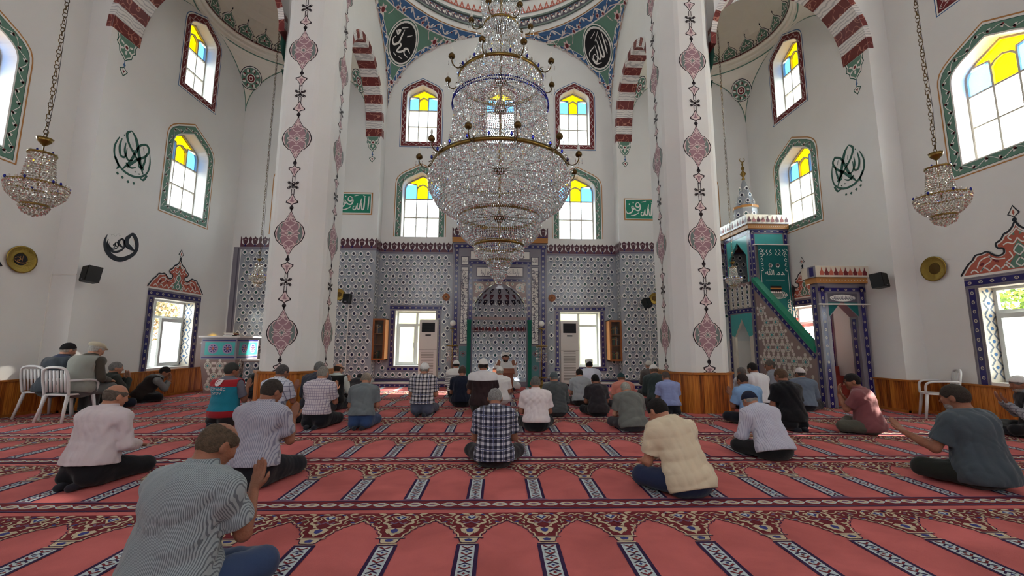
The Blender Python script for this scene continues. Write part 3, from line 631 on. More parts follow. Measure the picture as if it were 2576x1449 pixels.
def medallion(mb,f,s=1):
    O=lobed(.295*s,.46); mb.fill(f,O,INK if 0 else BLACKL,.002); I=[(a*.93,b*.955) for a,b in O]; mb.fill(f,I,PINKW,.003); mb.fill(f,[(a*.86,b*.9) for a,b in O],MAUVE,.004)
    for sx in (-1,1):
        g=f if sx>0 else mirror(f)
        mb.fill(g,[(.13,.2),(.2,.17),(.235,.08),(.235,-.08),(.2,-.17),(.13,-.2),(.17,-.08),(.15,0),(.17,.08)],GREYG,.0045)
        for P in (((.0,.12),(.05,.06),(.1,.05),(.17,.09),(.17,.2)),((0,-.12),(.05,-.06),(.1,-.05),(.17,-.09),(.17,-.2)),((.06,0),(.12,.03),(.19,0),(.12,-.03),(.06,0)),((0,.3),(.04,.24),(.1,.22),(.06,.16),(0,.14)),((0,-.3),(.04,-.24),(.1,-.22),(.06,-.16),(0,-.14))):
            mb.stroke(g,crom([(a*s,b) for a,b in P],4),.014,PINKW,.006)
        for a,b,t in ((.17,.12,1.2),(.17,-.12,-1.2),(0,.28,.9),(0,-.28,-.9)): mb.leaf(g,a*s,b,t,.07,.03,PINKW,.006)
    for sgn in (1,-1): mb.leaf(f,0,.3*sgn,sgn*PI/2,.08,.035,PINKW,.006)
    mb.ring(f,0,0,.03,.06,PINKW,.007,12); mb.disc(f,0,0,.028,GREYG,.007,8)
    for k in range(8): mb.disc(f,.045*cos(k*PI/4),.045*sin(k*PI/4),.01,GREYG,.008,5)
    for sgn in (1,-1):
        mb.disc(f,0,.51*sgn,.04,BLACKL,.003,10); mb.stroke(f,[(0,.44*sgn),(0,.5*sgn)],.03,BLACKL,.003)
        bud(mb,sub(f,0,.51*sgn,0 if sgn>0 else PI),1)
BLACKL=mat('black_line_paint',(38,28,34),.7)
def bud(mb,f,s):
    O=[(0,.03),(.035,.075),(.12,.1),(.115,.14),(.07,.17),(.05,.21),(.0,.3)]; O=O+[(-a,b) for a,b in O[::-1]][1:-1]
    mb.fill(f,[(a*s,b) for a,b in O],BLACKL,.002); mb.fill(f,[(a*.78*s,.165+(b-.165)*.82) for a,b in O],PINKW,.004); mb.fill(f,[(-.03,.12),(.03,.12),(.045,.145),(.02,.15),(.015,.2),(0,.23),(-.015,.2),(-.02,.15),(-.045,.145)],MAUVE,.005)
def link(mb,f):
    for s in (-1,1):
        mb.stroke(f,[(-.024,s*.07),(-.024,s*.2)],.014,BLACKL,.004); mb.stroke(f,[(.024,s*.07),(.024,s*.2)],.014,BLACKL,.004)
    for a in (-.062,0,.062):
        for b in (-.04,.04):
            mb.ring(f,a,b,.014,.028,BLACKL,.005,8)
    for a,b in ((-.085,.055),(.085,.055),(-.085,-.055),(.085,-.055)): mb.ring(f,a,b,.012,.027,BLACKL,.006,8)
    mb.stroke(f,[(-.09,-.055),(.09,.055)],.014,BLACKL,.006); mb.stroke(f,[(-.09,.055),(.09,-.055)],.014,BLACKL,.006)
    for a in (-.03,.03): mb.stroke(f,[(a,-.05),(-a,.05)],.012,BLACKL,.006)
for sx in (-1,1): pillar(sx,'pillar')
# ================================================================ arches with striped voussoirs
def arch_curve(half,z0,rise,n=26):
    # slightly pointed: list of (u,z) from u=-half to +half
    out=[]
    for i in range(n+1):
        u=-half+2*half*i/n; t=abs(u)/half; out.append((u,z0+rise*(1-t**2.15)**.5*(1+.0*t)))
    return out
def arclen_resample(P,n):
    Q=resample(P,sum(math.dist(P[i],P[i+1]) for i in range(len(P)-1))/n); return [(a,b) for a,b,_,_ in Q]
def striped_arch(name,fr,half,z0,rise,thick,ztop,u0,u1,facew=.2,nst=21,depthface=(0,),label=None):
    # fr: u along span, v=z, n=0 front face; wall from n=-thick..0
    # dense sampling near the springings
    P=[]; 
    for i in range(61):
        a=PI*i/60; u=-half*cos(a); P.append((u,z0+rise*max(0,1-abs(u/half)**2.15)**.5))
    P=arclen_resample(P,nst*3); mb=MB()
    out=[]
    for i,(u,z) in enumerate(P):
        a=P[max(i-1,0)];b=P[min(i+1,len(P)-1)]; d=Vector((b[0]-a[0],b[1]-a[1])).normalized(); out.append((u-d.y*facew,z+d.x*facew))
    # wall faces above arch
    for c in (0,-thick):
        poly=[(u0,z0),(P[0][0],z0)]+P[1:-1]+[(P[-1][0],z0),(u1,z0),(u1,ztop),(u0,ztop)]
        mb.add([fr(a,b,c) for a,b in poly],[list(range(len(poly)))],WHITE)
    for i in range(len(P)-1):
        m=REDM if (i//3)%2==0 else WHM
        mb.add([fr(*P[i],.0),fr(*P[i+1],.0),fr(*P[i+1],-thick),fr(*P[i],-thick)],[(0,1,2,3)],m)
        mb.add([fr(*P[i],.004),fr(*P[i+1],.004),fr(*out[i+1],.004),fr(*out[i],.004)],[(0,1,2,3)],m)
        mb.add([fr(*P[i],-thick-.004),fr(*P[i+1],-thick-.004),fr(*out[i+1],-thick-.004),fr(*out[i],-thick-.004)],[(0,1,2,3)],m)
    return mb.build(name,kind='structure')
def pendant(mb,f,w=.42):
    # painted corbel ornament under an arch foot
    O=[(w/2,0),(w*.42,-.1),(w*.47,-.2),(w*.34,-.27),(w*.3,-.38),(w*.12,-.45),(0,-.52)]; O=O+[(-a,b) for a,b in O[::-1]][1:]
    mb.fill(f,O,DGREEN,.002); mb.fill(f,[(a*.9,b*.93-.01) for a,b in O],WPAINT,.003); mb.fill(f,[(a*.78,b*.86-.015) for a,b in O],GREEN,.004)
    mb.disc(f,0,-.2,.065,WPAINT,.005,10); mb.disc(f,0,-.2,.035,MAROON,.006,8)
    for t in (.5,PI-.5,-.6,PI+.6,-PI/2): mb.leaf(f,0.07*cos(t),-.2+.07*sin(t),t,.1,.05,WPAINT,.006)
    mb.stroke(f,[(0,-.5),(0,-.66)],.02,BLUE,.003); mb.disc(f,0,-.6,.03,BLUE,.004,8)
    B=[(0,-.64),(.04,-.68),(.1,-.71),(.07,-.77),(0,-.86),(-.07,-.77),(-.1,-.71),(-.04,-.68)]; mb.fill(f,B,DGREEN,.003); mb.fill(f,[(a*.75,-.74+(b+.74)*.75) for a,b in B],WPAINT,.004); mb.fill(f,[(-.03,-.72),(.03,-.72),(0,-.79)],MAROON,.005)
Z0=7.68
pd=MB()
for sx in (-1,1):
    # from back pier to pillar, plane x=3.7
    fr=frame((sx*3.7,10.95,0),(0,sx*-1,0),(0,0,1),(-sx,0,0))
    striped_arch('trim_%d'%(3 if sx<0 else 4),fr,1.5,Z0,1.8,.5,11.5,-1.5,1.5,.2)
    # wall above, continuing towards the photographer over the pillar
    mb=MB(); mb.box(*((min(sx*3.7,sx*4.2),7.2,9.6),(max(sx*3.7,sx*4.2),9.45,11.5)),WHITE); mb.build('trim_%d'%(5 if sx<0 else 6),kind='structure')
    # lateral arch between pillar and side wall
    fr=frame((sx*6.28,YJ,0),(1,0,0),(0,0,1),(0,-1,0)); 
    striped_arch('trim_%d'%(7 if sx<0 else 8),fr,1.67,Z0,1.8,.66,10.6,-1.67,1.67,.12)
    mb=MB(); mb.box(*((min(sx*3.7,sx*4.61),YJ,9.3),(max(sx*3.7,sx*4.61),YJ+.66,10.6)),WHITE); mb.build('trim_%d'%(9 if sx<0 else 10),kind='structure')
    pendant(pd,sub(FS,sx*3.96,Z0)); pendant(pd,sub(FL if sx<0 else FR,YJ+.36,Z0),.5); 
    fo=frame((sx*4.61,8.36,0),(0,sx*-1*-1,0),(0,0,1),(sx,0,0)); pendant(pd,sub(fo,0,Z0+.02),.5)
pd.build('trim_11',kind='structure')
# ================================================================ pendentives and rims
def pend_surface(cx,cy,hx,z0,rise,d):
    a=hx*math.sqrt(2); b=rise/math.sqrt(.5); dv=Vector((d[0],d[1])).normalized(); e=Vector((-dv.y,dv.x))
    def f(p,q,c=0):
        t=min(max((q-z0)/b,0),1); r=a*math.sqrt(max(0,1-t*t)); r=max(r,.01); ph=math.asin(max(-.999,min(.999,p/r)))
        rr=r-c; x=dv*cos(ph)*rr+e*sin(ph)*rr; return (cx+x.x,cy+x.y,q-c*.4)
    W=hx/math.sqrt(2); out=[]
    # outline in (p,q): tip, right edge up, top edge, left edge down
    N=14; R=[]
    for i in range(N+1):
        x=hx*(1-(1-math.cos(PI/2*i/N)))*1.0; x=hx*math.cos(PI/2*i/N) # distance from crown
        R.append(((hx-x)/math.sqrt(2),z0+rise*math.sqrt(max(0,1-(x/hx)**2))))
    top=[(W-2*W*i/10,z0+rise) for i in range(1,10)]
    poly=R+top+[(-p,q) for p,q in R[::-1]][:-1]
    return f,poly,R
def grid_fill(mb,f,poly,m,c,cell):
    # dense triangulated fill so that the patch follows the curved surface
    qs=sorted(set([round(q,5) for _,q in poly])); z0,z1=min(q for _,q in poly),max(q for _,q in poly)
    def width(q):
        R=[(p,qq) for p,qq in poly if p>=-1e-9]; R=sorted(R,key=lambda t:t[1]); 
        for (p0,q0),(p1,q1) in zip(R[:-1],R[1:]):
            if q0<=q<=q1: return p0+(p1-p0)*((q-q0)/(q1-q0) if q1>q0 else 1)
        return R[-1][0]
    n=max(4,int((z1-z0)/cell)); rows=[]
    for i in range(n+1):
        q=z0+(z1-z0)*i/n; w=max(width(min(q,z1-1e-4)),.0005); rows.append([(w*(2*j/12-1),q) for j in range(13)])
    v=[f(p,q,c) for r in rows for p,q in r]
    mb.add(v,[(i*13+j,i*13+j+1,(i+1)*13+j+1,(i+1)*13+j) for i in range(n) for j in range(12)],m)
def scaled(poly,s,c): return [(p*s,c+(q-c)*s) for p,q in poly]
def cring(mb,cx,cy,r,z,w,h,m,n=72,a0=0,a1=2*PI,inward=True):
    # a moulding: square ring section from r-w..r, z..z+h
    mb.lathe([(r,z),(r-w,z),(r-w,z+h),(r,z+h)],(cx,cy,0),m,n)
mp=MB()
CD=(0,9.2)
for sx in (-1,1):
    f,poly,R=pend_surface(CD[0],CD[1],3.7,8.86,2.8,(sx,1)); cz=10.75
    grid_fill(mp,f,poly,WHITE,0,.12)
    grid_fill(mp,f,scaled(poly,.985,cz),GOLD,.012,.12); grid_fill(mp,f,scaled(poly,.965,cz),WPAINT,.02,.12); grid_fill(mp,f,scaled(poly,.945,cz),BLUE,.028,.12)
    grid_fill(mp,f,scaled(poly,.72,cz),WPAINT,.036,.12); grid_fill(mp,f,scaled(poly,.69,cz),GREEN,.044,.12)
    g=lambda a,b,c=0,f=f: f(a,b,.05+c)
    mid=scaled(poly,.835,cz); vine(mp,g,mid,.07,.26,WPAINT,PINKW,MAROON,.022,.006,True,.1)
    L=resample(mid,.26,True)
    for i,(x,y,dx,dy) in enumerate(L): mp.disc(g,x,y,.02,MAROON if i%2 else PINKW,.01,6)
    # flowers on the green field
    for (x,y) in ((.95,11.2),(-.95,11.2),(.0,9.75),(1.32,11.3),(-1.32,11.3),(.35,11.45),(-.35,11.45),(.55,11.42),(-.55,11.42),(.25,10.0),(-.25,10.0)):
        s=.13 if abs(x) in (.95,0) else .07
        for k in range(6): mp.leaf(g,x,y,k*PI/3,s,s*.5,PINKW,.004)
        mp.disc(g,x,y,s*.45,MAROON,.008,8)
    for s in (-1,1):
        for P in (((.75,11.2),(.65,11.35),(.8,11.45),(1.05,11.4),(1.3,11.3),(1.6,11.35)),((.8,10.9),(.95,10.95),(1.1,11.1),(1.4,11.15)),((.1,9.5),(.25,9.65),(.2,9.85),(.35,9.95),(.3,10.1))):
            mp.stroke(g,crom([(s*a,b) for a,b in P],5),.018,PINKW,.005)
    # roundel
    cc=10.82
    for r,m,c in ((.57,WPAINT,.012),(.54,DGREEN,.018),(.515,WPAINT,.024),(.47,BLACK,.03)):
        n=28; pts=[(0,cc)]+[(r*.9*cos(2*PI*k/n),cc+r*sin(2*PI*k/n)) for k in range(n)]
        inner=[(r*.45*cos(2*PI*k/n),cc+r*.5*sin(2*PI*k/n)) for k in range(n)]
        v=[g(*p,c) for p in pts]+[g(*p,c) for p in inner]
        mp.add(v,[(0,n+1+k,n+1+(k+1)%n) for k in range(n)]+[(n+1+k,1+k,1+(k+1)%n,n+1+(k+1)%n) for k in range(n)],m)
    h=lambda a,b,c=0,g=g: g(-a,b,.045+c)
    if sx>0: # allah
        B=[[( .3,cc+.33,.012),(.29,cc+.1,.045),(.27,cc-.2,.03)],[(.17,cc+.28,.01),(.17,cc,.05),(.16,cc-.2,.045),(.08,cc-.22,.04),(.06,cc-.02,.02)],[(.06,cc+.22,.01),(.05,cc-.05,.05),(.02,cc-.22,.045),(-.06,cc-.22,.03),(-.05,cc-.02,.02)],
           [(-.05,cc+.12,.01),(-.06,cc-.12,.04),(-.14,cc-.26,.05),(-.22,cc-.22,.04),(-.22,cc-.1,.03),(-.14,cc-.08,.02),(-.1,cc-.18,.015)],[(-.28,cc-.12,.02),(-.2,cc-.3,.04),(0,cc-.34,.02)],[(.0,cc+.2,.02),(.2,cc+.36,.015)],[(-.08,cc+.1,.02),(-.3,cc+.02,.03),(-.34,cc-.1,.01)],[(.35,cc+.14,.02),(.37,cc-.02,.015)],[(-.1,cc+.3,.015),(.1,cc+.38,.015)]]
    else:
        B=[[(.32,cc-.12,.02),(.2,cc-.05,.05),(.1,cc-.1,.05),(.16,cc-.2,.03),(.3,cc-.24,.02)],[(.14,cc-.1,.05),(0,cc-.2,.05),(-.12,cc-.22,.04),(-.04,cc-.05,.05),(-.1,cc-.02,.03)],[(-.1,cc+.3,.012),(-.12,cc+.12,.05),(-.14,cc-.02,.05),(-.28,cc-.12,.05),(-.36,cc-.02,.03),(-.3,cc+.08,.015)],[(-.2,cc+.3,.02),(-.02,cc+.38,.015)],[(.05,cc+.2,.03),(.2,cc+.28,.01)],[(-.3,cc+.2,.05),(-.22,cc+.24,.05),(-.26,cc+.14,.04),(-.34,cc+.2,.03)],[(0,cc-.32,.02),(.14,cc-.34,.02)],[(-.2,cc-.3,.03),(-.1,cc-.34,.02)]]
    for b in B: brush(mp,h,b,WPAINT,.004,5)
RZ=11.66; cx,cy=CD
def bandring(r0,z0,r1,z1,m): mp.lathe([(r0,z0),(r1,z1)],(cx,cy,0),m,96)
bandring(3.7,RZ-.02,3.7,RZ+.17,WHITE); cring(mp,cx,cy,3.72,RZ+.17,.07,.05,GREYG,96); bandring(3.66,RZ+.2,3.66,RZ+.48,GREYD); cring(mp,cx,cy,3.7,RZ+.47,.09,.06,GREYG,96)
bandring(3.63,RZ+.5,3.6,RZ+1.15,WHITE); cring(mp,cx,cy,3.66,RZ+1.12,.12,.07,GREYG,96); bandring(3.58,RZ+1.15,3.55,RZ+1.5,GREYG); cring(mp,cx,cy,3.6,RZ+1.45,.1,.07,WHITE,96); bandring(3.55,RZ+1.5,3.5,RZ+1.9,WHITE)
for k in range(110):
    a=2*PI*k/110
    if not (PI*.05<a<PI*.95): continue
    def fc(u,v,c=0,a=a,r=3.65,z=RZ+.34): t=a+u/r; return (cx+(r-c)*cos(t),cy+(r-c)*sin(t),z+v)
    f=fc; mp.leaf(f,-.06,-.05,.7,.12,.07,WPAINT,.004); mp.leaf(f,.06,.06,PI+.7,.09,.05,MAROON,.006); mp.stroke(f,crom([(-.1,.08),(-.05,-.08),(.05,.08),(.1,-.08)],4),.018,WPAINT,.006); mp.disc(f,0,.08,.022,BLUE,.007,6)
    def fd(u,v,c=0,a=a): t=a+u/3.6; return (cx+(3.6-c)*cos(t),cy+(3.6-c)*sin(t),RZ+.66+v)
    mp.fill(fd,[(-.1,0),(.1,0),(.085,.07),(.05,.09),(.04,.16),(0,.26),(-.04,.16),(-.05,.09),(-.085,.07)],TERRA,.004); mp.fill(fd,[(-.035,.04),(.035,.04),(0,.16)],PINKW,.006)
    def fe(u,v,c=0,a=a): t=a+u/3.53; return (cx+(3.53-c)*cos(t),cy+(3.53-c)*sin(t),RZ+1.3+v)
    mp.stroke(fe,crom([(-.1,-.04),(-.05,.08),(0,0),(.05,-.08),(.1,.04)],4),.03,WPAINT,.004); mp.disc(fe,0,.05,.03,MAROON,.006,6)
cring(mp,cx,cy,3.66,RZ+.64,.015,.02,MAROON,96)
DRG=frosted('drum_glass',(235,240,240),.45)
# drum with window openings and the dome shell above
for i in range(48):
    a0_,a1_=2*PI*i/48,2*PI*(i+1)/48; zlo,zhi=RZ+1.88,RZ+3.1
    q=lambda a,z,r=3.5:(cx+r*cos(a),cy+r*sin(a),z)
    if i%3: mp.add([q(a0_,zlo),q(a1_,zlo),q(a1_,zhi),q(a0_,zhi)],[(0,1,2,3)],WHITE)
    else:
        mp.add([q(a0_,zlo),q(a1_,zlo),q(a1_,zlo+.15),q(a0_,zlo+.15)],[(0,1,2,3)],WHITE); mp.add([q(a0_,zlo+.15),q(a1_,zlo+.15),q(a1_,zhi),q(a0_,zhi)],[(0,1,2,3)],DRG)
        am=(a0_+a1_)/2; portal(q(am,(zlo+zhi)/2,3.56),(-cos(am),-sin(am),0),.46,1.05)
mp.lathe([(3.5*cos(t),RZ+3.1+2.6*sin(t)) for t in [PI/2*i/12 for i in range(13)]],(cx,cy,0),CREAM,64)
mp.build('trim_12',kind='structure')
# corner domes
def cdisc(mb,g,R,m,c,n=20):
    v=[g(0,0,c)]+[g(R*q*cos(2*PI*k/n),R*q*sin(2*PI*k/n),c) for q in (.25,.5,.75,1) for k in range(n)]
    mb.add(v,[(0,1+k,1+(k+1)%n) for k in range(n)]+[(1+j*n+k,1+j*n+n+k,1+j*n+n+(k+1)%n,1+j*n+(k+1)%n) for j in range(3) for k in range(n)],m)
def medal(mb,g,R=.33):
    for r,m,c in ((R,INK,.004),(R*.94,WPAINT,.008),(R*.86,GREEN,.012),(R*.4,WPAINT,.018),(R*.33,MAROON,.022),(R*.2,WPAINT,.026),(R*.12,MAROON,.03)): cdisc(mb,g,r,m,c)
    for k in range(8):
        a=k*PI/4; mb.leaf(g,R*.5*cos(a),R*.5*sin(a),a+.5,R*.36,R*.2,WPAINT,.018); mb.leaf(g,R*.5*cos(a+.4),R*.5*sin(a+.4),a+.1,R*.3,R*.12,MAROON,.017)
for sx in (-1,1):
    mb=MB(); cx,cy,hr=sx*6.075,10.57,1.88; z0,rise=8.37,1.6
    for d in ((-1,1),(1,1),(-1,-1),(1,-1)):
        f,poly,R=pend_surface(cx,cy,hr,z0,rise,d); grid_fill(mb,f,poly,CREAM,0,.1)
        g=lambda a,b,c=0,f=f: f(a,b,c)
        o=scaled([(p,q) for p,q in poly if q<z0+rise-.001],.93,z0+1.0); R2=scaled([(p,q) for p,q in R],.94,z0+.95)
        mb.stroke(g,R2,.022,GREEN,.012); mb.stroke(g,[(-a,b) for a,b in R2],.022,GREEN,.012); w=R2[-1]; mb.stroke(g,[(w[0]*(1-i/5),w[1]) for i in range(11)],.022,GREEN,.012)
        if d[1]>0: medal(mb,lambda a,b,c=0,f=f: f(a,z0+1.02+b,.015+c),.3)
    zr=z0+rise
    mb.lathe([(hr,zr-.02),(hr,zr+.06),(hr-.06,zr+.08),(hr-.06,zr+.16),(hr-.12,zr+.2),(hr-.12,zr+.24)],(cx,cy,0),CREAM,64); mb.lathe([(hr-.125,zr+.23),(hr-.125,zr+.255)],(cx,cy,0),MAROON,64)
    rd=hr-.11; D=[(rd*cos(t),zr+.24+rd*.95*sin(t)) for t in [PI/2*i/12 for i in range(13)]]; mb.lathe([(max(a,.001),b) for a,b in D],(cx,cy,0),CREAM,64)
    def dome(u,v,c=0): # u angle-length, v arc length up
        t=v/rd; a=u/rd; r=(rd-c)*cos(t); return (cx+r*cos(a),cy+r*sin(a),zr+.24+(rd-c)*.95*sin(t))
    N=22; st=2*PI*rd/N
    for k in range(N):
        f=sub(dome,k*st,0); g=f
        O=[(.22,.02),(.2,.16),(.24,.2),(.17,.3),(.1,.38),(.04,.42),(0,.52)]; O=O+[(-a,b) for a,b in O[::-1]][1:]
        mb.fan(g,O,INK,.006); mb.fan(g,[(a*.9,.02+b*.92) for a,b in O],WPAINT,.012); mb.fan(g,[(a*.76,.04+b*.8) for a,b in O],GREEN,.018)
        mb.disc(g,0,.2,.05,WPAINT,.024,8); mb.disc(g,0,.2,.03,MAROON,.028,8)
        for t in (.3,PI-.3,1.57,-.6,PI+.6): mb.leaf(g,.05*cos(t),.2+.05*sin(t),t,.09,.04,WPAINT,.024)
        mb.stroke(g,[(0,.5),(0,.62)],.014,INK,.012); mb.disc(g,0,.57,.025,INK,.012,6)
        h=sub(dome,(k+.5)*st,0); mb.fan(h,[(0,.02),(.04,.07),(0,.12),(-.04,.07)],INK,.01); mb.fan(h,[(0,.035),(.027,.07),(0,.105),(-.027,.07)],WPAINT,.016)
    for k in range(8):
        a=k*PI/4; 
    mb.build('trim_%d'%(13 if sx<0 else 14),kind='structure')
# green calligraphy panels on the back wall piers
def sign(x0,x1,z0,z1,label):
    root=empty('calligraphy_sign',FS((x0+x1)/2,z0,0),label,'sign',None)
    mb=MB(); mb.fbox(FS,x0,x1,z0,z1,0,.012,GOLD); mb.build('frame',root)
    mb=MB(); mb.fbox(FS,x0+.03,x1-.03,z0+.03,z1-.03,.002,.016,WPAINT); mb.fbox(FS,x0+.055,x1-.055,z0+.055,z1-.055,.002,.02,mat('emerald_panel',(24,124,98),.5)); mb.build('panel',root)
    k=MB(); cx,cy=(x0+x1)/2,(z0+z1)/2; f=sub(FS,cx,cy,0,.022,(x1-x0)/1.25)
    for b in ([(.5,.26,.02),(.49,0,.05),(.48,-.22,.03)],[(.36,.22,.02),(.35,0,.05),(.33,-.2,.05),(.27,-.2,.04),(.25,.02,.02)],[(.25,.18,.02),(.22,0,.05),(.18,-.2,.05),(.12,-.18,.03),(.12,-.05,.02)],[(.12,0,.03),(.06,-.2,.05),(-.02,-.22,.04),(-.02,-.12,.03),(.06,-.1,.02)],
              [(-.05,.2,.03),(-.1,.08,.05),(-.2,.1,.04),(-.2,.2,.03),(-.12,.24,.03),(-.04,.1,.04),(-.1,-.04,.05),(-.22,-.02,.04),(-.24,.05,.02)],[(-.24,.05,.05),(-.32,-.02,.05),(-.3,.1,.03),(-.36,.08,.03),(-.34,-.08,.05),(-.5,-.16,.04),(-.56,-.05,.01)],[(.0,.26,.02),(.16,.3,.02)],[(-.32,.24,.05),(-.28,.24,.05)],[(-.46,.18,.05),(-.42,.18,.05)],[(.3,.28,.02),(.4,.24,.02)],[(-.1,-.12,.02),(-.28,-.22,.04),(-.4,-.22,.01)]): brush(k,f,b,WPAINT,.0,5)
    k.build('lettering',root)
sign(-4.98,-3.88,5.15,5.85,'green and white calligraphy panel on the wall right behind the left pillar')
sign(3.88,4.98,5.1,5.8,'green and white calligraphy panel on the wall, partly hidden by the right pillar')
# wall calligraphy painted on the side walls
def round_callig(fr,cx,cz,flip,label):
    mb=MB(); f=sub(fr,cx,cz,0,.003); f=(mirror(f) if flip else f)
    for b in ([(-.1,.52,.02),(.02,.4,.07),(.12,.15,.08),(.2,-.1,.07),(.3,-.3,.03)],[(-.1,.52,.02),(-.2,.4,.06),(-.12,.2,.05),(.1,-.02,.05),(.3,-.2,.05)],[(.3,.4,.06),(.38,.3,.05),(.3,.12,.05),(.1,-.05,.06),(-.1,-.3,.04)],[(.3,.4,.05),(.14,.3,.05),(.05,.1,.06),(-.05,-.15,.06),(-.2,-.38,.03)],
              [(-.36,.25,.02),(-.44,0,.04),(-.38,-.25,.04),(-.15,-.42,.05),(.15,-.42,.05),(.38,-.25,.04),(.44,0,.04),(.4,.25,.015)],[(-.3,.25,.02),(-.33,.05,.05),(-.28,-.12,.05),(-.18,-.1,.04),(-.16,.1,.02)],[(-.2,.2,.02),(-.2,0,.05),(-.1,-.14,.04),(0,-.1,.03)],[(.32,.2,.02),(.3,0,.05),(.24,-.18,.05),(.16,-.14,.03),(.2,.05,.02)],
              [(-.4,-.2,.05),(-.3,-.36,.05),(-.34,-.44,.02)],[(.4,-.28,.05),(.32,-.42,.05),(.22,-.4,.02)],[(-.05,.3,.012),(-.03,.2,.012)],[(.22,.3,.012),(.26,.2,.012)],[(-.15,-.22,.03),(-.02,-.28,.04),(.1,-.22,.02)]): brush(mb,f,b,DGREEN,.0,5)
    for a,b in ((-.3,-.52),(-.18,-.56),(-.04,-.6),(.1,-.58),(.0,.12),(.1,-.32),(-.26,.34),(.2,-.33)):
        s=.035 if b<-.5 else .02; mb.fill(f,[(a,b+s),(a+s,b),(a,b-s),(a-s,b)],DGREEN,.0)
    mb.build('wall_calligraphy',label=label,cat='wall calligraphy')
round_callig(FL,8.86,5.28,False,'round green heart-shaped calligraphy painted on the left wall, above the black calligraphy')
round_callig(FR,8.86,5.3,False,'round green heart-shaped calligraphy painted on the right wall, beside the tall window')
mb=MB(); f=sub(FL,8.8,3.25,0,.003,1.0)
def waw(s,ox,oy):
    for b in ([(.19,.3,.06),(.12,.2,.1),(.13,.08,.12),(.24,.02,.09),(.34,-.02,.02)],[(.18,.31,.05),(.27,.33,.09),(.36,.2,.1),(.38,.02,.08),(.28,-.14,.08),(.05,-.28,.1),(-.15,-.27,.11),(-.3,-.15,.1),(-.36,.02,.06),(-.33,.18,.01)]):
        brush(mb,f,[(ox+a*s,oy+c*s*.95,w*s) for a,c,w in b],INK,.0,6)
waw(1,.05,.02); waw(.52,-.07,.02); waw(.28,-.12,.0); waw(.16,-.14,-.01)
for (a,b) in ((-.2,.22),(-.1,.25),(.1,.06),(.28,.1)):
    for k in range(5): mb.stroke(f,[(a+k*.025,b),(a+k*.025+.02,b+.03*((k*7)%3-1))],.004,GREYG,.0)
mb.build('wall_calligraphy',label='black nested waw calligraphy painted on the left wall, above the black loudspeaker',cat='wall calligraphy')
# ================================================================ mihrab
mh=MB(); a0,a1=-1.43,1.5; cx=.035; f=frame((0,YC-.08,0),(1,0,0),(0,0,1),(0,-1,0)); mp=mihrab_poly()
wallmesh(mh,f,rectpoly(a0,a1,0,4.42),[mp],.1,GREYT); 
for x in (a0,a1): mh.add([(x,YC,0),(x,YC-.08,0),(x,YC-.08,4.42),(x,YC,4.42)],[(0,1,2,3)],GREYD)
mroot=mh.build('mihrab',label='tall tiled prayer niche with white calligraphy panels in the centre of the back wall',cat='mihrab')
# niche: half cylinder with a pointed half dome
nb=MB(); w=.88; yc=YC-.08
def nwidth(z):
    R=[(p[0]-.03,p[1]) for p in mp if p[0]>=.03]; R=sorted(R,key=lambda t:t[1])
    for (p0,q0),(p1,q1) in zip(R[:-1],R[1:]):
        if q0<=z<=q1 and q1>q0: return p0+(p1-p0)*(z-q0)/(q1-q0)
    return w
zs=[.0,.14]+[.14+.2*i for i in range(1,10)]+[2.1,2.3,2.5,2.7,2.85,3.0,3.1,3.19]
n=18; v=[]
for z in zs:
    r=nwidth(max(z,.141)) if z<3.19 else .01
    v+=[(.03+r*cos(PI*k/n),yc+r*.75*sin(PI*k/n),z) for k in range(n+1)]
nb.add(v,[(i*(n+1)+k,i*(n+1)+k+1,(i+1)*(n+1)+k+1,(i+1)*(n+1)+k) for i in range(len(zs)-1) for k in range(n)],TILEG)
def nf(u,v,c=0):
    r=nwidth(max(v,.141)); t=PI-(u/(PI*w*.9))*PI
    return (.03+(r-c)*cos(t),yc+(r*.75-c)*sin(t),v)
k=0; r=0; z=.3
while z<2.75:
    rr=nwidth(z)/w; N=11; 
    for i in range(N):
        u=PI*w*.9*(i+.5+(r%2)*.5)/N
        if u<PI*w*.9-.05: tilecell(nb,sub(nf,u,z,0,.003,max(rr,.4)),k); k+=1
    z+=.205; r+=1
for i in range(22):
    u=PI*w*.9*(i+.5)/22; g=sub(nf,u,1.68,0,.01); nb.fill(g,[(-.05,0),(.05,0),(.04,.08),(0,.15),(-.04,.08)],DKMAR if i%2 else MAROON,.002)
    nb.rect(sub(nf,u,1.66,0,.01),-.065,.065,-.02,.0,DKMAR,.002)
# muqarnas-like teeth above the niche top
for j,z in enumerate((2.55,2.72,2.88)):
    N=9-2*j
    for i in range(N):
        u=PI*w*.9*(i+.5)/N; g=sub(nf,u,z,0,.02); nb.fill(g,[(-.09,.1),(.09,.1),(.07,0),(0,-.06),(-.07,0)],DKMAR if j%2 else TILED[3],.0); nb.disc(g,0,.04,.03,CREAMP,.004,6)
nb.build('trim_18',kind='structure')
db=MB(); g0=sub(f,0,0,0,.002)
navyband(db,g0,a0+.12,0,a0+.12,4.25,.2,.004,.045); navyband(db,g0,a1-.12,0,a1-.12,4.25,.2,.004,.045); navyband(db,g0,a0+.02,4.3,a1-.02,4.3,.2,.004,.045)
ni0,ni1=a0+.5,a1-.5
navyband(db,g0,ni0+.06,0,ni0+.06,3.72,.17,.004,.04); navyband(db,g0,ni1-.06,0,ni1-.06,3.72,.17,.004,.04); navyband(db,g0,ni0,3.78,ni1,3.78,.16,.004,.04); navyband(db,g0,ni0+.16,3.23,ni1-.16,3.23,.12,.004,.025)
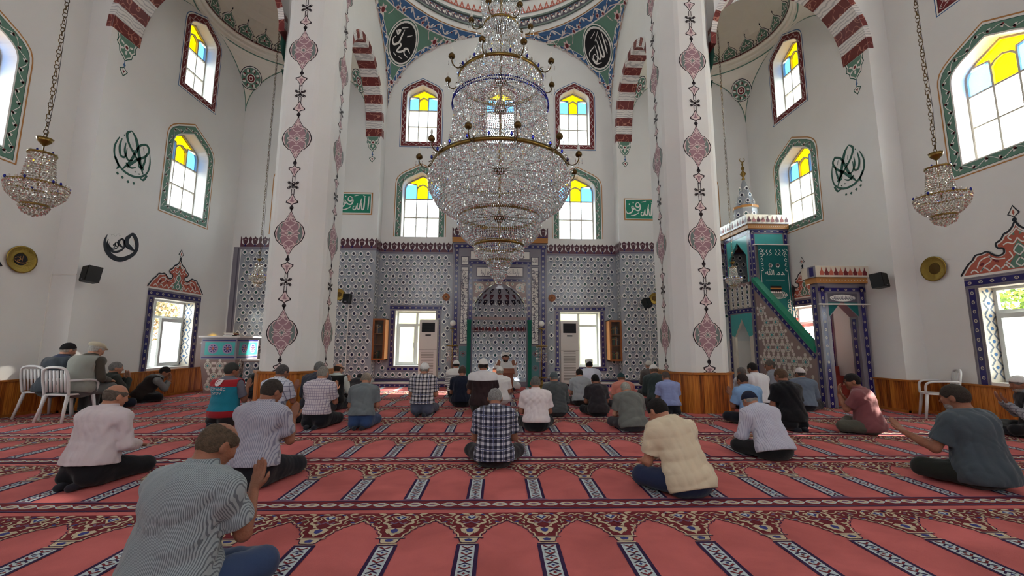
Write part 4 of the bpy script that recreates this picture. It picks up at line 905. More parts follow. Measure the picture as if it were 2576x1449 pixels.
# spandrel rosettes beside the pointed arch
SPN=mat('rose_brown_tile',(142,120,116),.25)
wallmesh(db,g0,rectpoly(ni0+.15,ni1-.15,2.0,3.17),[[p for p in mp if p[1]>2.05][:0] or [(a,b) for a,b in [( .03-.9,2.1),(.03-.88,2.3),(.03-.79,2.56),(.03-.6,2.83),(.03-.33,3.05),(.03,3.14),(.03+.33,3.05),(.03+.6,2.83),(.03+.79,2.56),(.03+.88,2.3),(.03+.9,2.1)]]],0,SPN,.003)
def rosette(mb,g,x,y,r,m1=CREAMP,m2=GREYT,m3=TEAL):
    mb.disc(g,x,y,r,m1,.005,12); mb.disc(g,x,y,r*.72,m2,.007,12)
    for k in range(8): mb.leaf(g,x+r*.25*cos(k*PI/4),y+r*.25*sin(k*PI/4),k*PI/4,r*.55,r*.28,m1,.009)
    mb.disc(g,x,y,r*.24,m3,.011,8)
for s in (-1,1):
    rosette(db,g0,.035+s*.62,3.0,.13)
    for x,y in ((.78,2.88),(.8,3.1),(.42,3.11),(.82,2.66),(.86,2.45),(.87,2.25),(.25,3.13)): rosette(db,g0,.035+s*x*.93,y,.05)
db.build('tile_bands',mroot)
# white calligraphy panels
AR_LONG='\ufed7\ufeaa \ufee7\ufead\ufeef \ufe97\ufed8\ufee0\ufe90 \ufeed\ufe9f\ufeec\ufede \ufed3\ufef0 \ufe8d\ufedf\ufeb4\ufee4\ufe8e\ufe80 \ufed3\ufee0\ufee8\ufeee\ufedf\ufef4\ufee8\ufede'
def panel(x0,x1,z0,z1,txt,vert,size,name='calligraphy_panel'):
    mb=MB(); mb.fbox(f,x0-.03,x1+.03,z0-.03,z1+.03,.0,.012,GREYD); mb.fbox(f,x0,x1,z0,z1,.002,.018,WPAINT); p=mb.build(name,mroot)
    t=MB(); L=z1-z0 if vert else x1-x0
    if vert:
        for row,dx in ((0,-.06),(1,.07)):
            me=text(sub(f,(x0+x1)/2+dx,(z0+z1)/2,PI/2,.02),txt if row else txt[::-1],0,0,size,INKB,'t',c=.0,width=L*.94); add_me(t,me,INKB)
        rnd=random.Random(int(abs(x0)*100))
        for k in range(38):
            zz=z0+.08+(L-.16)*k/38; xx=(x0+x1)/2+rnd.uniform(-.1,.1); ff=sub(f,xx,zz,rnd.uniform(0,3),.02)
            brush(t,ff,[(-.05,.02,.006),(0,-.03,.016),(.05,.0,.012),(.03,.04,.004)],INKB,0,4)
    else:
        me=text(sub(f,(x0+x1)/2,(z0+z1)/2,0,.02),txt,0,0,size,INKB,'t',c=0,width=L*.85); add_me(t,me,INKB)
    t.build('lettering',p)
INKB=mat('indigo_ink',(48,44,72),.6)
panel(a0+.28,a0+.49-.02,1.28,3.62,AR_LONG,True,.16); panel(a1-.49+.02,a1-.28,1.28,3.62,AR_LONG,True,.16)
panel(a0+.28,a0+.49-.02,3.72,3.95,'\ufdf4',False,.16); panel(a1-.49+.02,a1-.28,3.72,3.95,'\ufdf2',False,.16)
panel(ni0+.05,ni1-.05,3.9,4.13,'\ufdfa \ufeeb\ufeec\ufee8\ufe8e \ufecb\ufee0\ufef0 \ufee3\ufee6',False,.2); panel(ni0+.26,ni1-.26,3.36,3.62,'\ufed3\ufeee\ufedd \ufeed\ufe9f\ufeec\ufeda \ufeb7\ufec4\ufeae \ufe8d\ufedf\ufee4\ufeb4\ufe9f\ufeaa \ufe8d\ufedf\ufea4\ufeae\ufe8d\ufee1',False,.22)
tb=MB()
for x in (a0+.37,a1-.37):
    tb.rect(f,x-.12,x+.12,.2,1.2,TEALM if 0 else mat('muted_teal_tile',(88,128,132),.25),.008); rosette(tb,sub(f,0,0,0,.006),x,.98,.09,GREYT,TEALD,MAROON); rosette(tb,sub(f,0,0,0,.006),x,.55,.09,GREYT,TEALD,MAROON)
# crown blocks at the top corners and the gold cornice
tb.fbox(f,a0-.03,a1+.03,4.42,4.58,-.08,.05,GOLD); tb.rect(f,a0,a1,4.58,4.6,NAVY,.06)
crest(tb,sub(f,0,0,0,.0),a0-.04,a1+.04,4.58,.36,.3); tb.build('cornice',mroot)
for x in (.03-.92,.03+.92):
    gp=MB(); gp.fbox(f,x-.055,x+.055,.0,1.98,.0,.09,mat('green_velvet',(18,96,78),.8)); gp.fbox(f,x-.065,x+.065,1.9,2.0,0,.1,mat('green_velvet',(18,96,78),.8)); gp.build('green_jamb',mroot)
# ================================================================ chandeliers
CRY=None
def crystal2(name,c,tr=.35):
    m=bpy.data.materials.new(name); m.use_nodes=True; nt=m.node_tree; nt.nodes.remove(nt.nodes['Principled BSDF']); o=nt.nodes['Material Output']
    g=nt.nodes.new('ShaderNodeBsdfGlossy'); g.inputs['Roughness'].default_value=.06; g.inputs[0].default_value=c+(1,)
    t=nt.nodes.new('ShaderNodeBsdfTransparent'); t.inputs[0].default_value=tuple(x*.9 for x in c)+(1,)
    d=nt.nodes.new('ShaderNodeBsdfDiffuse'); d.inputs[0].default_value=tuple(x*.75 for x in c)+(1,)
    m1=nt.nodes.new('ShaderNodeMixShader'); m1.inputs[0].default_value=.22; m2=nt.nodes.new('ShaderNodeMixShader'); m2.inputs[0].default_value=tr
    nt.links.new(g.outputs[0],m1.inputs[1]); nt.links.new(d.outputs[0],m1.inputs[2]); nt.links.new(m1.outputs[0],m2.inputs[1]); nt.links.new(t.outputs[0],m2.inputs[2]); nt.links.new(m2.outputs[0],o.inputs[0]); return m
CRY=crystal2('cut_crystal',(.9,.94,.95),.06); CRYB=crystal2('blue_crystal',(.05,.06,.4),.1); BULB=mat('opal_bulb',(225,222,215),.3); CRYS=crystal2('silver_crystal',(.9,.88,.82),.2)
OCT=np.array([(1,0,0),(0,1,0),(-1,0,0),(0,-1,0),(0,0,1),(0,0,-1)],float); OCF=[(0,1,4),(1,2,4),(2,3,4),(3,0,4),(1,0,5),(2,1,5),(3,2,5),(0,3,5)]
def beads(mb,pts,rx,rz,m,jit=.3):
    rnd=np.random.RandomState(len(pts)); 
    for p in pts:
        a=rnd.rand()*3; ca,sa=math.cos(a),math.sin(a); t=(rnd.rand(2)-.5)*jit
        v=OCT*np.array([rx,rx,rz]); x=v[:,0]*ca-v[:,1]*sa; y=v[:,0]*sa+v[:,1]*ca; z=v[:,2]
        mb.add(np.stack([p[0]+x+z*t[0],p[1]+y+z*t[1],p[2]+z],1),OCF,m)
def curtain(mb,c,prof,dstr,dbead,rx,rz,m,sag=0):
    # prof: [(r,z)...] path of the strands
    P=[np.array(p,float) for p in prof]; seg=[np.linalg.norm(P[i+1]-P[i]) for i in range(len(P)-1)]; L=sum(seg); nb=int(L/dbead); rm=max(p[0] for p in P); ns=int(2*PI*rm/dstr); pts=[]
    for j in range(nb+1):
        d=L*j/max(nb,1); i=0
        while i<len(seg)-1 and d>seg[i]: d-=seg[i]; i+=1
        q=P[i]+(P[i+1]-P[i])*min(1,d/seg[i]); k0=max(6,int(ns*min(1,(q[0]/rm)*1.05+.02))) 
        for k in range(k0):
            a=2*PI*(k+.5*(j%2))/k0; pts.append((c[0]+q[0]*cos(a),c[1]+q[0]*sin(a),c[2]+q[1]))
    beads(mb,pts,rx,rz,m)
def ringobj(name,c,r,z,h,w,m,root,n=64):
    mb=MB(); mb.lathe([(r,z-h/2),(r+w,z-h/2),(r+w,z+h/2),(r,z+h/2),(r,z-h/2)],(c[0],c[1],c[2]),m,n); return mb.build(name,root,True)
def jewels(c,r,z,n,s,root,every=3):
    mb=MB()
    for k in range(n):
        a=2*PI*k/n; mb.ball((c[0]+r*cos(a),c[1]+r*sin(a),c[2]+z+s*1.1),s,CRYB if k%every==0 else CRYS,5,(.6,.6,1.15))
    return mb.build('jewel_border',root,kind='stuff')
def candle_arm(c,r,z,a,L,root,s=1):
    d=Vector((cos(a),sin(a),0)); o=Vector(c)+d*r+Vector((0,0,z)); mb=MB()
    pts=[(0,.0),(.06,-.05),(.14,-.09),(.22,-.07),(.27,0),(.28,.07)]; pts=[(x*L/.28,y) for x,y in pts]
    mb.tube([o+d*x+Vector((0,0,y*s)) for x,y in crom(pts,3)],.013*s,BRASSD,6); mb.tube([o+d*x+Vector((0,0,y*s)) for x,y in crom([(.1*L/.28,-.08),(.06,-.0),(.02,.03),(.05,.06),(.09,.04)],3)],.009*s,BRASSD,5)
    t=o+d*L+Vector((0,0,.07*s)); mb.lathe([(.012*s,0),(.05*s,.012*s),(.075*s,.05*s),(.07*s,.09*s),(.05*s,.12*s),(.03*s,.13*s),(.03*s,.14*s)],t,BRASSD,12)
    arm=mb.build('candle_arm',root,True)
    b=MB(); b.lathe([(.022*s,.13*s),(.024*s,.17*s),(.03*s,.2*s),(.026*s,.24*s),(.012*s,.28*s),(.002,.31*s)],t,BULB,8); bo=b.build('bulb',arm,True); bo['label']='white candle-shaped bulb'
    e=MB(); beads(e,[tuple(t+Vector((x*.07*s,y*.07*s,-k*.035*s))) for x,y in ((1,0),(-1,0),(0,1),(0,-1)) for k in range(1,5)],.011*s,.017*s,CRY); beads(e,[tuple(o+d*L*.5+Vector((0,0,-.12*s-k*.04*s))) for k in range(4)],.014*s,.024*s,CRY); e.build('crystal_drops',arm,kind='stuff')
def big_chandelier():
    c=(0,9.2,0); root=empty('chandelier',(0,9.2,2.55),'huge five-tier crystal chandelier with brass rings and candle bulbs hanging in the centre','chandelier')
    mb=MB(); mb.tube([(0,9.2,2.9),(0,9.2,14.5)],.03,BRASS,8)
    for z,r in ((5.25,1.5),(7.45,.96),(8.85,.42),(4.12,.9),(6.75,1.08)):
        for k in range(12):
            a=2*PI*k/12; mb.tube([(0,9.2,z+.0),(r*cos(a),9.2+r*sin(a),z)],.009,BRASSD,4)
        mb.lathe([(.03,z-.12),(.13,z-.06),(.16,z),(.1,z+.06),(.03,z+.1)],c,BRASSD,12)
    mb.build('centre_rod',root)
    for nm,r,z,h,w in (('brass_ring',1.5,5.25,.07,.05),('brass_ring',.96,7.45,.07,.04),('brass_ring',.41,8.85,.06,.03),('brass_ring',.87,4.12,.08,.04),('brass_ring',.53,3.47,.08,.04),('brass_ring',.25,3.12,.05,.03)): ringobj(nm,c,r,z,h,w,BRASS,root)
    T=(('upper_crown',[(.42,9.9),(.5,9.5),(.42,8.9)],.05,.045,.017,.021),('crystal_skirt',[(.42,8.82),(.52,8.4),(.72,7.9),(.94,7.5)],.045,.045,.018,.023),
       ('crystal_drum',[(.98,7.4),(1.05,7.1),(1.07,6.75),(1.12,6.2),(1.22,5.7),(1.35,5.33)],.045,.045,.0185,.0215),('great_bowl',[(1.52,5.2),(1.62,4.98),(1.6,4.72),(1.42,4.4),(1.12,4.18),(.92,4.12)],.044,.056,.0185,.03),
       ('second_bowl',[(.92,4.06),(.95,3.92),(.88,3.72),(.7,3.54),(.56,3.48)],.046,.055,.017,.032),('third_bowl',[(.56,3.42),(.55,3.3),(.44,3.18),(.29,3.13)],.042,.05,.015,.028),('crystal_tassel',[(.28,3.08),(.22,2.98),(.17,2.9),(.19,2.8),(.1,2.72),(.05,2.6)],.04,.05,.022,.035))
    for nm,pr,ds,dbd,rx,rz in T:
        mb=MB(); curtain(mb,c,pr,ds,dbd,rx,rz,CRY); 
        if nm=='great_bowl': curtain(mb,c,[(1.5,5.22),(.9,4.9),(.3,4.75)],.075,.09,.02,.03,CRY)
        mb.build(nm,root,kind='stuff')
    mb=MB(); curtain(mb,c,[(1.12,6.86),(1.13,6.78)],.05,.05,.022,.022,CRYB); mb.build('blue_bead_band',root,kind='stuff')
    jewels(c,1.56,5.29,66,.045,root); jewels(c,1.0,7.49,46,.042,root)
    for k in range(12): candle_arm(c,1.52,5.25,2*PI*(k+.35)/12,.3,root)
    for k in range(9): candle_arm(c,1.0,7.45,2*PI*(k+.3)/9,.28,root)
    for k in range(6): candle_arm(c,.46,8.85,2*PI*(k+.1)/6,.26,root)
    return root
big_chandelier()
def small_chandelier(x,y,zb,s,label,ztop):
    c=(x,y,zb); root=empty('chandelier',(x,y,zb),label,'chandelier'); mb=MB()
    mb.tube([(x,y,zb+.4*s),(x,y,zb+1.0*s)],.008*s,BRASS,6); mb.lathe([(.01*s,.98*s),(.03*s,1.0*s),(.07*s,1.04*s),(.09*s,1.09*s),(.04*s,1.07*s),(.01*s,1.1*s)],c,BRASS,10); mb.build('stem',root,True)
    ch=MB(); z=zb+1.1*s; k=0
    while z<ztop:
        t=k*.9; L=.05*s+.01; r=.02*s+.004
        ch.tube([(x+r*cos(a)*cos(t%PI),y+r*cos(a)*sin(t%PI),z+L*.5+L*.6*sin(a)) for a in [2*PI*i/8 for i in range(8)]],.0045*s+.001,BRASSD,4,closed=True); z+=L*.95; k+=1
    ch.build('chain',root)
    ca=MB(); ca.tube([(x+.012,y,zb+1.1*s),(x+.05,y,zb+1.8*s),(x+.03,y,zb+3),(x+.02,y,ztop)],.004,IRON,4); ca.build('cable',root)
    for r,z in ((.29,.42),(.135,.86),(.3*.45,.14)): ringobj('brass_ring',c,r*s,z*s,.025*s,.012*s,BRASS,root,24)
    for nm,pr,dd in (('crystal_tower',[(.12*s,.85*s),(.145*s,.6*s),(.165*s,.44*s)],.034*s),('crystal_bowl',[(.3*s,.4*s),(.28*s,.3*s),(.2*s,.2*s),(.14*s,.16*s)],.034*s),('crystal_tassel',[(.14*s,.12*s),(.12*s,.06*s),(.05*s,.02*s),(.01,.0)],.036*s)):
        mb=MB(); curtain(mb,c,pr,dd*1.05,dd,.016*s,.022*s,CRYS); mb.build(nm,root,kind='stuff')
    jewels(c,.3*s,.42*s,22,.022*s,root); jewels(c,.135*s,.86*s,11,.018*s,root)
small_chandelier(-6.22,5.6,2.95,1.0,'small crystal chandelier on a long chain in front of the left brass plate',10.5)
small_chandelier(6.38,5.6,3.0,1.0,'small crystal chandelier on a long chain above the right brass plate',10.5)
small_chandelier(-6.05,10.57,2.66,.66,'tiny distant crystal chandelier hanging beside the left pillar before the tiled wall',11.6)
small_chandelier(6.12,10.57,2.72,.66,'tiny distant crystal chandelier hanging in front of the pulpit tower',11.6)
# ================================================================ fixtures
def frame_box(mb,fr,a0,a1,b0,b1,c0,c1,t,m):
    for q in ((a0,a1,b0,b0+t),(a0,a1,b1-t,b1),(a0,a0+t,b0+t,b1-t),(a1-t,a1,b0+t,b1-t)): mb.fbox(fr,*q,c0,c1,m)
ACW=mat('air_conditioner_white',(206,198,190),.4); SLOT=mat('dark_slot',(28,28,30),.6)
def aircon(x0,x1,label):
    y0=12.3; root=empty('air_conditioner',((x0+x1)/2,y0+.15,.14),label,'air conditioner'); f=frame((0,y0,0),(1,0,0),(0,0,1),(0,-1,0))
    mb=MB(); mb.box((x0,y0,.14),(x1,y0+.33,1.9),ACW); mb.prism(frame((x0,0,0),(0,1,0),(0,0,1),(1,0,0)),[(y0,1.9),(y0+.33,1.9),(y0+.33,1.97),(y0+.06,1.97),(y0+.02,1.94)],0,x1-x0,ACW); mb.rect(f,x0,x1,1.095,1.1,SLOT,.001); mb.build('body',root)
    g=MB(); g.fbox(f,x0+.07,x1-.07,1.6,1.88,-.01,.004,SLOT)
    for k in range(5): g.fbox(f,x0+.07,x1-.07,1.63+k*.05,1.645+k*.05,.004,.014,IRON)
    g.build('air_outlet',root); g=MB(); g.fbox(f,x0+.18,x1-.18,1.5,1.535,0,.005,SLOT); g.build('display',root)
    g=MB()
    for k in range(19): g.fbox(f,x0+.07,x1-.09,.24+k*.045,.255+k*.045,0,.004,mat('slot_shade',(120,112,106),.6))
    g.build('intake_grille',root)
aircon(-2.3,-1.78,'tall white floor-standing air conditioner left of the prayer niche')
aircon(1.84,2.36,'tall white floor-standing air conditioner right of the prayer niche')
WALNUT=mat('orange_brown_wood',(150,84,40),.4,var=.25,vscale=9); WLIT=mat('lit_side_wood',(206,140,92),.35,var=.15,vscale=9)
BOOKC=[mat('book_%s'%n,c,.6) for n,c in (('black',(40,34,34)),('brown',(84,50,36)),('green',(44,70,54)),('red',(112,40,36)),('tan',(170,140,100)),('navy',(40,44,76)))]
def bookcase(x0,x1,flip,label,full):
    y0,y1,z0,z1=12.46,12.88,.78,2.0; root=empty('wall_bookcase',((x0+x1)/2,y1,z0),label,'bookcase'); f=frame((0,y0,0),(1,0,0),(0,0,1),(0,-1,0)); mb=MB()
    mb.box((x0,y0+.02,z0),(x0+.02,y1,z1),WLIT if flip>0 else WALNUT); mb.box((x1-.02,y0+.02,z0),(x1,y1,z1),WLIT if flip<0 else WALNUT); mb.box((x0,y0+.02,z0),(x1,y1,z0+.03),WALNUT); mb.box((x0,y0+.02,z1-.03),(x1,y1,z1),WALNUT); mb.box((x0,y1-.02,z0),(x1,y1,z1),WALNUT)  # niche-facing side is paler: the light falling on it is put into the colour
    for z in (1.22,1.55): mb.box((x0+.02,y0+.05,z),(x1-.02,y1-.02,z+.02),WALNUT)
    mb.build('carcass',root); d=MB(); frame_box(d,f,x0,x1,z0,z1,-.02,0,.055,WALNUT); dd=d.build('door',root); g=MB(); g.rect(f,x0+.05,x1-.05,z0+.05,z1-.05,GC,-.012); g.build('glass_pane',dd)
    rnd=random.Random(int(x0*10)); n=0; cnt={}; ORD=('first','second','third','fourth','fifth','sixth','seventh','eighth','ninth','tenth')
    for z in ((.81,1.24,1.57) if full else (.81,1.57)):
        x=x0+.06+(0 if z<1 else .0)
        while x<x1-.09:
            w=rnd.uniform(.025,.045); h=rnd.uniform(.2,.27)
            b=MB(); b.box((x,y0+.1,z),(x+w*.9,y0+.28,z+h),BOOKC[rnd.randrange(6)]); b.fbox(frame((0,y0+.1,0),(1,0,0),(0,0,1),(0,-1,0)),x+.004,x+w*.9-.004,z+h*.7,z+h*.8,0,.001,GOLD)
            ci=n%6; b.mats[0]=BOOKC[ci]; sh={.81:'bottom',1.24:'middle',1.57:'top'}[z]; cnt[z]=cnt.get(z,0)+1; b.build('book',loc=(x,y0+.2,z),label='%s upright book, %s from the left on the %s shelf, %s wall bookcase'%(('black','brown','green','red','tan','navy')[ci],ORD[cnt[z]-1],sh,'left' if x0<0 else 'right'),cat='book',group='books in the %s wall bookcase'%('left' if x0<0 else 'right')); x+=w; n+=1
            if not full and n in (3,7): break
bookcase(-3.7,-3.33,-1,'small glazed wooden wall bookcase beside the window left of the prayer niche',False)
bookcase(3.33,3.7,1,'small glazed wooden wall bookcase beside the window right of the prayer niche',True)
def floor_lamp(x,y,label):
    root=empty('floor_lamp',(x,y,0),label,'floor lamp'); c=(x,y,0)
    mb=MB(); mb.lathe([(.001,.0),(.17,0),(.17,.03),(.06,.08),(.03,.14),(.06,.2),(.02,.26),(.001,.27)],c,BRASS,16); mb.build('base',root,True)
    mb=MB(); mb.tube([(x,y,.2),(x,y,1.78)],.014,BRASS,8)
    for z in (.55,1.18,1.62): mb.ball((x,y,z),.03,BRASS,6)
    mb.build('pole',root,True); mb=MB()
    for z,r in ((.3,.16),(1.2,.17),(1.7,.08)):
        mb.lathe([(.02,z),(r,z),(r+.02,z+.025),(r,z+.03),(.02,z+.012)],c,BRASS,16)
    mb.build('tray',root,True); mb=MB(); curtain(mb,c,[(.16,1.17),(.15,.78)],.05,.04,.01,.014,CRYS); mb.build('crystal_fringe',root,kind='stuff')
    mb=MB(); mb.ball((x,y,1.87),.085,BULB,10); mb.build('globe_shade',root,True)
floor_lamp(-1.33,12.3,'tall brass floor lamp with white globe left of the prayer niche'); floor_lamp(1.27,12.3,'tall brass floor lamp with white globe right of the prayer niche')
for x,l in ((-1.62,'left'),(1.66,'right')):
    mb=MB(); f=sub(FC,x,2.7,0,.008); mb.prism(lambda a,b,c:f(a,b,c),[(.12*cos(a),.12*sin(a)) for a in [PI/4+PI/4*k for k in range(8)]],0,.03,WALNUT); mb.ring(f,0,0,.05,.062,GOLD,.032,12); mb.disc(f,0,0,.02,INK,.032,8)
    mb.build('wooden_plaque',label='small brown octagonal wooden plaque on the tiles %s of the prayer niche'%l,cat='wall plaque')
def speaker(p,rz,tilt,w,h,d,label,arm):
    root=empty('loudspeaker',p,label,'loudspeaker'); root.rotation_euler=(tilt,0,rz)
    I=lambda n,mb,sm=False: setattr(mb.build(n,None,sm),'parent',root)
    mb=MB(); mb.box((-w/2,0,-h/2),(w/2,d,h/2),IRON); I('cabinet',mb); mb=MB(); mb.box((-w/2+.012,-.012,-h/2+.02),(w/2-.012,0,h/2-.012),mat('speaker_grille',(14,14,15),.8)); I('grille',mb)
    mb=MB(); mb.box((-.03,-.015,-h/2+.03),(.03,-.013,-h/2+.045),GREYT); I('badge',mb); mb=MB(); mb.tube([(0,d,0),arm],.014,IRON,6); I('bracket',mb); return root
speaker((-7.72,7.93,2.55),-.5,-.12,.27,.3,.2,'black loudspeaker high on the left wall pier below the black calligraphy',(-.37,.18,.02))
speaker((7.74,8.02,2.6),.45,-.12,.26,.29,.2,'black loudspeaker on the right wall pier beside the pulpit gate',(.34,.16,.02))
speaker((-4.4,12.12,2.56),-.1,-.15,.2,.27,.16,'black loudspeaker on the tiled wall right of the left pillar',(0,.32,.02))
speaker((4.42,12.1,2.53),.5,-.45,.2,.27,.16,'black tilted loudspeaker on the tiled wall left of the right pillar',(.1,.34,.1))
def plate(fr,a,b,r,label,dark):
    root=empty('brass_plate',fr(a,b,.01),label,'wall plate'); M=Matrix((( fr.u.x,fr.v.x,fr.n.x,0),(fr.u.y,fr.v.y,fr.n.y,0),(fr.u.z,fr.v.z,fr.n.z,0),(0,0,0,1)))
    mb=MB(); k=[(0.001,.012),(r*.45,.012),(r*.52,.02),(r*.62,.012),(r*.9,.04),(r,.045),(r,.035),(r*.6,.0),(.001,0)]; mb.lathe(k,(0,0,0),mat('hammered_brass',(150,124,62),.3,1,bump=.8,bscale=25),28); mb.v=[fr(a+v[0],b+v[1],v[2]+.006) for v in mb.v]; mb.build('dish',root,True)
    mb=MB(); g=sub(fr,a,b,0,.022); mb.disc(g,0,0,r*.44,BLACK if dark else BRASSD,.0,20)
    if dark:
        for p in ([(-.08,-.02,.006),(-.02,-.05,.014),(.06,-.04,.01),(.08,-.01,.004)],[(-.02,-.03,.008),(-.01,.05,.006)],[(.015,-.03,.008),(.02,.06,.006)],[(-.09,.0,.004),(-.04,.03,.01),(.0,0,.008),(-.05,-.02,.006)]): brush(mb,g,[(x*r/.2,y*r/.2,w) for x,y,w in p],GOLD,.003,4)
    mb.build('centre_medallion',root)
plate(FLA,7.47,2.71,.24,'round brass plate with black centre and gold signature on the left wall',True); plate(FRA,7.65,2.76,.24,'round plain brass plate on the right wall below the small chandelier',False)
plate(FS,-4.72,2.7,.17,'brass plate on the tiled wall half hidden by the left pillar',False); plate(FS,4.72,2.66,.17,'brass plate on the tiled wall half hidden by the right pillar',False)
mb=MB()
for x in (-4.42,4.55): mb.fbox(FS,x-.012,x+.012,.25,2.42 if x>0 else 2.4,.005,.022,WPAINT)
mb.build('trim_15',kind='structure')
mb=MB(); mb.fbox(FJ,-XA,-XB,2.53,2.545,.0,.012,WPAINT); mb.fbox(FLA,YJ-.02,YJ,.6,2.54,0,.012,WPAINT); mb.build('trim_16',kind='structure')
for f,a,b,l in ((FL,11.75,.49,'beside the left window'),(FLA,7.3,.47,'behind the plastic chairs')):
    mb=MB(); mb.fbox(f,a-.045,a+.045,b-.03,b+.03,.03,.05,PVC); mb.disc(sub(f,a,b),0,0,.02,GREYT,.051,8); mb.build('wall_socket',label='white socket on the wood boarding %s'%l,cat='socket')
# pulpit-like tiled teaching desk on the left
TBR=mat('brown_star_tile',(150,124,112),.25)
def starfield(mb,f,poly_in,a0,a1,b0,b1,s=.3):
    y=b0+s*.5; r=0
    while y<b1:
        x=a0+s*.5+(r%2)*s*.5
        while x<a1:
            if poly_in(x,y,s*.36):
                rosette(mb,f,x,y,s*.32)
                for k in range(6):
                    xx,yy=x+s*.47*cos(k*PI/3+PI/6),y+s*.44*sin(k*PI/3+PI/6)
                    if poly_in(xx,yy,.05): mb.disc(f,xx,yy,s*.13,CREAMP,.005,8); mb.disc(f,xx,yy,s*.08,PINKW,.006,6)
            elif poly_in(x,y,.05): mb.disc(f,x,y,s*.13,CREAMP,.005,8)
            x+=s
        y+=s*.87; r+=1
def teaching_desk():
    x0,x1,y0,y1,z1=-7.5,-6.62,10.9,11.85,1.4; root=empty('preaching_desk',((x0+x1)/2,(y0+y1)/2,0),'tall tiled preaching desk with turquoise rosette panel beside the left window','preaching desk')
    f=frame((0,y0,0),(1,0,0),(0,0,1),(0,-1,0)); g=frame((x1,0,0),(0,1,0),(0,0,1),(1,0,0))
    def rx(z): return 0 if z>.85 else .1*(1-z/.85)
    mb=MB()
    for z0,zz in ((.0,.85),(.85,z1)):
        a,b=rx(z0),rx(zz) if zz<=.85 else 0
        v=[(x0+a,y0+a,z0),(x1-a,y0+a,z0),(x1-a,y1,z0),(x0+a,y1,z0),(x0+b,y0+b,zz),(x1-b,y0+b,zz),(x1-b,y1,zz),(x0+b,y1,zz)]
        mb.add(v,[(0,1,5,4),(1,2,6,5),(2,3,7,6),(3,0,4,7)],SPN)
    mb.build('body',root)
    d=MB()
    for ff,a0,a1 in ((f,x0,x1),(g,y0,y1)):
        d.rect(ff,a0,a1,.85,z1,GREYT,.002); d.rect(ff,a0+.1,a1-.04,.96,1.28,TEAL,.004)
        for y in (1.33,.9): d.rect(ff,a0+.03,a1-.03,y-.012,y+.012,NAVY,.004)
        for s in ((.3,.66) if ff is f else (.32,.7)): rosette(d,ff,a0+s,1.12,.13,mat('lilac_tile',(150,132,160),.2),NAVY,TERRA)
        st=(lambda ff:(lambda u,v,c=0: tuple(Vector(ff(u,v,c))-ff.n*rx(v))))(ff)
        st.n=ff.n; starfield(d,st,lambda x,y,r,a0=a0,a1=a1: a0+.1+r*.7<x<a1-.1-r*.7 and .05+r<y<.86-r*.7,a0+.05,a1,.02,.82,.3)
    d.build('tile_panels',root)
    mb=MB(); mb.box((x0-.05,y0-.06,z1),(x1+.1,y1+.03,z1+.04),MARB); mb.build('top_slab',root)
    mb=MB(); a=MB(); a.box((-6.6,11.2,0),(-6.15,11.75,.8),SPN); a.rect(frame((0,11.2,0),(1,0,0),(0,0,1),(0,-1,0)),-6.58,-6.17,.03,.78,TILEG,.002)
    for i in range(2):
        for j in range(4): tilecell(a,frame((-6.48+i*.21,11.2-.003,.12+j*.19),(1,0,0),(0,0,1),(0,-1,0)),i)
    a.box((-6.62,11.17,.8),(-6.12,11.78,.84),MARB); a.build('side_step_block',root)
    for i,(dx,c,l) in enumerate(((.14,2,'lowest of the pile'),(.18,3,'in the middle of the pile'),(.16,4,'topmost of the pile'))):
        b=MB(); b.box((-7.2+dx,11.0,z1+.04+i*.03),(-6.95+dx,11.2,z1+.065+i*.03),BOOKC[c]); b.box((-7.195+dx,10.998,z1+.044+i*.03),(-6.955+dx,11.0,z1+.061+i*.03),WPAINT); b.build('book',label='closed book lying on the preaching desk, %s'%l,cat='book')
teaching_desk()
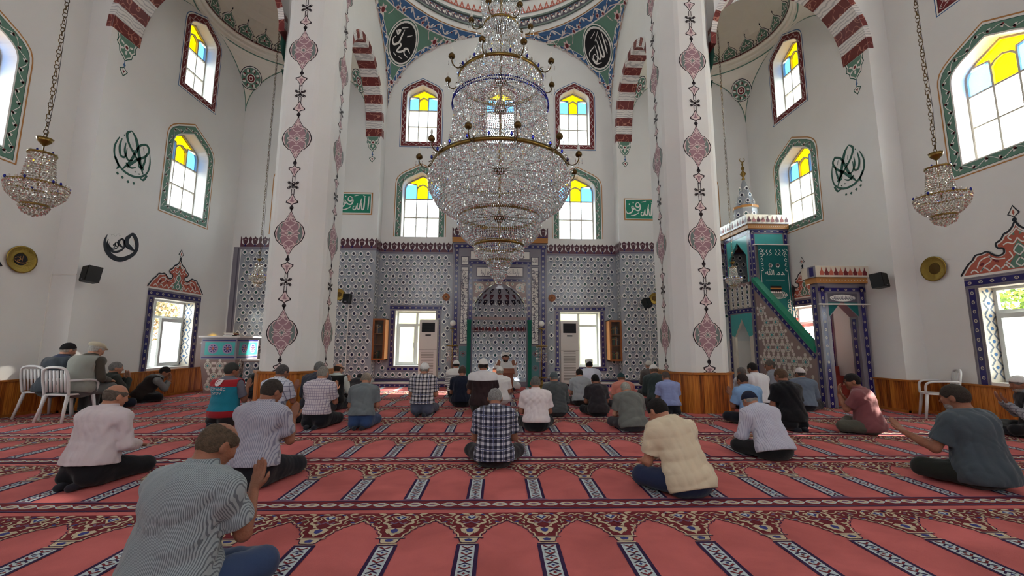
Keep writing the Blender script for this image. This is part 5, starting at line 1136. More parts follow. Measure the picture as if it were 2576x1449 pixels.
# ---------------------------------------------------------------- minbar
def minbar():
    X=6.86; X1=7.93; root=empty('minbar',(X,10.4,0),'tall tiled pulpit with stair, gate and pointed tower by the right wall','pulpit')
    g=frame((X,0,0),(0,1,0),(0,0,1),(-1,0,0)); yp=8.86; yt0,yt1=10.95,12.25
    # stair flank
    mb=MB(); tri=[(yp+.05,0.0),(yt0,0.0),(yt0,2.95),(yp+.05,1.1)]
    mb.prism(lambda a,b,c:g(a,b,-c),tri,0,.12,SPN); mb.build('stair_flank',root)
    d=MB(); L=math.dist((yp,1.1),(yt0,3.0)); sl=(2.95-1.1)/(yt0-yp-.05)
    starfield(d,sub(g,0,0,0,.001),lambda x,y,r: yp+.1+r*.9<x<yt0-.08-r*.8 and .42+r*.8<y<1.1+sl*(x-yp-.05)-.17-r*1.3,yp,yt0,.42,3.0,.36)
    navyband(d,g,yp+.05,1.03,yt0,1.03+sl*(yt0-yp-.05),.15,.006,.03); navyband(d,g,yp+.05,.4,yt0,.4,.13,.006,.025); navyband(d,g,yt0-.0,.0,yt0-.0,4.4,.13,.012,.03)
    for i in range(5):
        d.rect(g,yp+.12+i*.4,yp+.45+i*.4,.06,.3,mat('blue_grey_panel',(96,112,128),.3),.003)
        rosette(d,g,yp+.285+i*.4,.18,.08,GREYT,TEALD,MAROON)
    d.build('flank_tiles',root)
    mb=MB(); s=frame((X-.03,yp+.05,1.13),(0,1,sl),(0,0,1),(1,0,0)); mb.prism(lambda a,b,c:s(a,b,c),[(0,0),(yt0-yp-.05,0),(yt0-yp-.05,.13),(0,.13)],0,.17,mat('emerald_rail',(28,128,98),.35)); mb.build('handrail',root)
    mb=MB()
    for i in range(10):
        y=yp+.15+i*.2; mb.box((X+.12,y,.0),(X1,y+.2,.2+i*.2),mat('red_stair_carpet',(150,58,48),.9))
    mb.build('stair_steps',root)
    # tower
    mb=MB()
    for (x,y) in ((X,yt0),(X1-.14,yt0),(X,yt1-.14)): mb.box((x,y,0),(x+.14,y+.14,4.45),GREYT)
    mb.box((X,yt0,3.0-.1),(X1,yt1,3.0),SPN)
    fl=[(yt0+.14,0),(yt0+.3,0),(yt0+.3,1.5),(yt0+.62,2.0),(yt1-.3,1.5),(yt1-.3,0),(yt1-.14,0),(yt1-.14,2.9),(yt0+.14,2.9)]
    mb.prism(lambda a,b,c:g(a,b,-c),fl,0,.06,CREAMP)
    up=[(yt0+.14,3.0),(yt0+.2,3.0),(yt0+.2,3.75),(yt0+.62,4.2),(yt1-.2,3.75),(yt1-.2,3.0),(yt1-.14,3.0),(yt1-.14,4.45),(yt0+.14,4.45)]
    mb.prism(lambda a,b,c:g(a,b,-c),up,0,.06,TEAL); mb.build('tower',root)
    f=frame((0,yt0,0),(1,0,0),(0,0,1),(0,-1,0)); d=MB()
    d.fill(g,[(yt0+.14,1.55),(yt0+.3,1.5),(yt0+.62,2.0),(yt1-.3,1.5),(yt1-.14,1.55),(yt1-.14,2.15),(yt0+.14,2.15)],TEAL,.004)
    navyband(d,g,yt0,2.23,yt1,2.23,.16,.006,.03)
    for i in range(4):
        for j in range(4): tilecell(d,sub(g,yt0+.26+i*.24,2.42+j*.15,0,.004),i+j)
    navyband(d,f,X+.07,2.9,X+.07,4.4,.14,.006,.03); navyband(d,f,X1-.07,2.9,X1-.07,4.4,.14,.006,.03); navyband(d,f,X,4.38,X1,4.38,.15,.006,.035); navyband(d,g,yt0,4.38,yt1,4.38,.15,.006,.035); navyband(d,g,yt1-.07,0,yt1-.07,4.4,.13,.006,.03)
    d.rect(f,X+.14,X1-.14,4.0,4.3,TEAL,.004); d.build('tower_tiles',root)
    mb=MB(); mb.box((X+.14,yt0+.02,4.0),(X1-.14,yt0+.08,4.45),TEAL); mb.build('tower_lintel',root)
    mb=MB(); mb.box((X-.06,yt0-.06,4.45),(X1+.02,yt1+.05,4.57),GOLD); mb.box((X-.1,yt0-.1,4.57),(X1+.02,yt1+.06,4.83),CREAMP)
    for ff,a0,a1,o in ((frame((0,yt0-.1,0),(1,0,0),(0,0,1),(0,-1,0)),X-.1,X1,0),(frame((X-.1,0,0),(0,1,0),(0,0,1),(-1,0,0)),yt0-.1,yt1,0)):
        n=int((a1-a0)/.12)
        for i in range(n): 
            x=a0+(i+.5)*(a1-a0)/n; mb.fill(ff,[(x-.045,4.62),(x+.045,4.62),(x+.05,4.68),(x+.02,4.72),(x,4.8),(x-.02,4.72),(x-.05,4.68)],MAROON if i%2 else DKMAR,.003)
        mb.rect(ff,a0,a1,4.575,4.6,GREYT,.003); 
        for i in range(int((a1-a0)/.06)): mb.disc(sub(ff,0,0,0,-.03),a0+.03+i*.06,4.51,.012,CREAMP,.0,5)
    mb.build('cornice',root)
    c=((X+X1)/2-.25,(yt0+yt1)/2-.1,0); mb=MB(); mb.lathe([(.3,4.83),(.3,5.15),(.33,5.18),(.33,5.24),(.26,5.26),(.2,5.5),(.12,5.8),(.04,6.05),(.01,6.1)],c,TILEG,8); mb.lathe([(.34,5.17),(.34,5.24)],c,GOLD,8)
    for z,r,n in ((4.98,.3,9),(5.38,.225,7),(5.58,.17,5),(5.78,.115,4)):
        for k in range(n):
            a=2*PI*k/n; tilecell(mb,sub(frame((c[0]+r*cos(a)*.99,c[1]+r*sin(a)*.99,z),(-sin(a),cos(a),0),(0,0,1),(cos(a),sin(a),0)),0,0,0,.01,.9),k)
    mb.build('spire',root); mb=MB(); mb.lathe([(.02,6.05),(.05,6.1),(.02,6.16),(.085,6.26),(.02,6.36),(.055,6.44),(.015,6.5),(.03,6.56),(.012,6.62)],c,BRASS,12)
    mb.tube([(c[0]+.07*sin(t),c[1],6.7-.07*cos(t)) for t in [(-2.4+.4*i) for i in range(13)]],[.004+.012*sin(PI*i/12) for i in range(13)],BRASS,6); mb.build('finial',root,True)
    # gate
    ft=frame((0,yp-.15,0),(1,0,0),(0,0,1),(0,-1,0)); gx0,gx1=X+.02,X1; mb=MB()
    pl=[(gx0,0),(gx0+.22,0),(gx0+.22,1.9),((gx0+gx1)/2-.02,2.25),(gx1-.22,1.9),(gx1-.22,0),(gx1,0),(gx1,2.62),(gx0,2.62)]
    mb.prism(lambda a,b,c:ft(a,b,-c),pl,0,.22,GREYT); mb.build('gate',root)
    d=MB()
    for x in (gx0+.09,gx1-.09): navyband(d,ft,x,0,x,2.55,.16,.006,.035)
    navyband(d,ft,gx0,2.48,gx1,2.48,.14,.006,.03); fs=frame((gx0,0,0),(0,1,0),(0,0,1),(-1,0,0)); navyband(d,fs,yp-.04,0,yp-.04,2.55,.18,.006,.04)
    fin=frame((gx1-.22,0,0),(0,1,0),(0,0,1),(-1,0,0)); navyband(d,fin,yp-.04,0,yp-.04,1.85,.16,.006,.03)
    d.rect(ft,gx0+.2,gx1-.2,2.2,2.4,GREYD,.004); ov=[((gx0+gx1)/2+.27*cos(t)*(1 if abs(cos(t))<.9 else 1.05),2.3+.075*sin(t)) for t in [PI*i/10 for i in range(20)]]; d.fill(ft,ov,WPAINT,.007)
    for k in range(9): 
        x=(gx0+gx1)/2-.22+k*.055; brush(d,ft,[(x-.03,2.32,.004),(x,2.27,.012),(x+.035,2.29,.01),(x+.03,2.34,.004)],INKB,.009,3); d.stroke(ft,[(x,2.27),(x+.01,2.35)],.008,INKB,.009)
    d.fill(ft,[(gx0+.2,1.9),((gx0+gx1)/2-.02,2.25),(gx1-.2,1.9),(gx1-.2,2.2),(gx0+.2,2.2)],TEALD,.003)
    d.build('gate_tiles',root)
    mb=MB(); mb.box((gx0-.06,yp-.21,2.62),(gx1+.02,yp+.12,2.74),GOLD); mb.box((gx0-.1,yp-.26,2.74),(gx1+.02,yp+.16,2.98),CREAMP)
    ff=frame((0,yp-.26,0),(1,0,0),(0,0,1),(0,-1,0)); n=10
    for i in range(n):
        x=gx0-.02+(i+.5)*(gx1-gx0)/n; mb.fill(ff,[(x-.045,2.78),(x+.045,2.78),(x+.05,2.84),(x+.02,2.88),(x,2.96),(x-.02,2.88),(x-.05,2.84)],MAROON if i%2 else TERRA,.003)
    for i in range(16): mb.disc(frame((0,yp-.21,0),(1,0,0),(0,0,1),(0,-1,0)),gx0+.03+i*.068,2.68,.014,CREAMP,.003,5)
    mb.rect(frame((gx0-.1,0,0),(0,1,0),(0,0,1),(-1,0,0)),yp-.26,yp-.02,2.74,2.98,GREYT,.003); mb.rect(frame((gx0-.1,0,0),(0,1,0),(0,0,1),(-1,0,0)),yp-.2,yp-.08,2.76,2.96,NAVY,.004)
    mb.build('gate_cornice',root)
    mb=MB(); mb.tube([(X-.02,yp-.2,2.16),(X1+.1,yp-.2,2.16)],.018,WPAINT,6); mb.build('curtain_rod',root)
    # banner hanging on the tower front: a thing of its own
    br=empty('hanging_banner',((X+X1)/2,yt0-.03,3.95),'deep green hanging banner with white scroll border and black shrine picture on the pulpit tower','banner')
    mb=MB(); bx0,bx1=X+.17,X1-.06; nn=14; v=[]; 
    for i in range(nn+1):
        z=1.95+(4.0-1.95)*i/nn
        for j in range(9): v.append((bx0+(bx1-bx0)*j/8,yt0-.05-.008*sin(j*1.7+i*.2),z))
    mb.add(v,[(i*9+j,i*9+j+1,(i+1)*9+j+1,(i+1)*9+j) for i in range(nn) for j in range(8)],TEALD); mb.build('cloth',br,True)
    f=frame((0,yt0-.062,0),(1,0,0),(0,0,1),(0,-1,0)); d=MB(); cx=(bx0+bx1)/2
    for s in (-1,1):
        xx=cx+s*.37; d.stroke(f,[(xx,2.1),(xx,3.3)],.012,WPAINT,.0)
        for k in range(5): 
            y=3.84-k*.13; d.stroke(f,crom([(cx+s*(.4-.02*k),y),(cx+s*.33,y+.04),(cx+s*.3,y-.03),(cx+s*.36,y-.05)],3),.014,WPAINT,.0)
        for k in range(3): d.stroke(f,crom([(cx+s*(.06+k*.1),3.86),(cx+s*(.1+k*.1),3.8),(cx+s*(.05+k*.1),3.74),(cx+s*(.12+k*.08),3.7)],3),.014,WPAINT,.0)
        for k in range(3):
            y=2.2+k*.12; d.stroke(f,crom([(cx+s*.4,y),(cx+s*.33,y+.05),(cx+s*.3,y-.02),(cx+s*.37,y-.04)],3),.012,WPAINT,.0)
    for s in (-1,1):
        for k in range(6): d.disc(f,cx+s*.1+.03*cos(k),3.42+.03*sin(k),.03,WPAINT,.001,7)
    me=text(f,'\ufdf2 \ufee3\ufeaa',cx,3.22,.2,WPAINT,'t',c=.001); add_me(d,me,WPAINT); d.stroke(f,[(cx-.26,3.02),(cx+.26,3.02)],.01,WPAINT,.001)
    for r in (.3,.25,.2): d.ring(f,cx,2.62,r-.018,r,WPAINT,.001,26,.38)
    d.rect(f,cx-.15,cx+.15,2.6,2.86,BLACK,.002); d.rect(f,cx-.155,cx+.155,2.78,2.81,GOLD,.003); d.fill(f,[(cx-.18,2.56),(cx+.18,2.56),(cx+.15,2.66),(cx-.15,2.66)],GREYG,.004)
    for k in range(5): d.disc(f,cx-.12+k*.06,2.69,.028,WPAINT,.005,6); d.disc(f,cx-.12+k*.06,2.73,.025,BLACK,.006,6)
    d.build('embroidery',br); mb=MB(); mb.tube([(X+.06,yt0-.06,4.0),(X1-.02,yt0-.06,4.0)],.016,WPAINT,6); mb.build('rod',br)
minbar()
root=empty('microphone',(7.0,9.62,1.5),'black microphone on a thin stand rising above the pulpit handrail','microphone')
mb=MB(); mb.tube([(7.0,9.62,1.35),(7.0,9.62,2.5)],.01,IRON,6); mb.tube([(7.0,9.62,1.72),(7.0,9.62,1.86)],.02,IRON,6); mb.build('microphone_stand',root,True); mb=MB(); mb.lathe([(.012,2.48),(.03,2.55),(.04,2.62),(.03,2.66),(.005,2.675)],(7.0,9.62,0),IRON,10); mb.build('microphone_head',root,True)
# reading desk of the imam
root=empty('lectern',(.13,11.3,0),'low brown wooden reading desk in front of the seated imam','reading desk'); mb=MB(); LW=mat('reddish_brown_wood',(134,76,54),.4,var=.2,vscale=8)
mb.box((-.1,11.25,.0),(.4,11.28,.5),LW); mb.build('front_panel',root)
for x in (-.1,.375): mb=MB(); mb.box((x,11.28,0),(x+.025,11.6,.5),LW); mb.build('side_panel',root)
mb=MB(); mb.add([(-.14,11.21,.49),(.44,11.21,.49),(.44,11.65,.58),(-.14,11.65,.58),(-.14,11.21,.52),(.44,11.21,.52),(.44,11.65,.61),(-.14,11.65,.61)],[(0,3,2,1),(4,5,6,7),(0,1,5,4),(1,2,6,5),(2,3,7,6),(3,0,4,7)],LW); mb.build('top',root)
# plastic chairs
CHW=mat('white_plastic',(206,202,202),.35)
def chair(x,y,rz,label):
    root=empty('plastic_chair',(x,y,0),label,'chair',None); root.rotation_euler=(0,0,rz)
    I=lambda n,mb,sm=True: setattr(mb.build(n,None,sm),'parent',root)
    mb=MB(); mb.prism(lambda a,b,c:(a,b,c),[(-.2,-.2),(-.22,.18),(-.16,.24),(.16,.24),(.22,.18),(.2,-.2)],.42,.445,CHW); I('seat',mb,False)
    mb=MB()
    for i,a in enumerate((-.15,-.09,-.03,.03,.09,.15)): mb.fbox(frame((0,-.205,.47),(1,0,0),(0,-.14,.98),(0,-.98,-.14)),a*1.1-.017,a*1.1+.017,0,.36,-.006,.008,CHW)
    mb.tube(crom([(-.21,-.2,.43),(-.225,-.24,.68),(-.18,-.27,.84),(0,-.285,.875),(.18,-.27,.84),(.225,-.24,.68),(.21,-.2,.43)],5),.02,CHW,6); I('backrest',mb)
    for s in (-1,1):
        for (a,b,c2,d) in ((.19,.19,.23,.25),(.19,-.19,.24,-.27)):
            mb=MB(); mb.tube([(s*a,b,.43),(s*(a+.02),b+(d-b)*.5,.22),(s*c2,d,0)],[.028,.024,.02],CHW,6); I('leg',mb)
        mb=MB(); mb.tube(crom([(s*.225,-.24,.66),(s*.25,-.1,.66),(s*.26,.1,.65),(s*.25,.2,.6),(s*.22,.21,.44)],4),.02,CHW,6); I('armrest',mb)
    return root
chair(-7.79,7.66,-.1,'white plastic armchair under the man in a dark blue jumper, leftmost in the photo'); chair(-7.1,7.34,-.1,'white plastic armchair under the man in a grey vest, second from the left wall'); chair(8.0,7.5,.95,'empty white plastic armchair by the right wall')
# ================================================================ people: smooth-blended implicit bodies meshed with surface nets
class Field:
    def __init__(s,lo,hi,h):
        s.lo=np.array(lo,float); s.h=h; s.n=(np.ceil((np.array(hi)-s.lo)/h)).astype(int)+1
        s.D=np.full(s.n,1.0,np.float32); s.ax=[(s.lo[i]+h*np.arange(s.n[i])).astype(np.float32) for i in range(3)]
    def win(s,a,b,m):
        i0=np.clip(np.floor((np.minimum(a,b)-m-s.lo)/s.h).astype(int),0,s.n-1); i1=np.clip(np.ceil((np.maximum(a,b)+m-s.lo)/s.h).astype(int)+1,1,s.n)
        sl=tuple(slice(i0[k],i1[k]) for k in range(3)); return sl,(s.ax[0][sl[0]][:,None,None],s.ax[1][sl[1]][None,:,None],s.ax[2][sl[2]][None,None,:])
    def blend(s,sl,d,k,op):
        D=s.D[sl]
        if op=='u':
            h=np.clip(.5+.5*(D-d)/k,0,1); s.D[sl]=D+(d-D)*h-k*h*(1-h)
        else: # smooth subtraction
            h=np.clip(.5-.5*(D+d)/k,0,1); s.D[sl]=D+(-d-D)*h+k*h*(1-h)
    def cap(s,A,B,ra,rb,k=.03,op='u'):
        A=np.array(A,float);B=np.array(B,float); sl,(X,Y,Z)=s.win(A,B,max(ra,rb)+k+.03); d=B-A; L2=max((d*d).sum(),1e-9)
        if 0 in s.D[sl].shape: return
        t=np.clip(((X-A[0])*d[0]+(Y-A[1])*d[1]+(Z-A[2])*d[2])/L2,0,1)
        q=np.sqrt((X-A[0]-t*d[0])**2+(Y-A[1]-t*d[1])**2+(Z-A[2]-t*d[2])**2)-(ra+(rb-ra)*t); s.blend(sl,q,k,op)
    def ell(s,C,r,R=None,k=.05,op='u'):
        C=np.array(C,float); r=np.array(r,float); m=r.max()+k+.03; sl,(X,Y,Z)=s.win(C,C,m)
        if 0 in s.D[sl].shape: return
        X=X-C[0];Y=Y-C[1];Z=Z-C[2]
        if R is not None: X,Y,Z=[R[0][i]*X+R[1][i]*Y+R[2][i]*Z for i in range(3)]
        k0=np.sqrt((X/r[0])**2+(Y/r[1])**2+(Z/r[2])**2); k1=np.sqrt((X/r[0]**2)**2+(Y/r[1]**2)**2+(Z/r[2]**2)**2)+1e-9
        s.blend(sl,k0*(k0-1)/k1,k,op)
    def plane(s,P,N,k=.01):
        # keep the side the normal points to
        X,Y,Z=s.ax[0][:,None,None],s.ax[1][None,:,None],s.ax[2][None,None,:]; N=np.array(N,float); N/=np.linalg.norm(N)
        d=-((X-P[0])*N[0]+(Y-P[1])*N[1]+(Z-P[2])*N[2]); s.D=np.maximum(s.D,d)
    def wrinkle(s,amp,seed,freq=1.0):
        X,Y,Z=s.ax[0][:,None,None],s.ax[1][None,:,None],s.ax[2][None,None,:]; r=np.random.RandomState(seed)
        for i in range(6):
            d=r.randn(3)*np.array([1.1,1.0,.55]); d/=np.linalg.norm(d); f=(14+16*r.rand()*(1+i*.45))*freq; p=r.rand()*6; w=r.randn(3); w/=np.linalg.norm(w)
            u=(X*d[0]+Y*d[1]+Z*d[2])*f; v=(X*w[0]+Y*w[1]+Z*w[2])*(6+3*i)
            s.D+=(amp*(1/(1+.35*i))*(.28-np.abs(np.sin(u+p+1.3*np.sin(v+p)))*1.6)).astype(np.float32)
    def mesh(s):
        D=s.D.copy(); D[0]=D[-1]=1; D[:,0]=D[:,-1]=1; D[:,:,0]=D[:,:,-1]=1; n=np.array(D.shape); S=D<0
        c=[S[i:n[0]-1+i,j:n[1]-1+j,k:n[2]-1+k] for i in (0,1) for j in (0,1) for k in (0,1)]
        cnt=sum(x.astype(np.int8) for x in c); act=(cnt>0)&(cnt<8); idx=-np.ones(act.shape,np.int64); I=np.argwhere(act); idx[act]=np.arange(len(I))
        acc=np.zeros((len(I),3)); num=np.zeros(len(I))
        co=[(i,j,k) for i in (0,1) for j in (0,1) for k in (0,1)]
        V=np.stack([D[I[:,0]+i,I[:,1]+j,I[:,2]+k] for i,j,k in co],1)
        for a in range(8):
            for b in range(a+1,8):
                df=[co[b][t]-co[a][t] for t in range(3)]
                if sum(map(abs,df))!=1: continue
                va,vb=V[:,a],V[:,b]; cr=(va<0)!=(vb<0); t=np.where(cr,va/(va-vb+1e-12),0)
                acc+=np.where(cr[:,None],np.array(co[a])+t[:,None]*np.array(df),0); num+=cr
        P=(I+acc/num[:,None])*s.h+s.lo; F=[]
        for ax in range(3):
            o=[0,0,0]; u=(ax+1)%3; v=(ax+2)%3
            sl0=[slice(None)]*3; sl1=[slice(None)]*3; sl0[ax]=slice(0,-1); sl1[ax]=slice(1,None); a=S[tuple(sl0)]; b=S[tuple(sl1)]
            E=np.argwhere(a!=b); E=E[(E[:,u]>0)&(E[:,v]>0)&(E[:,u]<n[u]-1)&(E[:,v]<n[v]-1)]
            if not len(E): continue
            ins=a[E[:,0],E[:,1],E[:,2]]; q=[]
            for du,dv in ((-1,-1),(0,-1),(0,0),(-1,0)):
                C=E.copy(); C[:,u]+=du; C[:,v]+=dv; q.append(idx[C[:,0],C[:,1],C[:,2]])
            Q=np.stack(q,1); Q[~ins]=Q[~ins][:,::-1]; F.append(Q)
        F=np.concatenate(F); F=F[(F>=0).all(1)]; return P,F
def field_obj(name,fd,m,parent=None):
    P,F=fd.mesh(); me=bpy.data.meshes.new(name); me.vertices.add(len(P)); me.vertices.foreach_set('co',P.ravel()); me.loops.add(len(F)*4); me.loops.foreach_set('vertex_index',F.ravel().astype(np.int32))
    me.polygons.add(len(F)); me.polygons.foreach_set('loop_start',np.arange(0,len(F)*4,4,dtype=np.int32)); me.polygons.foreach_set('use_smooth',np.ones(len(F),bool)); me.update(calc_edges=True); me.validate()
    me.materials.append(m); o=bpy.data.objects.new(name,me); COL.objects.link(o)
    if parent: o.parent=parent
    return o
def V3(*a): return np.array(a,float)
def rotm(pitch,yaw,roll=0):
    # columns = local x,y,z axes of the head in body space; pitch>0 bows forward, yaw>0 turns to the left
    cp,sp,cy,sy,cr,sr=math.cos(pitch),math.sin(pitch),math.cos(yaw),math.sin(yaw),math.cos(roll),math.sin(roll)
    Rx=np.array([[1,0,0],[0,cp,sp],[0,-sp,cp]]); Rz=np.array([[cy,-sy,0],[sy,cy,0],[0,0,1]]); Ry=np.array([[cr,0,sr],[0,1,0],[-sr,0,cr]]); return Rz@Rx@Ry
def cloth(name,base,kind='plain',c2=(240,240,240),c3=None,s=40,z0=.3,rough=.85,w=.5):
    m=bpy.data.materials.new(name); m.use_nodes=True; nt=m.node_tree; N=nt.nodes; L=nt.links; b=N['Principled BSDF']; b.inputs['Roughness'].default_value=rough; b.inputs['Specular IOR Level'].default_value=.15; b.inputs['Sheen Weight'].default_value=.15
    tc=N.new('ShaderNodeTexCoord'); sp=N.new('ShaderNodeSeparateXYZ'); L.new(tc.outputs['Object'],sp.inputs[0])
    n=N.new('ShaderNodeTexNoise'); n.inputs['Scale'].default_value=7; n.inputs['Detail'].default_value=5; L.new(tc.outputs['Object'],n.inputs['Vector'])
    n2=N.new('ShaderNodeTexNoise'); n2.inputs['Scale'].default_value=420; L.new(tc.outputs['Object'],n2.inputs['Vector'])
    bp=N.new('ShaderNodeBump'); bp.inputs['Strength'].default_value=.55; bp.inputs['Distance'].default_value=.02; L.new(n.outputs['Fac'],bp.inputs['Height']); bp2=N.new('ShaderNodeBump'); bp2.inputs['Strength'].default_value=.3; bp2.inputs['Distance'].default_value=.001; L.new(n2.outputs['Fac'],bp2.inputs['Height']); L.new(bp.outputs[0],bp2.inputs['Normal']); L.new(bp2.outputs[0],b.inputs['Normal'])
    def M(op,a,v=None,v2=None):
        q=N.new('ShaderNodeMath'); q.operation=op
        for i,x in enumerate((a,v,v2)):
            if x is None: continue
            if isinstance(x,(int,float)): q.inputs[i].default_value=x
            else: L.new(x,q.inputs[i])
        return q.outputs[0]
    def mix(f,a,bb):
        q=N.new('ShaderNodeMix'); q.data_type='RGBA'; L.new(f,q.inputs[0])
        for i,x in ((6,a),(7,bb)):
            if isinstance(x,tuple): q.inputs[i].default_value=lin(x)
            else: L.new(x,q.inputs[i])
        return q.outputs[2]
    X,Z=sp.outputs[0],sp.outputs[2]; col=None
    def stripe(c,sc,t): return M('LESS_THAN',M('FRACT',M('MULTIPLY',c,sc)),t)
    if kind=='stripe': col=mix(stripe(X,s,w),base,c2)
    elif kind=='hstripe': col=mix(M('MULTIPLY',stripe(Z,s,w),M('LESS_THAN',Z,z0)),base,c2)
    elif kind=='check':
        a,bz=stripe(X,s,w),stripe(Z,s,w); col=mix(M('MULTIPLY',a,bz),mix(M('MAXIMUM',a,bz),base,c3 or c2),c2)
        f1,f2=stripe(M('ADD',X,.3/s),s*.5,.07),stripe(M('ADD',Z,.3/s),s*.5,.07); col=mix(M('MAXIMUM',f1,f2),col,(70,76,110))
    elif kind=='lines':
        col=mix(M('MAXIMUM',stripe(X,s,w),stripe(Z,s*.8,w)),base,c2)
    elif kind=='two': col=mix(M('GREATER_THAN',Z,z0),base,c2)
    elif kind=='vest':
        col=mix(M('GREATER_THAN',Z,z0),mix(M('LESS_THAN',Z,c3),base,c2),c2)
    if col is None: b.inputs['Base Color'].default_value=lin(base)
    else: L.new(col,b.inputs['Base Color'])
    return m
def skinm(i):
    c=[(176,122,98),(150,100,78),(190,138,114),(128,84,66)][i]; n='skin_%d'%i
    if n in MATS: return MATS[n]
    m=mat(n,c,.55,bump=.3,bscale=90,var=.12,vscale=14,spec=.35); m.node_tree.nodes['Principled BSDF'].inputs['Subsurface Weight'].default_value=.08; m.node_tree.nodes['Principled BSDF'].inputs['Subsurface Radius'].default_value=(.02,.008,.004); return m
def hairm(c): return mat('hair_%d_%d'%(c[0],c[2]),c,.75,bump=.9,bscale=160,var=.45,vscale=55,spec=.25)
def hand(fd,W,d,nrm,side,curl=.25,s=1,r=.0085):
    # W wrist, d finger direction, nrm back-of-hand normal, side = direction of the thumb side
    d=d/np.linalg.norm(d); nrm=nrm-d*(nrm@d); nrm/=np.linalg.norm(nrm); sd=np.cross(d,nrm); 
    if sd@side<0: sd=-sd
    for i,(o,l) in enumerate(((.03,.068),(.01,.075),(-.01,.07),(-.028,.054))):
        K=W+d*(.085-.006*abs(i-1))*s+sd*o*s; fd.cap(W+d*.015+sd*o*.6*s,K,.014*s,.0115*s,.012)
        p=K; ang=curl*.5
        for j,f in enumerate((.45,.32,.26)):
            dd=d*math.cos(ang)-nrm*math.sin(ang)+sd*o*.9; q=p+dd*l*f*s*1.15; fd.cap(p,q,(r-.0004*j)*s+.0006,(r-.0009*(j+1))*s+.0004,.004); p=q; ang+=curl
    T=W+d*.025*s+sd*.028*s; t1=T+(d*.5+sd*.8-nrm*.15)*.036*s; t2=t1+(d*.8+sd*.45-nrm*.15)*.032*s; t3=t2+(d*.95+sd*.1-nrm*.1)*.024*s
    fd.cap(T,t1,.014*s,.0115*s,.01); fd.cap(t1,t2,.0105*s,.0095*s,.005); fd.cap(t2,t3,.0095*s,.0075*s,.004)
PN=0
def person(x,y,rz,pose,label,lean=.15,curl=.25,hp=.35,hy=0,arms='lap',sleeve='short',shirt=None,trouser=(32,32,38),hair=(70,62,56),bald=0,cap=None,capc=(225,222,218),skin=0,fat=1.0,sc=1.0,vest=None,beard=None,collar=True,res=.012,hem=-.04,group=None,z=0,eyes=False,socks=(40,40,48),armsk={},knee=0,wr=.005,hr=0,ks=.26):
    global PN; PN+=1; seed=PN
    # ---- joints
    zp={'kneel':.195,'cross':.125,'chair':.52}[pose]
    P=V3(0,0,zp); L=V3(0,math.sin(lean),math.cos(lean)); L2=V3(0,math.sin(lean+curl),math.cos(lean+curl)); C=P+L*.3; Nk=C+L2*.215
    bk=V3(0,-math.cos(lean+curl),math.sin(lean+curl)); S={s:Nk+V3(s*.178*(.6+.4*fat),0,0)-L2*.068+bk*-.004 for s in (-1,1)}
    Lh=V3(0,math.sin(lean+curl+.15),math.cos(lean+curl+.15)); R=rotm(lean*.4+hp,hy,hr); Hc=Nk+Lh*.052+R@V3(0,.014,.1)
    E={};Wr={};HD={}
    for s in (-1,1):
        a=arms.get(s) if isinstance(arms,dict) else arms
        if a=='dua': E[s]=S[s]+V3(s*.05,.1,-.25); Wr[s]=E[s]+V3(-s*.085,.15,.165); HD[s]=(V3(-s*.1,.45,.85),V3(0,.85,-.45),V3(s,0,.1))
        elif a=='duahigh': E[s]=S[s]+V3(s*.06,.14,-.2); Wr[s]=E[s]+V3(-s*.04,.13,.2); HD[s]=(V3(-s*.2,.25,.95),V3(-s*.0,.95,-.25),V3(s,0,.1))
        elif a=='wide': E[s]=S[s]+V3(s*.1,.08,-.25); Wr[s]=E[s]+V3(s*.04,.22,.1); HD[s]=(V3(s*.05,.75,.6),V3(0,.5,-.85),V3(s,0,.1))
        elif a=='face': E[s]=S[s]+V3(s*.0,.16,-.21); Wr[s]=E[s]+V3(-s*.1,.09,.2); HD[s]=(V3(-s*.25,.05,1),V3(0,1,0),V3(s,0,.1))
        else: E[s]=S[s]+V3(s*.06,.03,-.26); Wr[s]=E[s]+V3(-s*.09,.2,-.05); HD[s]=(V3(-s*.35,.9,-.15),V3(0,.15,1),V3(-s,0,0))
    H={s:P+V3(s*.1,0,-.01) for s in (-1,1)}
    if pose=='kneel': K={s:V3(s*.17,.44,.09) for s in (-1,1)}; A={s:V3(s*.1,-.04,.06) for s in (-1,1)}; T={s:V3(s*.06,-.2,.035) for s in (-1,1)}
    elif pose=='cross': K={s:V3(s*(ks+.02*fat),.3,.115+knee) for s in (-1,1)}; A={s:V3(-s*.07,.37 if s>0 else .27,.065) for s in (-1,1)}; T={s:V3(-s*.2,.33 if s>0 else .2,.045) for s in (-1,1)}
    else: K={s:V3(s*.13,.44,.5) for s in (-1,1)}; A={s:V3(s*.13,.42,.08) for s in (-1,1)}; T={s:V3(s*.14,.56,.04) for s in (-1,1)}
    lo=V3(-.58,-.34,-.02); hi=V3(.58,.75,max(Hc[2],Wr[1][2]+.2)+.2)
    if pose!='cross': lo[0]=-.42; hi[0]=.42
    def torso(fd,g,k=.06):
        fd.ell(P+L*.02,(.178*(.5+.5*fat)+g,.132*(.6+.4*fat)+g,.12+g),k=k); fd.ell(P+L*.17+V3(0,.03*(fat-1)*3,0),(.168*fat+g,.13*fat+g,.18),k=k); fd.ell(C+L2*.05,(.172*(.5+.5*fat)+g,.118*(.5+.5*fat)+g,.17),k=k); fd.ell(C+L2*.1+bk*.03,(.15*(.5+.5*fat)+g,.09+g,.13),k=k)
        fd.cap(S[-1]*.94+S[1]*.06,S[1]*.94+S[-1]*.06,.06+g,.06+g,k)
        for s in (-1,1): fd.cap(Nk+V3(0,-.005,.012),S[s],.05+g,.054+g,.05)
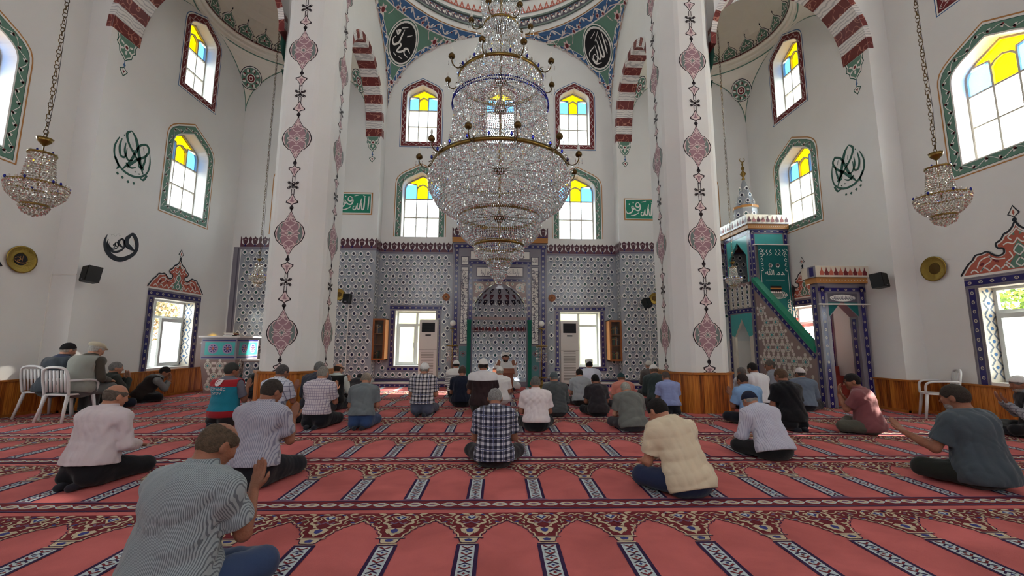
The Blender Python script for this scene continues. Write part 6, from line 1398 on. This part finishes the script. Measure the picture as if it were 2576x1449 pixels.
    # ---- body
    fd=Field(lo,hi,res); torso(fd,0)
    for s in (-1,1):
        fd.cap(S[s],E[s],.05,.041,.03); fd.cap(E[s],E[s]*.6+Wr[s]*.4,.041,.04,.015); fd.cap(E[s]*.6+Wr[s]*.4,Wr[s],.04,.026,.015)
        fd.cap(H[s],K[s],.085,.058,.04); fd.cap(K[s],A[s],.055,.036,.02); fd.cap(A[s],T[s],.034,.028,.02)
        hand(fd,Wr[s],*HD[s],curl=.22,r=.0095 if res<.009 else .0115)
    h=lambda a,b,c: Hc+R@V3(a,b,c)
    fd.cap(Nk-L2*.03,h(0,-.03,-.05),.062*(.7+.3*fat),.056,.03)
    fd.ell(h(0,-.004,.015),(.078,.1,.103),R,.02); fd.ell(h(0,.03,-.052),(.06*(.8+.2*fat),.064,.062),R,.03)
    fd.cap(h(0,.09,.012),h(0,.113,-.026),.009,.0145,.012); fd.cap(h(-.04,.08,.03),h(.04,.08,.03),.013,.013,.015)
    fd.cap(h(-.02,.09,-.058),h(.02,.09,-.058),.008,.008,.008); fd.cap(h(0,.075,-.095),h(0,.07,-.09),.022,.022,.02)
    for s in (-1,1):
        fd.ell(h(s*.032,.101,.008),(.018,.012,.012),R,.01,'s'); fd.ell(h(s*.083,-.012,-.008),(.012,.021,.033),R,.008); fd.ell(h(s*.094,-.004,-.004),(.006,.009,.016),R,.006,'s'); fd.ell(h(s*.045,.062,-.02),(.026,.026,.03),R,.02)
    fd.wrinkle(.0004,seed,1.2)
    body=field_obj('person',fd,skinm(skin)); body.location=(x,y,z); body.rotation_euler=(0,0,rz); body.scale=(sc,)*3; tag(body,label,'person',group)
    add=lambda n,f,m: field_obj(n,f,m,body)
    # ---- trousers
    fd=Field(lo,hi,res*1.1); fd.ell(P+L*.0,(.19*(.5+.5*fat),.15*(.6+.4*fat),.128),k=.05); fd.plane(P+L*(.09 if hem>-.03 else .03),-L)
    for s in (-1,1):
        fd.cap(H[s],K[s],.1,.074,.05); kk=K[s]*.15+A[s]*.85; fd.cap(K[s],kk,.072,.056,.03)
        if pose=='kneel': fd.ell(V3(s*.1,-.03,.1),(.095,.15,.085),k=.05)
    fd.wrinkle(.0028,seed+40); fd.plane((0,0,.004),(0,0,1)); add('trousers',fd,cloth('trouser_cloth_%d'%PN,trouser) if isinstance(trouser,tuple) else trouser)
    # ---- socks
    fd=Field(lo,V3(hi[0],hi[1],.3 if pose!='chair' else .35),res)
    for s in (-1,1): fd.cap(A[s],T[s],.043,.036,.02); fd.cap(A[s]*.85+K[s]*.15,A[s],.046,.042,.01)
    fd.plane((0,0,.003),(0,0,1)); add('socks',fd,cloth('sock_cloth_%d'%PN,socks))
    # ---- shirt
    if vest: wr=.0015
    fd=Field(lo,hi,res); torso(fd,.016)
    fd.ell(P+L*(.06),(.21*(.5+.5*fat),.168*(.6+.4*fat),.12),k=.05)
    if hem<0: fd.ell(P-L*.02,(.215*(.5+.5*fat),.176*(.6+.4*fat),.13),k=.05)
    def sleevef(fd,g,full):
        for s in (-1,1):
            if full: fd.cap(S[s],E[s],.066+g,.054+g,.03); fd.cap(E[s],E[s]*.06+Wr[s]*.94,.055+g,.04+g,.02)
            else:
                e=S[s]*.3+E[s]*.7; fd.cap(S[s],e,.068+g,.066+g,.03)
    if sleeve!='none': sleevef(fd,0,sleeve=='long')
    fd.cap(Nk-L2*.02,Nk+L2*.03+V3(0,.006,0),.074*(.7+.3*fat),.069*(.7+.3*fat),.02)
    fd.wrinkle(wr,seed+7)
    if sleeve=='short':
        for s in (-1,1):
            u=(E[s]-S[s])/np.linalg.norm(E[s]-S[s]); q=S[s]*.25+E[s]*.75; Xg,Yg,Zg=fd.ax[0][:,None,None],fd.ax[1][None,:,None],fd.ax[2][None,None,:]
            al=(Xg-q[0])*u[0]+(Yg-q[1])*u[1]+(Zg-q[2])*u[2]; rad=np.sqrt((Xg-q[0]-al*u[0])**2+(Yg-q[1]-al*u[1])**2+(Zg-q[2]-al*u[2])**2)
            fd.D=np.where((rad<.1)&(al>-.05)&(np.abs(Xg)>.17*(.6+.4*fat)),np.maximum(fd.D,al),fd.D)
    fd.plane(P+L*(hem+.02),L); fd.plane(Nk+L2*.05,-L2+V3(0,.12,0)); add('shirt',fd,shirt or cloth('shirt_cloth_%d'%PN,(200,200,204)))
    if collar:
        fd=Field(Nk-.14,Nk+.16,res*.7); fd.cap(Nk-L2*.0,Nk+L2*.075+V3(0,.006,.0),.088*(.7+.3*fat),.074*(.7+.3*fat),.01); fd.plane(Nk+L2*.078,-L2+V3(0,.25,0)); fd.plane(Nk-L2*.0,L2); add('collar',fd,collar if not isinstance(collar,bool) else (shirt or MATS.get('x') or body.children[-1].data.materials[0]))
    if vest:
        fd=Field(lo,hi,res); torso(fd,.038); fd.ell(P+L*(.02),(.235*(.5+.5*fat),.195*(.6+.4*fat),.15),k=.05); fd.wrinkle(.002,seed+9)
        for s in (-1,1): fd.cap(S[s]+V3(s*.06,.0,.0),E[s]+V3(s*.03,0,0),.088,.09,.01,'s')
        fd.plane(P+L*-.05,L); fd.plane(Nk+L2*.03,-L2+V3(0,.3,0)); add('vest',fd,vest)
    # ---- hair, caps, beard
    if hair is not None:
        fd=Field(Hc-.16,Hc+.16,min(res,.009)); fd.ell(h(0,-.006,.018),(.0845,.1055,.1075),R,.01)
        nn=R@V3(0,-.62,1); fd.plane(h(0,-.06,-.055),nn)
        for s in (-1,1): fd.ell(h(s*.083,.01,-.03),(.03,.034,.045),R,.01,'s')
        if bald: fd.ell(h(0,.02 if bald<2 else .0,.1),(.07 if bald<2 else .095,.09 if bald<2 else .115,.06 if bald<2 else .085),R,.015,'s')
        fd.wrinkle(.0012,seed+3,3); add('hair',fd,hairm(hair))
    if cap:
        fd=Field(Hc-.2,Hc+.22,min(res,.009)); cm=mat('cap_%s_%d_%d'%(cap,capc[0],capc[2]),capc,.9,bump=.8,bscale=140,var=.1,vscale=40)
        if cap=='kufi': fd.ell(h(0,-.006,.024),(.09,.11,.115),R,.01); fd.plane(h(0,0,.035),R@V3(0,-.28,1))
        elif cap=='low': fd.ell(h(0,-.008,.024),(.089,.109,.108),R,.01); fd.plane(h(0,-.01,.02),R@V3(0,-.42,1))
        elif cap=='box': fd.cap(h(0,-.006,.03),h(0,-.012,.1),.096,.094,.01); fd.plane(h(0,0,.035),R@V3(0,-.2,1)); fd.plane(h(0,0,.125),R@V3(0,.05,-1))
        elif cap=='flat': fd.ell(h(0,-.02,.07),(.098,.125,.052),R,.03); fd.ell(h(0,.09,.055),(.07,.055,.012),R,.02)
        fd.wrinkle(.0008,seed+5,2); add('cap',fd,cm)
    if beard:
        fd=Field(Hc-.16,Hc+.16,min(res,.009)); fd.ell(h(0,.036,-.066),(.066,.066,.062),R,.02); fd.plane(h(0,.0,-.035),R@V3(0,.2,-1)); fd.ell(h(0,.1,-.052),(.024,.03,.012),R,.008,'s'); add('beard',fd,hairm(beard))
    if eyes:
        for s in (-1,1):
            mb=MB(); p=h(s*.032,.084,.008); mb.ball(tuple(p),.0115,mat('eye_white',(215,210,205),.2),6); q=p+R@V3(0,.0085,-.001); mb.ball(tuple(q),.0055,BLACK,5); e=mb.build('eye'); e.parent=body
            mb=MB(); mb.tube([tuple(h(s*.018,.098,.03)),tuple(h(s*.034,.099,.036)),tuple(h(s*.052,.086,.03))],.004,hairm((40,30,26)),5); e=mb.build('eyebrow'); e.parent=body
    if eyes=='glasses':
        mb=MB()
        for s in (-1,1): c=h(s*.034,.108,.006); mb.tube([tuple(c+R@V3(.022*cos(t),0,.018*sin(t))) for t in [2*PI*i/10 for i in range(10)]],.0025,BLACK,4,closed=True); mb.tube([tuple(h(s*.056,.105,.01)),tuple(h(s*.085,.0,.012))],.0025,BLACK,4)
        mb.tube([tuple(h(-.012,.11,.008)),tuple(h(.012,.11,.008))],.0025,BLACK,4); e=mb.build('glasses'); e.parent=body
    return body
C_=cloth; G_='worshippers seated on the carpet'
# nearest row
person(-1.60,2.25,-0.20,'cross','person in a fine grey-striped short-sleeved shirt with hands raised, nearest to the photographer',lean=.12,curl=.3,hp=.45,hy=-.25,arms={-1:'lap',1:'dua'},shirt=C_('grey_pinstripe',(150,160,164),'stripe',(100,107,114),s=135,w=.42),trouser=(52,68,100),hair=(96,80,64),bald=1,skin=1,fat=1.12,res=.0075,hem=-.06,wr=.005,sc=0.983)
person(-3.73,4.12,-0.12,'kneel','person in a pale pink-grey shirt and black trousers kneeling at the left',lean=.12,curl=.22,hp=.2,hy=-.25,arms='lap',sleeve='long',shirt=C_('pale_pink_shirt',(200,188,192)),trouser=(24,24,28),hair=(110,98,88),bald=2,skin=0,fat=1.2,res=.009,hem=-.01,sc=0.919)
person(-2.23,4.05,-0.15,'kneel','person in a blue-grey striped shirt and black trousers behind the nearest worshipper',lean=.12,curl=.2,hp=.35,hy=-.2,arms='dua',shirt=C_('blue_grey_stripe',(168,166,178),'stripe',(128,128,146),s=70,w=.35),trouser=(26,26,32),hair=(62,54,50),skin=1,fat=1.1,res=.009,hem=-.02,sc=0.984)
person(-0.03,4.64,0.00,'cross','person in a dark plaid shirt with grey hair seated alone in the middle',lean=.18,curl=.3,hp=.42,arms='lap',shirt=C_('dark_plaid',(196,196,202),'check',(34,34,48),(96,96,112),s=17,w=.5),trouser=(34,30,34),hair=(150,148,148),skin=1,fat=1.02,res=.009,hem=-.08,sc=0.917)
person(1.67,3.75,0.28,'cross','person in a cream T-shirt and blue jeans bowing, right of the centre',lean=.42,curl=.35,hp=.5,hy=.1,arms='lap',shirt=C_('cream_tshirt',(208,192,166)),trouser=(36,44,72),hair=(30,26,26),skin=0,res=.008,hem=-.1,collar=False,wr=.0055,sc=0.995)
person(3.17,4.86,0.12,'cross','person in a pale striped shirt and navy cap bowing deeply, right of the cream T-shirt',lean=.38,curl=.42,hp=.55,arms='lap',sleeve='long',shirt=C_('pale_stripe_shirt',(190,190,204),'stripe',(160,160,180),s=60,w=.25),trouser=(28,28,30),hair=(160,155,150),cap='low',capc=(30,36,58),skin=0,fat=1.05,res=.009,hem=-.05,sc=0.929)
person(4.51,3.90,0.10,'cross','person in a dark grey-blue T-shirt with raised hands at the right',lean=.1,curl=.22,hp=.15,hy=.25,arms='wide',shirt=C_('slate_tshirt',(70,80,88)),trouser=(36,38,34),hair=(62,54,48),beard=(170,165,160),skin=1,fat=1.15,res=.008,hem=-.1,collar=False,socks=(30,36,60),sc=1.029)
# second rows
V=cloth('relief_vest',(30,118,140),'vest',(150,34,42),c3=.25,z0=.62)
vp=person(-4.27,6.85,-0.15,'kneel','person in a turquoise and red relief vest with a grey cap',lean=.02,curl=.14,hp=.1,hy=-.35,arms='dua',shirt=C_('grey_shirt_a',(104,104,116)),trouser=(40,36,38),hair=(60,56,54),cap='low',capc=(58,60,58),skin=1,fat=1.05,vest=V,res=.009,hem=0,sc=0.981)
person(-3.49,6.75,-0.20,'kneel','person in a white and blue windowpane shirt before the left pillar',lean=.12,curl=.2,hp=.3,hy=-.15,arms='dua',shirt=C_('windowpane_shirt',(196,200,212),'lines',(112,116,140),s=16,w=.12),trouser=(26,26,30),hair=(84,80,80),skin=1,res=.011,sc=0.980)
person(-2.78,6.70,-0.05,'kneel','person in a white-grey striped shirt with curly grey hair, second from the left pillar',lean=.08,curl=.18,hp=.25,arms='dua',shirt=C_('white_stripe_shirt',(200,192,198),'lines',(140,130,150),s=30,w=.2),trouser=(20,20,26),hair=(150,146,138),skin=0,res=.011,hem=0,sc=0.951)
person(-2.08,6.65,0.05,'kneel','person in a grey-green shirt and blue jeans left of the plaid shirt with white cap',lean=.16,curl=.2,hp=.42,arms='lap',shirt=C_('grey_green_shirt',(104,112,116)),trouser=(46,66,104),hair=(150,140,128),bald=1,skin=0,res=.011,hem=0,sc=0.877)
person(-3.28,7.75,0.00,'kneel','person in a dark jacket mostly hidden behind the striped shirt by the left pillar',lean=.1,curl=.2,hp=.25,arms='lap',sleeve='long',shirt=C_('dark_jacket_a',(52,54,66)),hair=(120,120,118),skin=1,res=.014,sc=0.982)
person(-3.20,8.45,-0.15,'kneel','balding person in a black waistcoat over a pale shirt',lean=.08,curl=.16,hp=.2,hy=-.3,arms='dua',sleeve='long',shirt=C_('pale_green_shirt',(184,190,184)),vest=C_('black_waistcoat',(28,26,26)),hair=(60,46,36),bald=2,skin=2,res=.013,sc=0.905)
person(-3.19,9.50,0.00,'cross','person in a dark jacket bowing by the wall behind the grey-green shirt',lean=.75,curl=.3,hp=.4,sleeve='long',shirt=C_('dark_jacket_b',(48,46,50)),hair=(40,36,36),skin=1,res=.015,sc=0.880)
person(-1.36,7.80,0.00,'kneel','person in black and white plaid shirt and white skullcap before the left air conditioner',lean=.06,curl=.16,hp=.25,shirt=C_('bw_plaid',(214,210,208),'check',(40,38,46),(120,116,122),s=14.5,w=.42),trouser=(70,74,92),hair=(150,146,140),cap='low',capc=(222,220,218),skin=0,fat=1.05,res=.011,hem=0,sc=0.955)
person(-1.01,10.25,0.00,'kneel','person in a white long-sleeved top with grey stripes and white cap',lean=.05,curl=.14,hp=.3,hy=.2,sleeve='long',arms='lap',shirt=C_('white_striped_top',(214,210,206),'hstripe',(70,66,72),s=22,z0=.6,w=.3),hair=(40,36,34),cap='kufi',skin=1,res=.013,sc=0.900)
person(-0.75,8.85,0.00,'cross','shaven-headed person in a navy T-shirt beside the brown and white polo',lean=.1,curl=.14,hp=.3,ks=.2,shirt=C_('navy_tshirt',(24,28,44)),trouser=(20,20,26),hair=(92,72,62),bald=0,skin=1,res=.012,collar=False,sc=0.903)
person(-0.28,7.95,0.00,'kneel','broad person in a white-topped dark brown polo and white skullcap, left of the lectern',lean=.03,curl=.12,hp=.22,shirt=C_('two_tone_polo',(48,34,36),'two',(208,204,206),z0=.6),trouser=(40,34,32),hair=(48,40,36),cap='kufi',skin=1,fat=1.12,res=.01,hem=-.05,sc=1.023)
person(0.05,9.10,0.05,'cross','person in a white shirt and white skullcap in front of the lectern',ks=.2,lean=.12,curl=.16,hp=.25,shirt=C_('white_shirt_a',(220,216,216)),trouser=(190,186,184),hair=(170,160,150),cap='kufi',skin=0,res=.012,sc=0.880)
person(0.21,12.15,3.19,'cross','person in white robe and turban cap facing the others behind the lectern',lean=.0,curl=.05,hp=.15,hy=0,arms='duahigh',sleeve='long',shirt=C_('white_robe',(216,212,208)),trouser=(214,210,206),hair=(30,26,24),cap='box',skin=1,beard=(34,28,26),res=.0095,eyes=True,z=.0,hem=-.1,sc=1.136)
person(0.58,6.45,-0.03,'cross','person in a pinkish white short-sleeved shirt right of the plaid shirt in the middle',lean=.1,ks=.22,curl=.22,hp=.35,shirt=C_('pinkish_white_shirt',(214,204,206)),trouser=(18,18,22),hair=(110,108,104),skin=1,fat=1.08,res=.01,hem=0,arms='lap',sc=0.893)
person(1.05,7.70,0.00,'cross','person in a dark grey shirt and grey skullcap left of the right air conditioner',lean=.15,ks=.22,curl=.22,hp=.3,hy=.25,shirt=C_('dark_grey_shirt',(72,76,78)),sleeve='long',trouser=(66,68,72),hair=(120,120,118),cap='low',capc=(84,94,98),skin=0,fat=1.1,res=.011,hem=-.08,sc=0.874)
person(1.77,9.00,0.00,'cross','person in a grey shirt with short dark hair in front of the right air conditioner',lean=.2,curl=.2,hp=.3,shirt=C_('mid_grey_shirt',(150,154,158)),trouser=(44,38,40),hair=(42,36,34),skin=0,res=.012,sc=0.863)
person(2.29,10.50,0.00,'cross','person in a white shirt and tall white cap before the window right of the niche',lean=.04,curl=.12,hp=.2,shirt=C_('white_shirt_b',(206,208,220)),hair=(34,30,28),cap='box',skin=1,res=.013,sc=0.994)
person(1.82,7.72,0.03,'cross','black-haired person in a dark brown-black T-shirt right of the grey skullcap',lean=.15,curl=.28,ks=.24,hp=.25,shirt=C_('dark_brown_tshirt',(46,42,46)),trouser=(30,30,34),hair=(20,16,18),skin=1,res=.012,collar=False,hem=-.08,sc=0.833)
person(2.53,8.40,0.00,'cross','person in a salmon shirt and dark green cap',lean=.3,curl=.32,hp=.35,shirt=C_('salmon_shirt',(196,124,108)),trouser=(44,40,44),hair=(120,80,60),cap='low',capc=(38,66,68),skin=0,fat=1.1,res=.012,sc=0.839)
person(2.04,6.42,0.02,'cross','person in an olive-grey shirt with white hair seated low, right of the centre rows',lean=.35,curl=.42,hp=.45,shirt=C_('olive_grey_shirt',(104,106,102)),trouser=(62,60,64),hair=(178,176,166),skin=2,fat=1.15,res=.01,hem=-.1,collar=False,sc=0.872)
person(3.82,10.45,0.00,'kneel','person in a brown-grey shirt and pale cap, farthest beside the right pillar',lean=.16,curl=.2,hp=.2,sleeve='long',shirt=C_('brown_grey_shirt',(84,78,76)),hair=(150,140,130),cap='low',capc=(206,200,192),skin=0,res=.014,sc=0.912)
person(3.24,8.50,-0.05,'kneel','person in a dark green shirt and white skullcap just left of the right pillar',lean=.3,curl=.25,hp=.3,sleeve='long',shirt=C_('dark_green_shirt',(50,60,60)),hair=(110,90,76),cap='kufi',skin=1,res=.013,fat=1.1,sc=0.943)
person(3.16,7.75,0.00,'kneel','person in a light blue-violet shirt before the right pillar',lean=.14,curl=.2,hp=.4,shirt=C_('blue_violet_shirt',(132,142,184)),trouser=(22,22,30),hair=(96,84,78),skin=1,fat=1.05,res=.011,hem=0,sc=0.826)
# right group
person(5.36,9.00,0.05,'cross','person in a white shirt with greying hair right beside the pillar wood',lean=.1,curl=.2,hp=.3,hy=.3,shirt=C_('white_shirt_c',(206,206,212)),hair=(120,112,108),skin=1,res=.013,sc=0.902)
person(5.13,8.20,0.10,'kneel','dark-haired person in a white short-sleeved shirt in the right-hand group',lean=.12,curl=.18,hp=.25,hy=.15,arms='dua',shirt=C_('white_shirt_d',(212,210,214)),hair=(40,36,36),skin=1,res=.012,sc=0.971)
person(6.47,9.70,0.90,'cross','person in a grey shirt and glasses turned sideways against the pulpit stair',lean=.05,curl=.15,hp=.1,hy=.45,shirt=C_('light_grey_shirt',(138,140,150)),hair=(110,100,92),skin=1,eyes='glasses',res=.011,sc=1.024)
person(4.16,6.85,0.15,'cross','person in a sky blue shirt with raised hands behind the navy cap',lean=.18,curl=.25,hp=.35,arms='dua',shirt=C_('sky_blue_shirt',(128,164,206)),trouser=(24,26,34),hair=(58,48,46),skin=1,res=.01,fat=1.08,sc=0.933)
person(4.54,6.50,0.10,'kneel','person in a black shirt kneeling in the right-hand group',lean=.1,curl=.2,hp=.3,hy=.1,shirt=C_('black_shirt',(22,22,26)),trouser=(22,22,26),hair=(98,74,56),skin=1,fat=1.05,res=.01,hem=-.08,sc=0.955)
person(6.07,8.30,-0.60,'cross','person in a blue-grey shirt and white skullcap beside the pulpit gate',lean=.15,curl=.2,hp=.2,hy=.6,sleeve='long',shirt=C_('blue_grey_shirt',(96,106,122)),hair=(80,70,64),cap='kufi',capc=(214,204,204),skin=1,res=.012,sc=0.931)
person(5.51,6.20,0.75,'cross','person in a maroon polo shirt with glasses seen in profile before the pulpit gate',lean=.12,curl=.22,hp=.15,hy=.2,arms='face',shirt=C_('maroon_polo',(126,74,78)),trouser=(84,82,72),hair=(32,26,26),eyes='glasses',skin=1,res=.009,fat=1.08,hem=-.1,sc=0.974)
person(7.78,5.95,0.90,'cross','person in a grey patterned shirt, dark waistcoat and white skullcap at the right edge',lean=.1,curl=.15,hp=.2,hy=.2,arms='dua',sleeve='long',shirt=C_('grey_check_shirt',(150,150,154),'lines',(100,100,108),s=30,w=.2),vest=C_('dark_waistcoat_b',(36,34,36)),trouser=(26,26,28),hair=(120,110,104),cap='kufi',beard=(170,160,150),skin=1,res=.01,sc=0.952)
# left group
person(-7.63,7.55,-0.10,'chair','person in dark blue jumper and black skullcap on the left plastic chair',lean=.12,curl=.2,hp=.25,hy=-.15,arms='lap',sleeve='long',shirt=C_('dark_blue_jumper',(38,48,74)),vest=C_('slate_vest',(56,62,70)),trouser=(60,64,66),hair=(170,160,150),cap='low',capc=(26,24,26),beard=(150,140,132),skin=2,res=.01,fat=1.15,z=-.05,socks=(24,22,22),sc=1.019)
person(-7.07,7.38,-0.10,'chair','person in pale grey vest and cream flat cap on the second plastic chair',lean=.22,curl=.25,hp=.3,hy=-.1,arms='lap',sleeve='long',shirt=C_('olive_brown_jumper',(72,66,58)),vest=C_('pale_grey_vest',(134,134,128)),trouser=(92,92,92),hair=(190,186,180),cap='flat',capc=(206,196,172),skin=2,res=.01,fat=1.1,z=-.05,socks=(24,22,22),sc=1.053)
person(-7.55,8.50,-0.50,'cross','grey-haired person with hands at the face on the carpet right of the seated pair',lean=.05,curl=.15,hp=.1,hy=-.2,arms='face',sleeve='long',shirt=C_('dark_green_jumper',(52,56,52)),trouser=(30,34,48),hair=(140,136,134),skin=2,res=.011,sc=0.984)
person(-7.68,9.45,-0.80,'cross','person in dark gilet with grey sleeves and black cap under the left window',lean=.5,curl=.3,hp=.2,hy=-.2,arms='face',sleeve='long',shirt=C_('grey_sleeves',(120,118,116)),vest=C_('dark_gilet',(40,34,32)),trouser=(26,24,26),hair=(50,44,42),cap='low',capc=(34,30,30),skin=1,res=.012,sc=0.942)
person(-5.68,10.10,0.00,'cross','person in black hidden behind the left pillar',lean=.4,curl=.2,hp=.2,sleeve='long',shirt=C_('black_jumper',(28,26,30)),hair=(30,28,28),skin=1,res=.016,sc=0.883)
# lettering and emblem on the relief vest, on the curved back
def vest_print():
    v=[c for c in vp.children if c.name.startswith('vest')][0]; me=v.data; co=np.array([q.co for q in me.vertices]); 
    def surf(a,b):
        d=(co[:,0]-a)**2+(co[:,2]-b)**2; i=np.argsort(d)[:40]; i=i[co[i,1]<np.median(co[:,1])]
        j=i[d[i]<.0006] if len(i) else i; yy=co[j,1].min() if len(j) else co[np.argmin(d+ (co[:,1]>0)*1),1]
        return (a,float(yy)-.01,b)
    F=lambda a,b,c=0: (lambda p:(p[0],p[1]-c,p[2]))(surf(a,b))
    mb=MB(); n=16; pts=[F(-.02+.062*cos(2*PI*k/n),.69+.06*sin(2*PI*k/n)) for k in range(n)]; mid=[F(-.02+.03*cos(2*PI*k/n),.69+.03*sin(2*PI*k/n)) for k in range(n)]; mb.add([F(-.02,.69)]+mid+pts,[(0,1+k,1+(k+1)%n) for k in range(n)]+[(1+k,1+n+k,1+n+(k+1)%n,1+(k+1)%n) for k in range(n)],mat('emblem_white',(214,200,200),.8)); e=mb.build('emblem'); e.parent=v
    mb=MB(); mb.add([F(-.02+.03*cos(t),.69+.03*sin(t),.003) for t in [PI*.3+i*.35 for i in range(10)]]+[F(-.012+.022*cos(t),.69+.024*sin(t),.003) for t in [PI*.3+(9-i)*.35 for i in range(10)]],[list(range(20))],MAROON); e=mb.build('emblem'); e.parent=v
    for s,zz,w in (('DOMANİÇ',.585,.26),('SYDV',.52,.15)):
        me=text(lambda a,b,c=0:F(a,b,c),s,-.01,zz,.06,PVC,'t',c=.002,width=w); 
        mb=MB(); add_me(mb,me,mat('emblem_white',(214,200,200),.8)); e=mb.build('vest_lettering'); e.parent=v
vest_print()
